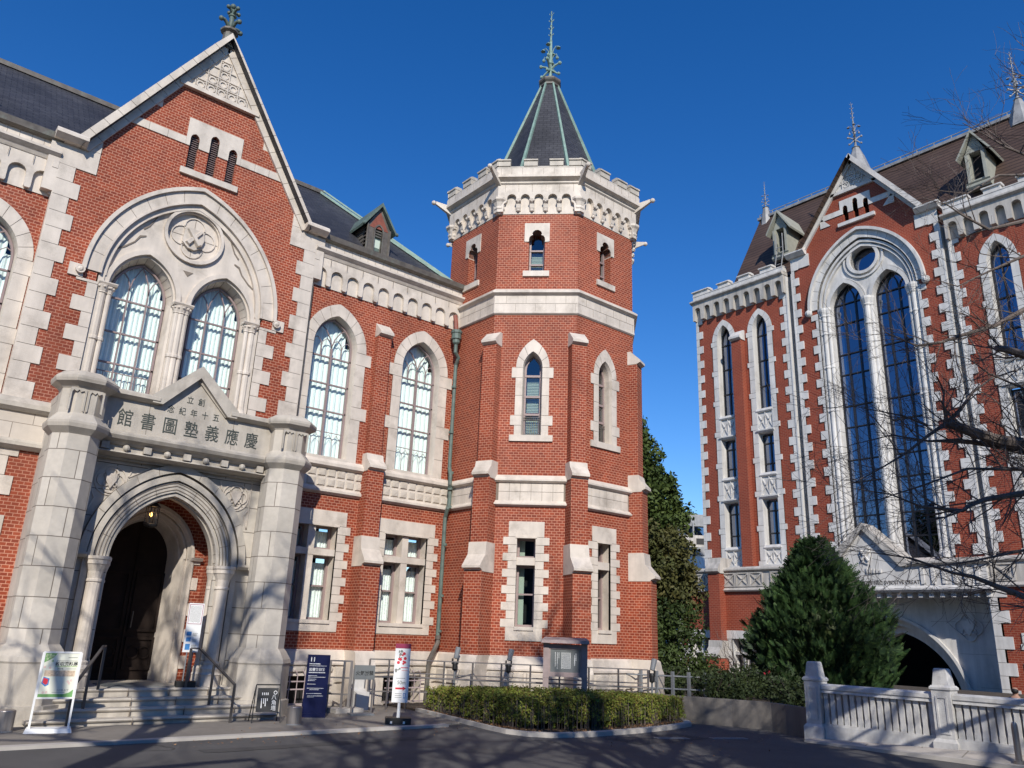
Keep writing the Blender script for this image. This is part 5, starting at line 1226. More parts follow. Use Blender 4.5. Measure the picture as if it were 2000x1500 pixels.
    mb.tube([fq.p(c-.12, 5.15, .07), fq.p(c+.15, 4.75, .07)], .05, 6); mb.tube([fq.p(c+.14, 5.12, .07), fq.p(c-.1, 4.8, .07)], .05, 6)
    for k in range(5): mb.box(fq, c+.0+k*.13, c+.06+k*.13, 4.30-.0*k, 4.5-.02*k, 0, .05)
    build('carved_arms', mb, 'stone_far', UB)
    c += .3; fw = Fr(31.6, 0, -90); A0 = arch(c, 2.40, -.4, 3.10, 14); 
    mb = MB(); mb.plate(fw, [(c-3.9, -.5), (c-2.40, -.5), (c-2.40, -.4)]+A0[1:-1]+[(c+2.40, -.4), (c+2.40, -.5), (c+3.9, -.5), (c+3.9, 3.6), (c-3.9, 3.6)], (), -.6, 0)
    mb.rings(fw, arch(c, 2.42, -.4, 3.12, 20), arch(c, 2.52, -.4, 3.24, 20), -.05, .10); mb.rings(fw, arch(c, 2.20, -.4, 2.86, 20), arch(c, 2.41, -.4, 3.11, 20), -.6, -.22); mb.rings(fw, arch(c, 1.98, -.4, 2.6, 20), arch(c, 2.21, -.4, 2.87, 20), -.9, -.48)
    for s in (-1, 1):
        mb.box(fw, c+s*3.45, c+s*3.45+.012, -.5, 3.6, -.01, .004, 1)
        for v, w_ in ((.4, 2.75), (1.5, 2.2), (2.6, 1.3)): mb.box(fw, min(c+s*w_, c+s*3.9), max(c+s*w_, c+s*3.9), v, v+.012, -.01, .0045, 1)
    build('portal_wall', mb, S2M, UB)
    mb = MB()
    for s in (-1, 1):
        q = (c+s*2.6, 2.42)
        for k in range(4): a = k*math.pi/2; mb.rings(fw, circ(q[0]+.22*math.cos(a), q[1]+.22*math.sin(a), .22, 14), circ(q[0]+.22*math.cos(a), q[1]+.22*math.sin(a), .27, 14), 0, .07, closed=True)
        mb.plate(fw, [(q[0]-.2, q[1]+.22), (q[0]+.2, q[1]+.22), (q[0]+.2, q[1]), (q[0], q[1]-.3), (q[0]-.2, q[1])], (), 0, .09)
    build('spandrel_carving', mb, 'stone_far', UB)
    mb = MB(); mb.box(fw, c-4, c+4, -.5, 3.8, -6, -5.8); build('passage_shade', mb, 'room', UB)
    mb = MB(); mb.wbox(30.4, 31.6, 18.2, 18.6, -.5, 3.8); build('porch_side', mb, 'stone_far', UB)
    mb = MB(); mb.wbox(30.5, 31.6, 10.4, 10.75, -.5, 3.8); build('porch_side', mb, 'stone_far', UB)
ub()

# ================================================================== STREET OBJECTS
# ---- handrails on the steps
def handrail(pts, posts, label):
    t = thing('handrail', label, 'handrail', pts[0][:2]+(0,), group='steel handrails of the entrance steps')
    mb = MB()
    for a, b in zip(pts[:-1], pts[1:]):
        a, b = Vector(a), Vector(b); n = (b-a).normalized(); s = n.cross(Vector((0, 0, 1))).normalized()*.022; h = Vector((0, 0, .014))
        mb.hexa([a-s-h, a+s-h, a+s+h, a-s+h], [b-s-h, b+s-h, b+s+h, b-s+h])
    build('rail', mb, 'rail_dark', t)
    for x, y, z0, z1 in posts:
        mb = MB(); mb.wbox(x-.02, x+.02, y-.012, y+.012, z0, z1); build('post', mb, 'rail_dark', t)
handrail([(3.18, 13.84, .61), (3.66, 14.50, 1.17), (3.72, 14.64, 1.17)], [(3.18, 13.84, .03, .61), (3.47, 14.28, .25, .95), (3.72, 14.62, .5, 1.17)], 'steel handrail at the left end of the entrance steps, behind the white poster stand')
handrail([(5.60, 13.70, .62), (5.33, 14.80, 1.15), (5.20, 14.88, 1.15)], [(5.60, 13.70, .03, .62), (5.45, 14.35, .25, .90), (5.20, 14.88, .5, 1.15)], 'steel handrail at the right end of the entrance steps, beside the black folding sign')

# ---- white poster stand
def flat(mb, fr, u0, u1, v0, v1, d, mi=0): mb.box(fr, u0, u1, v0, v1, d-.002, d, mi)
px, py = 2.88, 13.50; fs = Fr(px, py, -12)
t = thing('poster_stand', 'white metal stand holding a cream and green exhibition poster at the left of the steps', 'sign stand', (px, py, .03))
mb = MB(); mb.hexa([fs.p(-.30, .03, -.16), fs.p(.30, .03, -.16), fs.p(.30, .03, .16), fs.p(-.30, .03, .16)], [fs.p(-.28, .085, -.14), fs.p(.28, .085, -.14), fs.p(.28, .085, .14), fs.p(-.28, .085, .14)]); build('base', mb, 'white', t)
for s in (-1, 1): mb = MB(); mb.box(fs, s*.245-.014, s*.245+.014, .08, 1.10, -.012, .012); build('leg', mb, 'white', t)
mb = MB(); mb.rings(fs, rect(-.245, .245, .47, 1.115), rect(-.22, .22, .49, 1.09), -.015, .016, closed=True); build('panel_frame', mb, 'white', t)
mb = MB(); mb.box(fs, -.23, .23, .48, 1.10, -.008, .008); p = build('poster', mb, 'poster_cream', t)
D = .0105
mb = MB(); mb.plate(fs, [(-.22, 1.09), (-.07, 1.09), (-.10, 1.04), (-.15, 1.0), (-.22, .96)], (), .008, D); build('leaf_print', mb, 'green_ink', p)
mb = MB()
for k in range(14): mb.plate(fs, circ(-.2+random.random()*.11, .98+random.random()*.09, .008+random.random()*.012, 6), (), D, D+.001)
build('blossom_print', mb, 'pale_green', p)
mb = MB(); flat(mb, fs, -.07, .215, .905, .918, D); build('ruled_line', mb, 'pale_green', p)
mb = MB(); flat(mb, fs, -.19, .20, .775, .855, D); build('photo_print', mb, 'tan_ink', p)
mb = MB(); mb.plate(fs, [(-.19, .77), (-.11, .745), (-.11, .66), (-.15, .635), (-.205, .68)], (), .008, D); build('blue_book_print', mb, 'blue_ink', p)
mb = MB(); mb.plate(fs, [(-.185, .755), (-.125, .735), (-.125, .675), (-.15, .66), (-.19, .69)], (), D, D+.0015); build('red_book_print', mb, 'red_ink', p)
mb = MB(); flat(mb, fs, -.22, .22, .495, .535, D); mb.plate(fs, [(.10, .535), (.22, .535), (.22, .60), (.17, .555)], (), .008, D); build('green_band', mb, 'green_ink', p)
text('poster_title', '新収資料展', fs, .072, .925, .009, .058, 'black', p, ext=.001, bold=.001)
text('poster_year', '2026', fs, .0, .87, .009, .03, 'grey_ink', p, ext=.001, sx=1.3, bold=.0006)
text('poster_date', '1/10-2/7', fs, .08, .575, .009, .038, 'grey_ink', p, ext=.001, sx=1.2)
mb = MB(); flat(mb, fs, -.06, .21, .985, .990, D); flat(mb, fs, .08, .21, .875, .88, D); flat(mb, fs, -.05, .12, .555, .559, D); flat(mb, fs, .08, .2, 1.03, 1.037, D); build('small_print', mb, 'grey_ink', p)
mb = MB()
for q in ((-.2, .90), (-.13, .89), (.17, .72), (.15, .68), (-.12, .56), (-.16, .555), (.13, .705)): mb.rings(fs, circ(*q, .014, 8), circ(*q, .008, 8), .008, D, closed=True)
build('flower_print', mb, 'pink_ink', p)

# ---- steel stub bollards
def stub(x, y, label):
    t = thing('stub_bollard', label, 'bollard', (x, y, .03), group='short steel cylinders on the pavement')
    mb = MB(); mb.lathe(x, y, [(.12, .03), (.12, .30), (.115, .31), (.09, .318), (.02, .322)], 24); build('shell', mb, 'steel', t, smooth=False)
    mb = MB(); mb.lathe(x, y, [(.125, .03), (.125, .04), (.12, .045)], 24); build('foot_ring', mb, 'lamp_grey', t)
stub(2.36, 13.75, 'short brushed steel cylinder left of the white poster stand')
stub(6.46, 13.14, 'short brushed steel cylinder between the black folding sign and the navy panel')

# ---- black folding board
fa = Fr(6.16, 13.62, -14)
t = thing('folding_sign', 'black folding board with white writing standing at the right of the steps', 'sign', (6.16, 13.62, .03))
mb = MB()
for s in (-1, 1): mb.tube([fa.p(s*.20, .62, 0), fa.p(s*.235, .03, .16)], .009, 5)
mb.tube([fa.p(-.20, .62, 0), fa.p(.20, .62, 0)], .011, 5); build('front_frame', mb, 'black', t)
mb = MB()
for s in (-1, 1): mb.tube([fa.p(s*.20, .62, -.005), fa.p(s*.235, .03, -.17)], .009, 5)
mb.tube([fa.p(-.225, .12, -.14), fa.p(.225, .12, -.14)], .008, 5); build('rear_frame', mb, 'black', t)
mb = MB(); mb.hexa([fa.p(-.17, .57, .02), fa.p(.17, .57, .02), fa.p(.185, .20, .12), fa.p(-.185, .20, .12)], [fa.p(-.17, .57, .035), fa.p(.17, .57, .035), fa.p(.185, .20, .135), fa.p(-.185, .20, .135)]); b = build('board', mb, 'black', t)
def onboard(u, v): return fa.p(u, v, .020+(.57-v)*.27+.019)
for k, ch in enumerate('八角塔'):
    cu = MB(); 
    o = text('board_letter', ch, fa, .10, .40-.085*k, .0, .085, 'white', b, ext=.001)
    for v in o.data.vertices: v.co.z = v.co.z; w_ = Vector(v.co)+ORG[o.name]; dd = .023+(.57-w_.z)*.27+.018; v.co.x += fa.nx*dd; v.co.y += fa.ny*dd
mb = MB()
for u, a, c_ in ((-.10, .50, .46), (-.07, .50, .46), (-.04, .50, .46), (-.01, .50, .46), (-.11, .41, .26), (-.075, .41, .33), (-.045, .41, .29), (-.015, .41, .37)): mb.hexa([onboard(u, a), onboard(u+.012, a), onboard(u+.012, c_), onboard(u, c_)], [onboard(u, a)+Vector((0, -.002, 0)), onboard(u+.012, a)+Vector((0, -.002, 0)), onboard(u+.012, c_)+Vector((0, -.002, 0)), onboard(u, c_)+Vector((0, -.002, 0))])
C2 = circ(.12, .50, .03, 14); C3 = circ(.12, .50, .022, 14)
mb.add([onboard(*q) for q in C2]+[onboard(*q) for q in C3], [(i, (i+1) % 14, 14+(i+1) % 14, 14+i) for i in range(14)])
build('board_writing', mb, 'white', b)

# ---- navy information panel, number 11
fn = Fr(7.28, 14.06, -22)
t = thing('navy_sign_panel', 'tall dark navy panel with a white number 11 and white text', 'sign', (7.28, 14.06, .03))
mb = MB(); mb.box(fn, -.20, .20, .10, 1.10, -.07, .07); p = build('panel', mb, 'navy', t)
mb = MB(); mb.box(fn, -.205, .205, .03, .10, -.10, .10); mb.box(fn, -.215, .215, .10, .34, -.065, .065); build('base', mb, 'navy', t)
text('number', '11', fn, -.165, .985, .071, .105, 'white', p, ext=.001, align='LEFT', bold=.0025)
text('panel_title', '図書館旧館', fn, -.165, .825, .071, .058, 'white', p, ext=.001, align='LEFT', bold=.001)
mb = MB()
for u0, u1, v in ((-.165, .03, .935), (-.165, .15, .905), (-.165, .13, .785), (-.165, -.01, .735), (-.165, .14, .71), (-.165, -.02, .675), (-.165, -.04, .65), (-.17, -.02, .59), (-.17, .13, .52), (-.12, .05, .495), (-.17, .1, .43), (-.15, .13, .39), (-.15, -.03, .37)):
    u = u0
    while u < u1: e = min(u+.008+random.random()*.02, u1); mb.box(fn, u, e, v, v+(.016 if u1 == .03 or v == .785 else .008), .071, .0725); u = e+.004
build('panel_text', mb, 'white', p)

# ---- steel frame gate and fire warning board
ff = Fr(8.30, 14.12, -16)
t = thing('fire_warning_sign', 'grey board with black characters on a steel frame beside the navy panel', 'sign', (8.30, 14.12, .03))
for s in (-.19, .19): mb = MB(); mb.box(ff, s-.014, s+.014, .06, .92, -.014, .014); build('leg', mb, 'steel', t)
mb = MB(); mb.box(ff, -.23, .23, .03, .06, -.13, .13); build('base', mb, 'lamp_grey', t)
mb = MB(); mb.box(ff, -.20, .20, .66, .92, .012, .03); p = build('board', mb, 'grey_panel', t)
text('board_characters', '火気厳禁', ff, 0, .745, .031, .088, 'black', p, ext=.001, bold=.0015)
fg = Fr(8.16, 14.62, -40)
t = thing('steel_gate', 'narrow brushed steel frame gate standing behind the fire warning board', 'gate', (8.16, 14.62, .03))
for s in (-.30, -.02, .12): mb = MB(); mb.box(fg, s-.022, s+.022, .03, .98, -.02, .02); build('post', mb, 'steel', t)
mb = MB()
for v in (.97, .66, .36): mb.box(fg, -.30, .12, v-.014, v+.014, -.012, .012)
build('crossbar', mb, 'steel', t)
mb = MB(); mb.wbox(7.95, 8.55, 14.45, 14.85, .03, .11); o = build('stone_plinth', mb, 'kerb', at=(8.2, 14.6, .03)); o['label'] = 'low stone block under the steel frame gate by the library wall'; o['category'] = 'plinth'
mb = MB(); mb.hexa([Vector(v) for v in ((8.62, 14.9, .03), (8.92, 14.9, .03), (8.92, 15.25, .03), (8.62, 15.25, .03))], [Vector(v) for v in ((8.62, 14.9, .36), (8.92, 14.9, .36), (8.92, 15.25, .46), (8.62, 15.25, .46))]); mb.wbox(8.66, 8.90, 15.1, 15.3, .4, .80)
o = build('standpipe_cover', mb, 'stone_far', at=(8.77, 15.1, .03)); o['label'] = 'pale sloped cover box against the library base right of the fire warning board'; o['category'] = 'utility box'

# ---- arrow sign on a timber pole
fr_ = Fr(8.16, 12.60, -30)
t = thing('arrow_sign', 'two white placards with a red arrow on a timber pole in a black block', 'sign', (8.16, 12.60, .03))
mb = MB(); mb.box(fr_, -.22, .22, .03, .135, -.14, .14); b = build('block', mb, 'black', t)
mb = MB(); 
for s in (-.14, .08): mb.box(fr_, s, s+.035, .045, .085, .13, .143)
build('block_marker', mb, 'white', b)
mb = MB(); mb.tube([fr_.p(0, .13, 0), fr_.p(0, .38, 0)], [.032, .026], 10); build('socket', mb, 'white', t)
mb = MB(); mb.tube([fr_.p(0, .36, 0), fr_.p(0, 1.2, 0)], .021, 8); build('pole', mb, 'pine', t)
mb = MB(); mb.box(fr_, -.135, .135, .82, 1.36, .022, .030); p1 = build('upper_placard', mb, 'white', t)
mb = MB(); mb.box(fr_, -.135, .135, 1.28, 1.36, .030, .032); build('maroon_band', mb, 'maroon', p1)
mb = MB()
for k in range(11): mb.plate(fr_, circ(-.08+random.random()*.13, 1.0+random.random()*.2, .012+random.random()*.022, 7), (), .030, .0315+k*.0002)
build('flower_print', mb, 'red_ink', p1)
mb = MB()
for k in range(9): mb.plate(fr_, circ(-.10+random.random()*.1, 1.12+random.random()*.12, .010+random.random()*.016, 6), (), .030, .0335+k*.0002)
for k in range(5): mb.plate(fr_, circ(-.10+random.random()*.09, .87+random.random()*.07, .010+random.random()*.016, 6), (), .030, .0335+k*.0002)
build('leaf_print', mb, 'grey_ink', p1)
mb = MB(); flat(mb, fr_, -.02, .11, .95, .962, .0315); flat(mb, fr_, .0, .11, .905, .911, .0315); build('red_text', mb, 'red_ink', p1)
for k in range(5): pass
mb = MB(); mb.box(fr_, -.14, .14, .38, .82, .022, .029); p2 = build('lower_placard', mb, 'white', t)
mb = MB(); mb.plate(fr_, [(-.09, .595), (.04, .595), (.04, .575), (.10, .61), (.04, .645), (.04, .625), (-.09, .625)], (), .029, .031); build('red_arrow', mb, 'red_ink', p2)
text('distance', '50m', fr_, .01, .68, .030, .085, 'grey_ink', p2, ext=.001, bold=.001)
mb = MB(); flat(mb, fr_, -.09, .07, .775, .783, .0305); flat(mb, fr_, -.09, .03, .52, .528, .0305); flat(mb, fr_, -.09, .02, .49, .498, .0305); flat(mb, fr_, -.09, .03, .46, .468, .0305); build('small_text', mb, 'grey_ink', p2)
mb = MB(); mb.rings(fr_, rect(.055, .10, .45, .535), rect(.065, .09, .46, .525), .029, .031, closed=True); build('bottle_print', mb, 'blue_ink', p2)

# ---- notice inside the porch
fi_ = Fr(5.30, 14.92, 8)
t = thing('notice_stand', 'slim white notice panel on a black foot inside the entrance arch', 'sign', (5.22, 14.95, .5))
fi_ = Fr(5.22, 14.98, -10)
mb = MB(); mb.box(fi_, -.16, .16, .50, .60, -.11, .11); build('foot', mb, 'black', t)
for s in (-.05, .05): mb = MB(); mb.box(fi_, s-.01, s+.01, .6, 1.12, -.01, .01); build('leg', mb, 'lamp_grey', t)
mb = MB(); mb.box(fi_, -.13, .13, 1.08, 1.92, -.01, .012); p = build('panel', mb, 'white', t)
mb = MB(); mb.rings(fi_, rect(-.115, .115, 1.56, 1.90), rect(-.108, .108, 1.567, 1.893), .012, .016, closed=True); build('purple_border', mb, 'maroon', p)
mb = MB()
for j in range(11):
    u = -.09+j*.017; v = 1.87
    while v > 1.60: e = v-.008-random.random()*.012; flat(mb, fi_, u, u+.006, e, v, .0145); v = e-.006
for j in range(3):
    for k in range(4): flat(mb, fi_, .0, .06+.03*random.random(), 1.40-j*.1-k*.014, 1.405-j*.1-k*.014, .0145)
build('notice_text', mb, 'grey_ink', p)
mb = MB()
for v0, v1 in ((1.36, 1.43), (1.26, 1.33), (1.12, 1.22)): flat(mb, fi_, -.10, -.02, v0, v1, .0145)
build('blue_pictures', mb, 'blue_ink', p)

# ---- lantern in the porch
t = thing('hanging_lantern', 'black metal lantern with an amber lamp hanging in the entrance arch', 'lantern', (4.28, 15.35, 3.86))
x, y, z = 4.33, 15.5, 3.62
mb = MB(); mb.tube([(x, y, 4.1), (x, y, z+.08)], .008, 5); build('chain', mb, 'black', t)
mb = MB(); mb.lathe(x, y, [(.02, z+.10), (.13, z), (.14, z-.02), (.12, z-.025)], 6); mb.lathe(x, y, [(.12, z-.33), (.13, z-.34), (.12, z-.37), (.02, z-.40)], 6)
for k in range(6):
    a = k*math.pi/3; mb.tube([(x+.115*math.cos(a), y+.115*math.sin(a), z-.02), (x+.115*math.cos(a), y+.115*math.sin(a), z-.34)], .009, 4)
for k in range(6):
    a = k*math.pi/3; b = a+math.pi/3
    for v in (.12, .24): mb.tube([(x+.115*math.cos(a), y+.115*math.sin(a), z-v), (x+.115*math.cos(b), y+.115*math.sin(b), z-v)], .004, 4)
build('cage', mb, 'black', t)
mb = MB(); mb.ball((x-.02, y, z-.16), .028, 8, sz=1.5); build('bulb', mb, 'glow', t)
pl = bpy.data.lights.new('lantern_light', 'POINT'); pl.energy = 1.2; pl.color = (1, .6, .3); pl.shadow_soft_size = .04
po = bpy.data.objects.new('lantern_light', pl); COL.objects.link(po); po.parent = t; po.location = (x-4.28, y-15.35-.06, z-3.86-.16)

# ---- stone-framed notice board in the hedge
U7 = .70711
def TP(off, s): return (11.34-off*U7+s*U7, 14.44-off*U7-s*U7)
bx, by = TP(1.9, 1.93); fb_ = Fr(bx, by, -45)
t = thing('notice_board', 'mauve stone-framed notice board with a grey engraved panel standing in the hedge', 'notice board', (bx, by, .05))
for s in (-1, 1): mb = MB(); mb.box(fb_, s*.375-.055, s*.375+.055, .05, 1.44, -.06, .06); mb.box(fb_, s*.375-.062, s*.375+.062, .82, .845, -.065, .065); mb.box(fb_, s*.375-.065, s*.375+.065, 1.44, 1.48, -.07, .07); build('post', mb, 'notice_stone', t)
mb = MB(); mb.box(fb_, -.32, .32, .84, .90, -.05, .05); mb.box(fb_, -.32, .32, 1.37, 1.44, -.05, .05)
for k in range(4): mb.box(fb_, -.24+k*.16-.003, -.235+k*.16, 1.37, 1.44, .045, .053)
mb.rings(fb_, rect(-.32, .32, .90, 1.37), rect(-.29, .29, .925, 1.35), -.04, .04, closed=True); build('frame', mb, 'notice_stone', t)
mb = MB(); mb.box(fb_, -.30, .30, .91, 1.36, -.03, .02); p = build('engraved_panel', mb, 'slate_panel', t)
mb = MB()
for u, a, b_ in [(.20, 1.08, .94), (.175, 1.05, .85), (-.20, 1.09, .82), (-.16, 1.09, .78), (-.13, 1.09, .98)]+[(-.075+j*.021, 1.09, .79) for j in range(9)]:
    v = a+.2; b_ = b_+.2
    while v > b_: e = v-.006-random.random()*.014; flat(mb, fb_, u, u+(.014 if u > .15 else .009), max(e, b_), v, .0215); v = e-.005
build('engraved_text', mb, 'white', p)
mb = MB(); mb.hexa([fb_.p(-.47, 1.48, -.20), fb_.p(.47, 1.48, -.20), fb_.p(.47, 1.46, .20), fb_.p(-.47, 1.46, .20)], [fb_.p(-.41, 1.57, -.05), fb_.p(.41, 1.57, -.05), fb_.p(.46, 1.52, .19), fb_.p(-.46, 1.52, .19)]); build('roof', mb, 'notice_stone', t)

# ---- floodlights on poles
def flood(x, y, az, label, top=1.18):
    t = thing('floodlight', label, 'floodlight', (x, y, .05), group='grey floodlights on short poles in front of the tower')
    f = Fr(x, y, az)
    mb = MB(); mb.tube([(x, y, .05), (x, y, top-.22)], .024, 8); build('pole', mb, 'lamp_grey', t)
    mb = MB(); mb.lathe(x, y, [(.045, top-.36), (.055, top-.34), (.055, top-.22), (.035, top-.18)], 10); mb.box(f, -.07, -.04, top-.24, top-.12, -.03, .03); mb.box(f, .04, .07, top-.24, top-.12, -.03, .03); mb.tube([(x, y, top-.3), f.p(.10, top-.36, 0), f.p(.08, top-.48, 0), (x, y, top-.5)], .006, 5); build('bracket', mb, 'black', t)
    mb = MB(); a = f.p(.01, top-.12, 0); b = f.p(.05, top+.10, -.05); mb.tube([a, b], [.052, .06], 12); build('lamp_head', mb, 'lamp_grey', t)
x, y = TP(.7, -.42); flood(x, y, -45, 'grey floodlight on a pole just right of the copper downpipe')
x, y = TP(.7, .72); flood(x, y, -45, 'grey floodlight on a pole before the tower, left of the notice board')
x, y = TP(.5, 3.72); flood(x, y, -60, 'grey floodlight on a pole at the right-hand edge of the tower', 1.10)

# ---- ramp railing round the tower
t = thing('ramp_railing', 'low grey steel railing running behind the hedge in front of the tower base', 'railing', (9.2, 14.9, .03))
path = [(8.9, 14.95), (9.7, 14.75)]+[TP(1.0, s) for s in (-.6, 0, .6, 1.2, 1.8, 2.4, 3.0, 3.6)]
mb = MB()
for z in (1.0, .74, .66, .38): mb.tube([(a, b, z) for a, b in path], .013 if z != .66 else .02, 5)
build('rails', mb, 'steel', t)
for a, b in path+[(9.3, 14.85)]: mb = MB(); mb.wbox(a-.014, a+.014, b-.014, b+.014, .03, 1.0); build('post', mb, 'steel', t)

# ---- granite balustrade and pedestals
t = thing('stone_balustrade', 'pale granite balustrade with flat upright slats between two tall pedestals beside the road', 'balustrade', (14.1, 7.0, 0))
XB = 14.12; fz = Fr(XB, 0, -90)   # u = -y
def gz(u): return max(0., (8.1+u)*.07)  # footway height along the run
def pedestal(u):
    mb = MB(); z = gz(u)-.02
    def st(hw, v0, v1, hw2=None): h2 = hw2 or hw; mb.hexa([fz.p(u-hw, v0, -hw), fz.p(u+hw, v0, -hw), fz.p(u+hw, v0, hw), fz.p(u-hw, v0, hw)], [fz.p(u-h2, v1, -h2), fz.p(u+h2, v1, -h2), fz.p(u+h2, v1, h2), fz.p(u-h2, v1, h2)])
    st(.185, z-.3, .22); st(.185, .22, .27, .15); st(.145, .27, .98); st(.145, .98, 1.0, .165); st(.165, 1.0, 1.03); st(.165, 1.03, 1.06, .14); st(.125, 1.06, 1.30, .095); st(.095, 1.30, 1.32, .08)
    mb.rings(fz, rect(u-.09, u+.09, .34, .90), rect(u-.06, u+.06, .37, .87), .140, .158, closed=True)
    return build('pedestal', mb, 'balustrade', t)
pedestal(-8.05); pedestal(-5.82)
for u0, u1 in ((-7.90, -5.97), (-5.67, -1.0)):
    mb = MB(); mb.extr(fz, u0, u1, [(-.11, .80), (-.09, .84), (-.11, .86), (-.10, .92), (-.04, .95), (.04, .95), (.10, .92), (.11, .86), (.09, .84), (.11, .80)]); build('top_rail', mb, 'balustrade', t)
    mb = MB(); mb.box(fz, u0, u1, -.3, .26, -.12, .12); mb.box(fz, u0, u1, .26, .29, -.10, .10); build('bottom_rail', mb, 'balustrade', t)
    n = int((u1-u0)/.115)
    for i in range(n):
        u = u0+(i+.5)*(u1-u0)/n; mb = MB()
        mb.plate(fz, [(u-.046, .28), (u+.046, .28), (u+.046, .36), (u+.036, .42), (u+.043, .60), (u+.034, .70), (u+.046, .76), (u+.046, .81), (u-.046, .81), (u-.046, .76), (u-.034, .70), (u-.043, .60), (u-.036, .42), (u-.046, .36)], (), -.06, .06); build('baluster', mb, 'balustrade', t)
mb = MB()
pth = [(14.2, 8.2), (14.6, 9.3), (14.45, 10.1), (14.0, 11.1), (13.8, 12.5), (13.9, 15.0)]
for (a, b), (c_, d_) in zip(pth[:-1], pth[1:]):
    n = Vector((d_-b, -(c_-a), 0)).normalized()*.12
    A_, B2 = Vector((a, b, 0)), Vector((c_, d_, 0)); mb.hexa([A_-Vector((0, 0, .3)), B2-Vector((0, 0, .3)), B2+n-Vector((0, 0, .3)), A_+n-Vector((0, 0, .3))], [A_+Vector((0, 0, .50)), B2+Vector((0, 0, .50)), B2+n+Vector((0, 0, .50)), A_+n+Vector((0, 0, .50))])
o = build('retaining_wall', mb, 'concrete', at=(14.3, 10, 0)); o['label'] = 'low dark concrete wall curving from the hedge to the granite pedestal'; o['category'] = 'wall'
mb = MB(); mb.lathe(13.70, 4.72, [(.045, .0), (.045, .56), (.042, .60), (.03, .63), (.005, .645)], 16); t = thing('steel_bollard', 'round-topped steel bollard by the balustrade in the bottom right corner', 'bollard', (13.70, 4.72, 0)); build('tube', mb, 'steel', t)
mb = MB(); mb.lathe(13.70, 4.72, [(.075, .0), (.075, .12), (.05, .13)], 16); build('flange', mb, 'steel', t)
# small timber fence by the far hedge end
t = thing('garden_fence', 'short weathered garden fence between the tower and the evergreen tree', 'fence', (14.6, 12.4, .3))
for i in range(6): mb = MB(); mb.wbox(14.4+i*.22, 14.46+i*.22, 12.9-i*.28, 12.96-i*.28, .3, .92); build('post', mb, 'lamp_grey', t)
mb = MB(); mb.tube([(14.4, 12.93, .82), (15.55, 11.5, .82)], .018, 5); mb.tube([(14.4, 12.93, .55), (15.55, 11.5, .55)], .018, 5); build('rails', mb, 'lamp_grey', t)

# ================================================================== PLANTS
def leaves(mb, c, r, n, size, squash=(1, 1, 1), up=.25, narrow=.55, mi=0):
    """n leaf quads scattered in a clump round c"""
    for _ in range(n):
        while True:
            p = Vector((random.uniform(-1, 1), random.uniform(-1, 1), random.uniform(-1, 1)))
            if p.length_squared < 1: break
        q = Vector((p.x*squash[0], p.y*squash[1], p.z*squash[2]))*r+c
        nrm = (p.normalized()*.8+Vector((random.gauss(0, .6), random.gauss(0, .6), up+random.gauss(0, .5)))).normalized()
        t = nrm.orthogonal().normalized(); t.rotate(__import__('mathutils').Quaternion(nrm, random.random()*6.28)); b = nrm.cross(t)
        s = size*random.uniform(.7, 1.35)
        mb.add([q-t*s, q-b*s*narrow, q+t*s, q+b*s*narrow], [(0, 1, 2, 3)], mi)
def crown(mb, lobes, clumps, per, size, cr, narrow=.5, inner=.0):
    tot = sum(l[1][0]*l[1][2] for l in lobes)
    for c, r in lobes:
        for _ in range(int(clumps*r[0]*r[2]/tot)):
            d = Vector((random.gauss(0, 1), random.gauss(0, 1), random.gauss(0, 1))).normalized(); k = random.uniform(.72, 1.05) if random.random() > inner else random.uniform(.2, .8)
            leaves(mb, Vector(c)+Vector((d.x*r[0], d.y*r[1], d.z*r[2]))*k, cr*random.uniform(.6, 1.3), per, size, narrow=narrow)
PRUNE = [None]
def branchy(mb, p, d, L, r, depth, spread=.55, kids=3, up=.08, nseg=4):
    if PRUNE[0] and PRUNE[0](p+d*L): return
    pts = [p.copy()]; q = p.copy(); dd = d.copy(); rad = [r]
    for i in range(nseg):
        dd = (dd+Vector((random.gauss(0, .13), random.gauss(0, .13), random.gauss(0, .11)+up))).normalized(); q = q+dd*L/nseg; pts.append(q.copy()); rad.append(max(r*(1-.42*(i+1)/nseg), .002))
    mb.tube(pts, rad, 6 if r > .03 else (4 if r > .008 else 3), cap=False)
    if depth <= 0: return
    for k in range(kids+(1 if random.random() < .4 else 0)):
        i = random.randint(1, nseg) if k else nseg
        side = Vector((random.gauss(0, 1), random.gauss(0, 1), random.gauss(0, .7))).normalized()
        nd = (dd*(1-spread*.5)+side*spread).normalized()
        branchy(mb, pts[i], nd, L*random.uniform(.62, .85), rad[i]*random.uniform(.6, .8), depth-1, spread, kids, up, nseg)
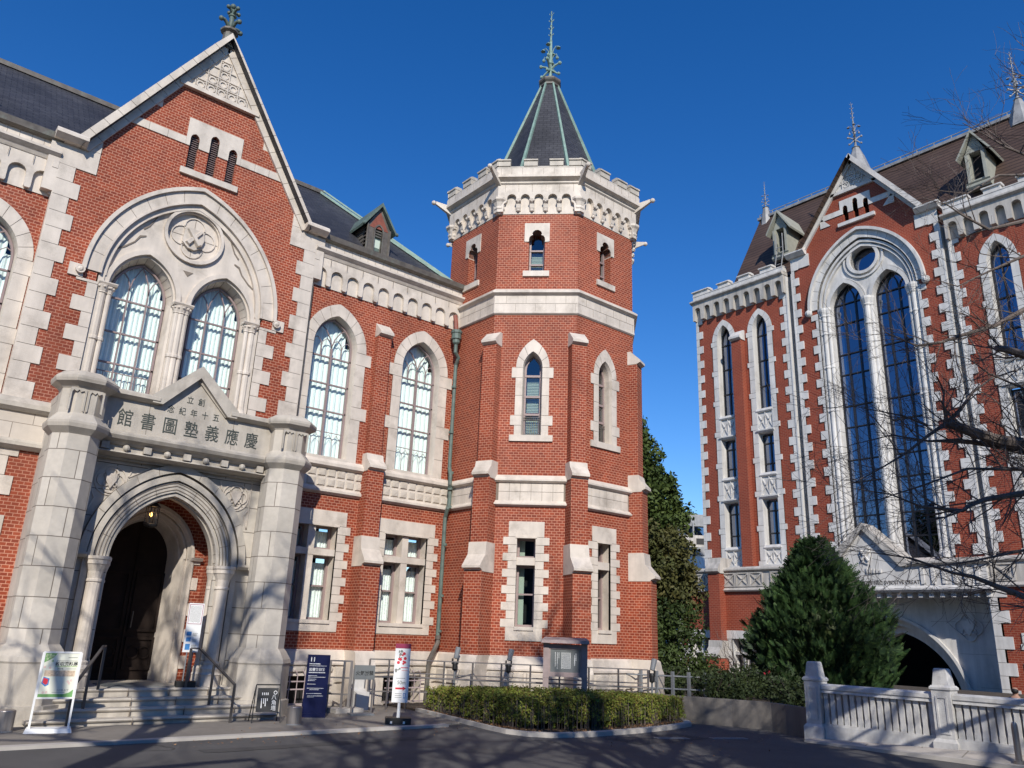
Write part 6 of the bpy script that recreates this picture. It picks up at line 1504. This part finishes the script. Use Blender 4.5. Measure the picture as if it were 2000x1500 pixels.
# ---- evergreen trees behind the tower
random.seed(3)
t = thing('evergreen_tree', 'tall rounded dark green evergreen behind the tower, its upper crown against the sky', 'tree', (20.0, 18.2, .3))
mb = MB(); mb.tube([(20.0, 18.2, .2), (20.05, 18.2, 2.5), (19.95, 18.3, 5), (20.0, 18.3, 7.2)], [.24, .2, .14, .07], 8)
for k in range(9): a = k*.7; mb.tube([(20.0, 18.2, 2.4+k*.5), (20+.9*math.cos(a), 18.2+.9*math.sin(a), 3.2+k*.5), (20+1.5*math.cos(a), 18.2+1.5*math.sin(a), 4+k*.45)], [.09, .06, .02], 5)
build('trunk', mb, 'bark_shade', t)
mb = MB(); crown(mb, [((19.9, 18.2, 7.6), (1.35, 1.35, 1.5)), ((20.4, 17.7, 5.9), (1.55, 1.5, 1.5)), ((19.6, 18.4, 5.6), (1.5, 1.4, 1.6)), ((20.85, 17.3, 5.3), (1.2, 1.1, 1.3)), ((20.5, 17.5, 4.0), (1.35, 1.2, 1.2)), ((20.3, 17.7, 7.0), (1.35, 1.3, 1.2))], 820, 46, .082, .34, inner=.35); build('crown', mb, 'leaf_tree', t)
t = thing('evergreen_tree', 'lower bushy evergreen with brownish green leaves between the tower and the taller tree', 'tree', (19.6, 16.6, .3))
mb = MB(); mb.tube([(19.6, 16.6, .2), (19.6, 16.7, 2.), (19.6, 16.7, 4)], [.16, .13, .05], 8)
for k in range(6): a = k*1.1; mb.tube([(19.6, 16.6, 1+k*.5), (19.6+.9*math.cos(a), 16.6+.9*math.sin(a), 1.7+k*.5)], [.06, .02], 5)
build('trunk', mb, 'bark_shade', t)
mb = MB(); crown(mb, [((19.8, 16.4, 4.15), (1.2, 1.1, .95)), ((19.5, 16.8, 3.5), (1.4, 1.3, 1.0)), ((20.1, 16.1, 3.0), (1.0, .9, .9))], 430, 44, .070, .28, inner=.35); build('crown', mb, 'leaf_brown', t)
t = thing('evergreen_shrub', 'dark green leafy shrub at the foot of the evergreens beside the tower', 'shrub', (19.2, 15.8, .3))
mb = MB()
for k in range(7): a = k*.9; mb.tube([(19.2, 15.8, .2), (19.2+.5*math.cos(a), 15.8+.5*math.sin(a), 1.2), (19.2+.8*math.cos(a), 15.8+.8*math.sin(a), 1.9)], [.05, .035, .015], 5)
build('trunk', mb, 'bark_shade', t)
mb = MB(); crown(mb, [((19.4, 15.7, 2.0), (1.15, 1.0, .9)), ((18.9, 15.9, 1.2), (1.2, 1.0, .9)), ((19.8, 15.2, .8), (.8, .7, .6)), ((18.2, 15.4, .9), (.8, .7, .7))], 330, 34, .058, .26, inner=.3); build('crown', mb, 'leaf_deep', t)

# ---- broad conifer on the bank
random.seed(11)
t = thing('conifer', 'broad dark green conifer with feathery sprays in front of the far entrance arch', 'tree', (20.5, 11.4, .3))
mb = MB()
for k in range(5): a = k*1.25; mb.tube([(20.5, 11.4, .2), (20.5+.25*math.cos(a), 11.4+.25*math.sin(a), 1.5), (20.5+.55*math.cos(a), 11.4+.55*math.sin(a), 3.2)], [.12, .08, .03], 6)
build('trunk', mb, 'bark_shade', t)
mb = MB(); cx, cy = 20.5, 11.45
from mathutils import noise as NZ
def conr(z, a):
    P = ((.3, 1.75), (.9, 2.05), (1.6, 2.12), (2.2, 1.95), (2.9, 1.50), (3.5, .98), (3.95, .50), (4.3, .08))
    for (z0, r0), (z1, r1) in zip(P[:-1], P[1:]):
        if z <= z1: k = max(0, (z-z0)/(z1-z0)); return .82*(r0+(r1-r0)*k)*(1+.30*NZ.noise(Vector((math.cos(a)*1.7, math.sin(a)*1.7, z*1.1)))+.22*NZ.noise(Vector((math.cos(a)*4, math.sin(a)*4, z*2.6))))
    return .06
for _ in range(6500):
    z = .35+3.9*random.random()**1.15; a = random.random()*6.283
    if random.random() < .04: a = random.choice((.6, 2.2, 3.9, 5.3)); z = random.uniform(3.2, 4.15)
    if NZ.noise(Vector((math.cos(a)*3, math.sin(a)*3, z*2))) < -.42: continue
    rr = conr(z, a)*random.uniform(.62, 1.0); o = Vector((cx+rr*math.cos(a), cy+rr*math.sin(a), z))
    out = Vector((math.cos(a), math.sin(a), 0)); d = (out*random.uniform(.3, .9)+Vector((random.gauss(0, .22), random.gauss(0, .22), random.uniform(.45, 1.0)))).normalized(); L = random.uniform(.18, .36); side = d.cross(Vector((random.gauss(0, 1), random.gauss(0, 1), random.gauss(0, 1)))).normalized()
    for k in range(7):   # a spray: fine needles fanning along a twig
        b0 = o+d*L*k/7; w_ = .11*(1-k/9)
        for s in (-1, 1):
            tip = b0+side*s*w_+d*w_*1.1+Vector((0, 0, -.01)); mb.add([b0, b0+d*.042, tip], [(0, 1, 2)])
build('crown', mb, 'leaf_conifer', t)
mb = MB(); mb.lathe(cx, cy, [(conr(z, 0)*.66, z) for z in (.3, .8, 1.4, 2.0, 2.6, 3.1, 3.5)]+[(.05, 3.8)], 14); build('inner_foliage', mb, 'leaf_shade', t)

# ---- clipped hedge of the island
random.seed(5)
hp = [(10.05, 14.5), (9.92, 13.6), (9.76, 12.6), (9.62, 11.8), (9.60, 11.2), (9.80, 10.85), (10.25, 10.62), (11.2, 10.52), (12.2, 10.60), (13.1, 10.70), (13.78, 10.80)]
bk = [(10.95, 14.0), (10.95, 13.5), (10.95, 13.0), (10.9, 12.5), (10.95, 12.2), (11.2, 12.0), (11.5, 11.9), (12.0, 11.75), (12.6, 11.70), (13.3, 11.65), (13.85, 11.6)]
hz = [.46, .50, .54, .58, .60, .60, .60, .57, .53, .50, .46]
t = thing('clipped_hedge', 'low clipped azalea hedge with yellowish green leaves curving along the kerb before the tower', 'hedge', (11, 11.5, .04))
mb = MB()
for i in range(len(hp)-1):
    f = lambda i, k: Vector((hp[i][0]+(bk[i][0]-hp[i][0])*k, hp[i][1]+(bk[i][1]-hp[i][1])*k, 0))
    for k0, k1 in ((.05, .97),):
        mb.hexa([f(i, k0)+Vector((0, 0, .16)), f(i+1, k0)+Vector((0, 0, .16)), f(i+1, k1)+Vector((0, 0, .04)), f(i, k1)+Vector((0, 0, .04))], [f(i, k0+.02)+Vector((0, 0, hz[i]-.04)), f(i+1, k0+.02)+Vector((0, 0, hz[i+1]-.04)), f(i+1, k1)+Vector((0, 0, hz[i+1]-.05)), f(i, k1)+Vector((0, 0, hz[i]-.05))])
build('shade_core', mb, 'leaf_shade', t)  # solid dark green core, the shade inside the hedge put into its colour
mb = MB(); sb = MB()
for i in range(len(hp)-1):
    a0, a1, b0, b1 = (Vector((*p, 0)) for p in (hp[i], hp[i+1], bk[i], bk[i+1])); L = (a1-a0).length
    for _ in range(int(L*150)):
        f = random.random(); z = .10+(hz[i]-.08)*random.random()**.8; p = a0.lerp(a1, f)+Vector((random.gauss(0, .02), random.gauss(0, .02), z)); leaves(mb, p, .055, 9, .021, narrow=.5)
        if random.random() < .25: q = p.copy(); q.z = .06; sb.tube([q, p], .004, 3, cap=False)
    for _ in range(int(L*220)):
        f = random.random(); g = random.random(); p = a0.lerp(a1, f).lerp(b0.lerp(b1, f), g); h_ = hz[i]*(1-f)+hz[i+1]*f; edge = min(g, .12)/.12
        p.z = h_-.05*(1-edge)+.02*math.sin(p.x*7)*math.sin(p.y*6)+random.gauss(0, .012); leaves(mb, p, .06, 8, .021, up=.7, narrow=.5)
for _ in range(260): p = Vector((13.82+random.gauss(0, .03), 10.85+.8*random.random(), .1+.36*random.random())); leaves(mb, p, .06, 9, .022)
build('leaves', mb, 'leaf_hedge', t); build('stems', sb, 'bark', t)
mb = MB()
for _ in range(1500):
    i = random.randint(0, len(hp)-2); f = random.random(); a = Vector((*hp[i], 0)).lerp(Vector((*hp[i+1], 0)), f); g = Vector((11.6, 12.6, 0)); p = a+(a-g).normalized()*random.uniform(-.1, .26); p.z = .055
    leaves(mb, p, .012, 1, .018, up=1.5)
for _ in range(420):
    x = random.uniform(4, 14); y = 12.08-abs(random.gauss(0, .35)) if x < 9.2 else random.uniform(7.5, 10.0); p = Vector((x, y, .012)) if random.random() < .7 else Vector((random.uniform(5, 9.2), random.uniform(12.3, 15), .042)); leaves(mb, p, .004, 1, .017, up=3)
build('leaf_litter', mb, 'leaf_dry', kind='stuff')

# ---- shrubs on the bank behind the concrete wall
random.seed(8)
for k, (x, y, r, h, lab) in enumerate(((15.6, 12.9, .8, .85, 'dark low evergreen shrub beside the short garden fence'), (15.9, 11.6, .85, .75, 'dark low evergreen shrub above the concrete wall, between two others'), (17.2, 12.2, 1.0, .85, 'dark low evergreen shrub below the first ground floor window of the far building'), (17.6, 10.6, .9, .75, 'dark low evergreen shrub just left of the broad conifer'), (16.6, 9.9, .6, .45, 'small dark shrub in front of the broad conifer, nearest the concrete wall'))):
    t = thing('garden_shrub', lab, 'shrub', (x, y, .34), group='dark low shrubs on the planted bank')
    mb = MB()
    for q in range(6): a = q*1.05; mb.tube([(x, y, .3), (x+r*.6*math.cos(a), y+r*.6*math.sin(a), .3+h*.7)], [.03, .01], 4)
    build('stems', mb, 'bark_shade', t)
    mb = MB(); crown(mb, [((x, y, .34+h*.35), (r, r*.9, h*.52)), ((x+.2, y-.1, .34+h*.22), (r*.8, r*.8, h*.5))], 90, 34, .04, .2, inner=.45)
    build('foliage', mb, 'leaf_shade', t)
t = thing('flowering_shrub', 'shrub with a few small red blooms at the left foot of the conifer', 'shrub', (18.5, 11.9, .34))
mb = MB(); crown(mb, [((18.5, 11.9, .7), (.5, .5, .45))], 60, 26, .04, .18, inner=.4); build('foliage', mb, 'leaf_shade', t)
mb = MB()
for _ in range(4): leaves(mb, Vector((18.35+random.gauss(0, .16), 11.7+random.gauss(0, .14), .98+random.gauss(0, .07))), .03, 3, .03)
build('blooms', mb, 'red_ink', t)
t = thing('bare_shrub', 'leafless twiggy shrub in front of the far building buttress and window', 'shrub', (25.4, 17.2, .34))
mb = MB()
for k in range(13): a = random.random()*6.28; branchy(mb, Vector((25.4+.2*math.cos(a), 17.2+.2*math.sin(a), .3)), Vector((.35*math.cos(a), .35*math.sin(a), 1)).normalized(), .95, .022, 2, .45, 2, .05)
build('stems', mb, 'bark', t)

# ---- bare tree whose boughs reach in from the right
random.seed(21)
TT = thing('bare_tree', 'leafless grey-brown tree whose long boughs and twigs reach in from the right edge', 'tree', (13.6, 1.7, 0))
mb = MB(); tr_ = [(13.6, 1.7, -.1), (13.65, 1.75, 1.5), (13.5, 1.8, 3.2), (13.7, 1.9, 5.2), (13.9, 2.0, 7.2), (14.1, 2.0, 9.4)]
mb.tube(tr_, [.34, .28, .25, .2, .15, .07], 12)
branchy(mb, Vector(tr_[-1]), Vector((.2, .2, 1)).normalized(), 1.8, .07, 4, .6, 3); branchy(mb, Vector(tr_[3]), Vector((.5, -.8, .5)).normalized(), 2.6, .1, 4, .6, 3)
build('trunk', mb, 'bark', TT, smooth=False)
LIMBS = [
[(11.69, 2.77, 3.99, .15), (10.88, 3.18, 4.06, .115), (10.53, 3.35, 4.07, .10), (10.19, 3.5, 4.13, .09), (9.85, 3.65, 4.21, .075)],
[(9.85, 3.65, 4.21, .035), (9.73, 3.62, 4.41, .02), (9.75, 3.6, 4.57, .016), (9.6, 3.6, 4.73, .01)],
[(9.85, 3.65, 4.21, .04), (10.1, 3.57, 4.41, .03), (10.36, 3.49, 4.68, .024), (10.55, 3.33, 4.86, .016), (10.93, 3.15, 5.03, .01)],
[(9.85, 3.65, 4.21, .035), (9.55, 3.77, 4.01, .028), (9.23, 3.9, 3.77, .02), (8.88, 4.06, 3.55, .012), (8.62, 4.28, 3.36, .006)],
[(9.56, 3.76, 4.14, .022), (9.33, 3.95, 4.25, .014), (8.95, 4.14, 4.28, .008), (8.62, 4.28, 4.3, .005)],
[(11.91, 2.85, 3.87, .09), (11.1, 3.26, 4.02, .07), (10.54, 3.47, 4.04, .05), (10.14, 3.67, 4.05, .035), (9.77, 3.85, 4.0, .02), (9.32, 4.09, 4.03, .012), (8.83, 4.37, 3.86, .006)],
[(12.53, 2.6, 6.53, .07), (11.58, 3.12, 6.05, .05), (11.14, 3.36, 5.76, .04), (10.67, 3.62, 5.56, .034), (10.34, 3.76, 5.41, .026), (9.98, 3.94, 5.31, .018), (9.58, 4.13, 5.43, .01), (9.52, 4.18, 5.64, .006)],
[(10.64, 2.34, 4.91, .08), (9.86, 2.74, 4.85, .07), (9.59, 2.83, 4.87, .055), (9.5, 2.9, 4.88, .05)],
[(11.18, 2.68, 3.67, .04), (10.38, 3.08, 3.65, .032), (9.76, 3.46, 3.61, .02), (9.27, 3.74, 3.39, .014), (8.86, 4.09, 3.2, .008), (8.58, 4.31, 3.13, .004)],
[(10.67, 2.58, 3.46, .06), (10.0, 3.0, 3.31, .05), (9.57, 3.23, 3.21, .04), (9.41, 3.36, 3.14, .034), (9.34, 3.42, 3.07, .03), (8.89, 3.67, 3.08, .018), (8.65, 3.87, 3.2, .012), (8.25, 4.07, 3.23, .006)],
[(9.99, 2.62, 2.01, .06), (9.41, 2.98, 2.16, .048), (9.14, 3.07, 2.22, .04), (8.92, 3.26, 2.33, .03), (8.75, 3.39, 2.36, .022), (8.34, 3.6, 2.48, .012), (8.03, 3.86, 2.52, .006)],
[(13.22, 2.54, 8.09, .06), (12.23, 3.11, 7.65, .045), (11.69, 3.42, 7.43, .03), (11.31, 3.61, 7.59, .02), (11.05, 3.7, 7.69, .012), (10.67, 3.88, 7.73, .006)],
[(13.81, 2.57, 8.94, .05), (12.81, 3.15, 8.7, .034), (12.38, 3.37, 8.61, .024), (11.86, 3.67, 8.2, .014), (11.4, 3.92, 8.17, .007)],
[(13.05, 2.42, 8.58, .045), (12.13, 2.93, 8.65, .03), (11.81, 3.06, 8.69, .024), (11.6, 3.23, 8.88, .014), (11.25, 3.4, 9.01, .007)],
[(12.37, 2.47, 7.06, .05), (11.56, 3.01, 6.81, .03), (11.04, 3.31, 6.5, .02), (10.69, 3.6, 6.26, .012), (10.33, 3.77, 6.31, .006)],
[(11.08, 2.5, 4.67, .035), (10.39, 2.94, 4.61, .02), (9.97, 3.16, 4.75, .014), (9.8, 3.3, 4.93, .008), (9.61, 3.46, 4.99, .005)],
[(10.82, 2.72, 2.82, .04), (10.15, 3.14, 2.7, .024), (9.59, 3.48, 2.55, .014), (9.14, 3.85, 2.45, .007)],
[(9.57, 3.23, 3.21, .02), (9.1, 3.5, 2.98, .012), (8.7, 3.82, 2.9, .006)]]
tw = MB(); bigs = MB()
for L_ in LIMBS:
    P_ = [Vector(q[:3]) for q in L_]; r_ = [q[3]*.72 for q in L_]
    if r_[0] > .033 and P_[0].x > 10.3:   # carry the bough back to the trunk
        z = max(1.2, P_[0].z-1.0); k = min(z, 9.2); P_.insert(0, Vector((13.65, 1.8, k))); r_.insert(0, r_[0]*1.25)
    bigs.tube(P_, r_, 7, cap=True)
    for i in range(len(P_)-1):
        if P_[i].x > 12.2: continue
        seg = (P_[i+1]-P_[i]); m_ = max(2, int(seg.length/.085))
        for k in range(m_):
            rr = r_[i]+(r_[i+1]-r_[i])*k/m_
            if random.random() < .80:
                p = P_[i]+seg*(k+random.random())/m_; side = Vector((random.gauss(0, .8), random.gauss(0, .8), random.gauss(.15, .9))).normalized(); d = (seg.normalized()*.75+side*.8).normalized()
                branchy(tw, p, d, random.uniform(.28, .55), min(.010, max(rr*.5, .004)), 2, .55, 3, .02, 3)
build('bough', bigs, 'bark', TT); build('twigs', tw, 'bark', TT)

# ---- leafless trees standing towards the sun, whose shadows cross the road and porch
random.seed(30)
def shade_tree(x, y, H, lab, seed, r0=.22, lean=(0, 0)):
    random.seed(seed); PRUNE[0] = lambda q: q.x > -.15 and q.y > .2*q.x
    t = thing('bare_tree', lab, 'tree', (x, y, 0)); mb = MB(); n = 9; P_ = []; r_ = []
    for i in range(n+1):
        k = i/n; P_.append(Vector((x+lean[0]*k+random.gauss(0, .12)*k, y+lean[1]*k+random.gauss(0, .12)*k, -.1+H*k))); r_.append(r0*(1-.66*k)+.01)
    mb.tube(P_, r_, 10)
    for k in range(12):
        f = .30+.66*k/11; i = int(f*n); p = P_[i].lerp(P_[min(i+1, n)], f*n-i); a = k*2.4+random.random()*.6; L = H*(.20*(1-f)+.095)
        branchy(mb, p, Vector((math.cos(a)*.8, math.sin(a)*.8, .5)).normalized(), L, r_[i]*random.uniform(.42, .66), 3, .6, 3, .06, 4)
    build('trunk', mb, 'bark', t)
shade_tree(-1.75, 3.9, 11.6, 'leafless tree just left of the photographer beside the road', 31, .30)
shade_tree(-1.9, -2.6, 13.8, 'leafless tree behind the photographer, nearer the middle of the road', 35, .36)
shade_tree(2.7, -1.75, 12.2, 'leafless tree just behind the photographer, with a straight leading stem', 42, .34)
shade_tree(5.6, -4.6, 11.5, 'smaller leafless tree behind the photographer, right of the road', 47, .30)
PRUNE[0] = None
for x, y, H, lobes, lab in ((8.8, -6.2, 11.5, [((8.8, -6.2, 8.7), (1.4, 1.4, 3.0)), ((10.0, -7.0, 7.7), (1.7, 1.7, 3.2))], 'dense evergreen out of frame right of the road, shading the end of the balustrade'), (3.6, -4.6, 11.5, [((3.6, -4.6, 9.6), (.95, .95, 2.3))], 'narrow evergreen out of frame right of the road, shading the road by the concrete wall')):
    t = thing('evergreen_tree', lab, 'tree', (x, y, 0))
    mb = MB(); mb.tube([(x, y, -.1), (x, y, H*.4), (x, y, H*.9)], [.3, .24, .06], 12)
    for k in range(8): a = k*.8; mb.tube([(x, y, H*(.5+.045*k)), (x+.9*math.cos(a), y+.9*math.sin(a), H*(.55+.045*k))], [.07, .02], 5)
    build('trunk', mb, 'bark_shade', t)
    mb = MB(); crown(mb, lobes, 620 if x > 5 else 230, 60, .085, .45, inner=.5); build('crown', mb, 'leaf_deep', t)
# unseen blocks added behind the camera to dim sky light and darken window reflections
for x, y, deg, L, h, lab in ((-46, -14, 20, 46, 12.5, 'unseen long plain block behind the photographer to the left, added to cut sky light'), (-16, -52, 100, 50, 14., 'unseen long plain block behind the photographer to the right, added to cut sky light'), (26, -46, 150, 34, 12., 'unseen plain block out of frame to the far right, added to cut sky light')):
    f = Fr(x, y, deg+90-70 if False else deg+180-90); t = thing('unseen_campus_block', lab, 'building', (x, y, 0))
    mb = MB(); mb.box(f, -L/2, L/2, -.5, h, -10, 0); build('wall', mb, 'concrete', t)
    mb = MB()
    for r_ in range(4):
        for c_ in range(int(L/3)):
            mb.box(f, -L/2+1+c_*3, -L/2+2.8+c_*3, 1+r_*3, 2.6+r_*3, -.1, .03)
    build('window_band', mb, 'frame_dark', t)
# ================================================================== FAR BUILDINGS
B0 = Fr(66, 50, -40)
t = thing('distant_glass_building', 'distant building with dark blue glass bays in the gap between the brick buildings', 'building', (66, 50, 0))
mb = MB(); mb.box(B0, -9, 6, -.5, 13.8, -12, 0); build('wall', mb, 'lead', t)
for r_ in range(4):
    for c_ in range(10):
        mb = MB(); u = -8.8+c_*1.5; mb.box(B0, u, u+1.3, 12.6-1.5*r_-1.35, 12.6-1.5*r_, -.2, .06); build('window', mb, 'glass_far' if True else '', t)
mb = MB(); mb.box(B0, -9.1, 6.1, 12.7, 13.9, -.2, .3)
for c_ in range(10): mb.box(B0, -9+c_*1.5, -8.85+c_*1.5, 6, 13, 0, .5)
build('parapet', mb, 'lead', t)
B1 = Fr(50, 38.5, -40)
t = thing('distant_white_building', 'low white distant building with a blue-grey roof line below the glass building', 'building', (50, 38.5, 0))
mb = MB(); mb.box(B1, -12, 5, -.5, 7.9, -8, 0); build('wall', mb, 'white', t)
mb = MB(); mb.box(B1, -12.1, 5.1, 7.9, 8.5, -8, .15); build('roof', mb, 'lead', t)
for c_ in range(12):
    mb = MB(); mb.box(B1, -11.4+c_*1.35, -10.7+c_*1.35, 5.6, 6.3, -.1, .03); build('window', mb, 'frame_dark', t)
mb = MB(); mb.box(B1, -12, 5, 8.5, 9.6, -7, -1.5); build('upper_storey', mb, 'stone_far_dirty', t)
for c_ in range(9): mb = MB(); mb.box(B1, -11.4+c_*1.8, -10.4+c_*1.8, 8.9, 9.35, -1.52, -1.45); build('window', mb, 'frame_dark', t)
# tree line closing the horizon
random.seed(60)
mb = MB()
for k in range(164):
    a = R(-35+k*2.2); d = 105+random.random()*25; c = Vector((d*math.cos(a), d*math.sin(a), 1.5+random.random()*2)); leaves(mb, c, 4.5+random.random()*2.2, 150, .55, squash=(1.3, 1.3, .8))
build('far_wood', mb, 'leaf_deep', kind='stuff')

# ================================================================== PERSON beyond the balustrade
t = thing('person', 'dark-haired person in a dark coat walking beyond the granite balustrade at the far right', 'person', (19.6, 6.64, -.5))
def skinned(name, nodes, edges, mat, parent, lev=2):
    me = bpy.data.meshes.new(name); me.from_pydata([Vector(n[:3])-ORG[parent.name] for n in nodes], edges, []); o = bpy.data.objects.new(name, me); COL.objects.link(o)
    o.modifiers.new('s', 'SKIN'); 
    for v, n in zip(me.skin_vertices[0].data, nodes): v.radius = (n[3], n[4] if len(n) > 4 else n[3])
    me.skin_vertices[0].data[0].use_root = True
    sb_ = o.modifiers.new('d', 'SUBSURF'); sb_.levels = lev; sb_.render_levels = lev
    dg = bpy.context.evaluated_depsgraph_get(); m2 = bpy.data.meshes.new_from_object(o.evaluated_get(dg)); o.modifiers.clear(); o.data = m2; bpy.data.meshes.remove(me)
    m2.materials.clear(); m2.materials.append(M[mat]); o.parent = parent; ORG[o.name] = ORG[parent.name]; m2.polygons.foreach_set("use_smooth", [True]*len(m2.polygons)); return o
K = 1.32/1.75; X0, Y0, Z0 = 19.6, 6.64, -.40
def q(a, b, z, *r): return (X0+a*K, Y0+b*K, Z0+z*K)+tuple(v*K for v in r)
nodes = [q(0, 0, .95, .15, .12), q(0, 0, 1.12, .13, .11), q(0, 0, 1.30, .17, .12), q(0, 0, 1.44, .13, .09), q(0, 0, 1.52, .055), q(.01, 0, 1.60, .085), q(.01, 0, 1.68, .09), q(0, 0, 1.74, .05),
 q(0, -.19, 1.41, .06), q(-.02, -.24, 1.15, .045), q(.12, -.25, .95, .035), q(.15, -.25, .86, .03), q(0, .19, 1.41, .06), q(-.02, .24, 1.15, .045), q(-.10, .25, .93, .035), q(-.12, .25, .84, .03),
 q(0, -.09, .88, .09), q(.10, -.10, .50, .06), q(.05, -.10, .10, .04), q(.18, -.10, .04, .035), q(0, .09, .88, .09), q(-.02, .10, .50, .06), q(-.22, .10, .12, .04), q(-.12, .10, .05, .035)]
edges = [(0, 1), (1, 2), (2, 3), (3, 4), (4, 5), (5, 6), (6, 7), (3, 8), (8, 9), (9, 10), (10, 11), (3, 12), (12, 13), (13, 14), (14, 15), (0, 16), (16, 17), (17, 18), (18, 19), (0, 20), (20, 21), (21, 22), (22, 23)]
skinned('body', nodes, edges, 'skin', t)
co = [q(0, 0, .75, .20, .17), q(0, 0, 1.12, .165, .14), q(0, 0, 1.32, .20, .145), q(0, 0, 1.45, .14, .11), q(0, 0, 1.50, .075), q(0, -.20, 1.41, .08), q(-.02, -.25, 1.15, .062), q(.12, -.25, .93, .05), q(0, .20, 1.41, .08), q(-.02, .25, 1.15, .062), q(-.10, .25, .91, .05)]
skinned('coat', co, [(0, 1), (1, 2), (2, 3), (3, 4), (3, 5), (5, 6), (6, 7), (3, 8), (8, 9), (9, 10)], 'coat', t)
ha = [q(-.015, 0, 1.70, .105), q(-.03, 0, 1.64, .10), q(-.05, 0, 1.56, .07)]
skinned('hair', ha, [(0, 1), (1, 2)], 'hair', t)
tr2 = [q(0, -.09, .92, .105), q(.10, -.10, .50, .075), q(.05, -.10, .12, .055), q(0, .09, .92, .105), q(-.02, .10, .50, .075), q(-.22, .10, .14, .055)]
skinned('trousers', tr2, [(0, 1), (1, 2), (0, 3), (3, 4), (4, 5)], 'coat', t)
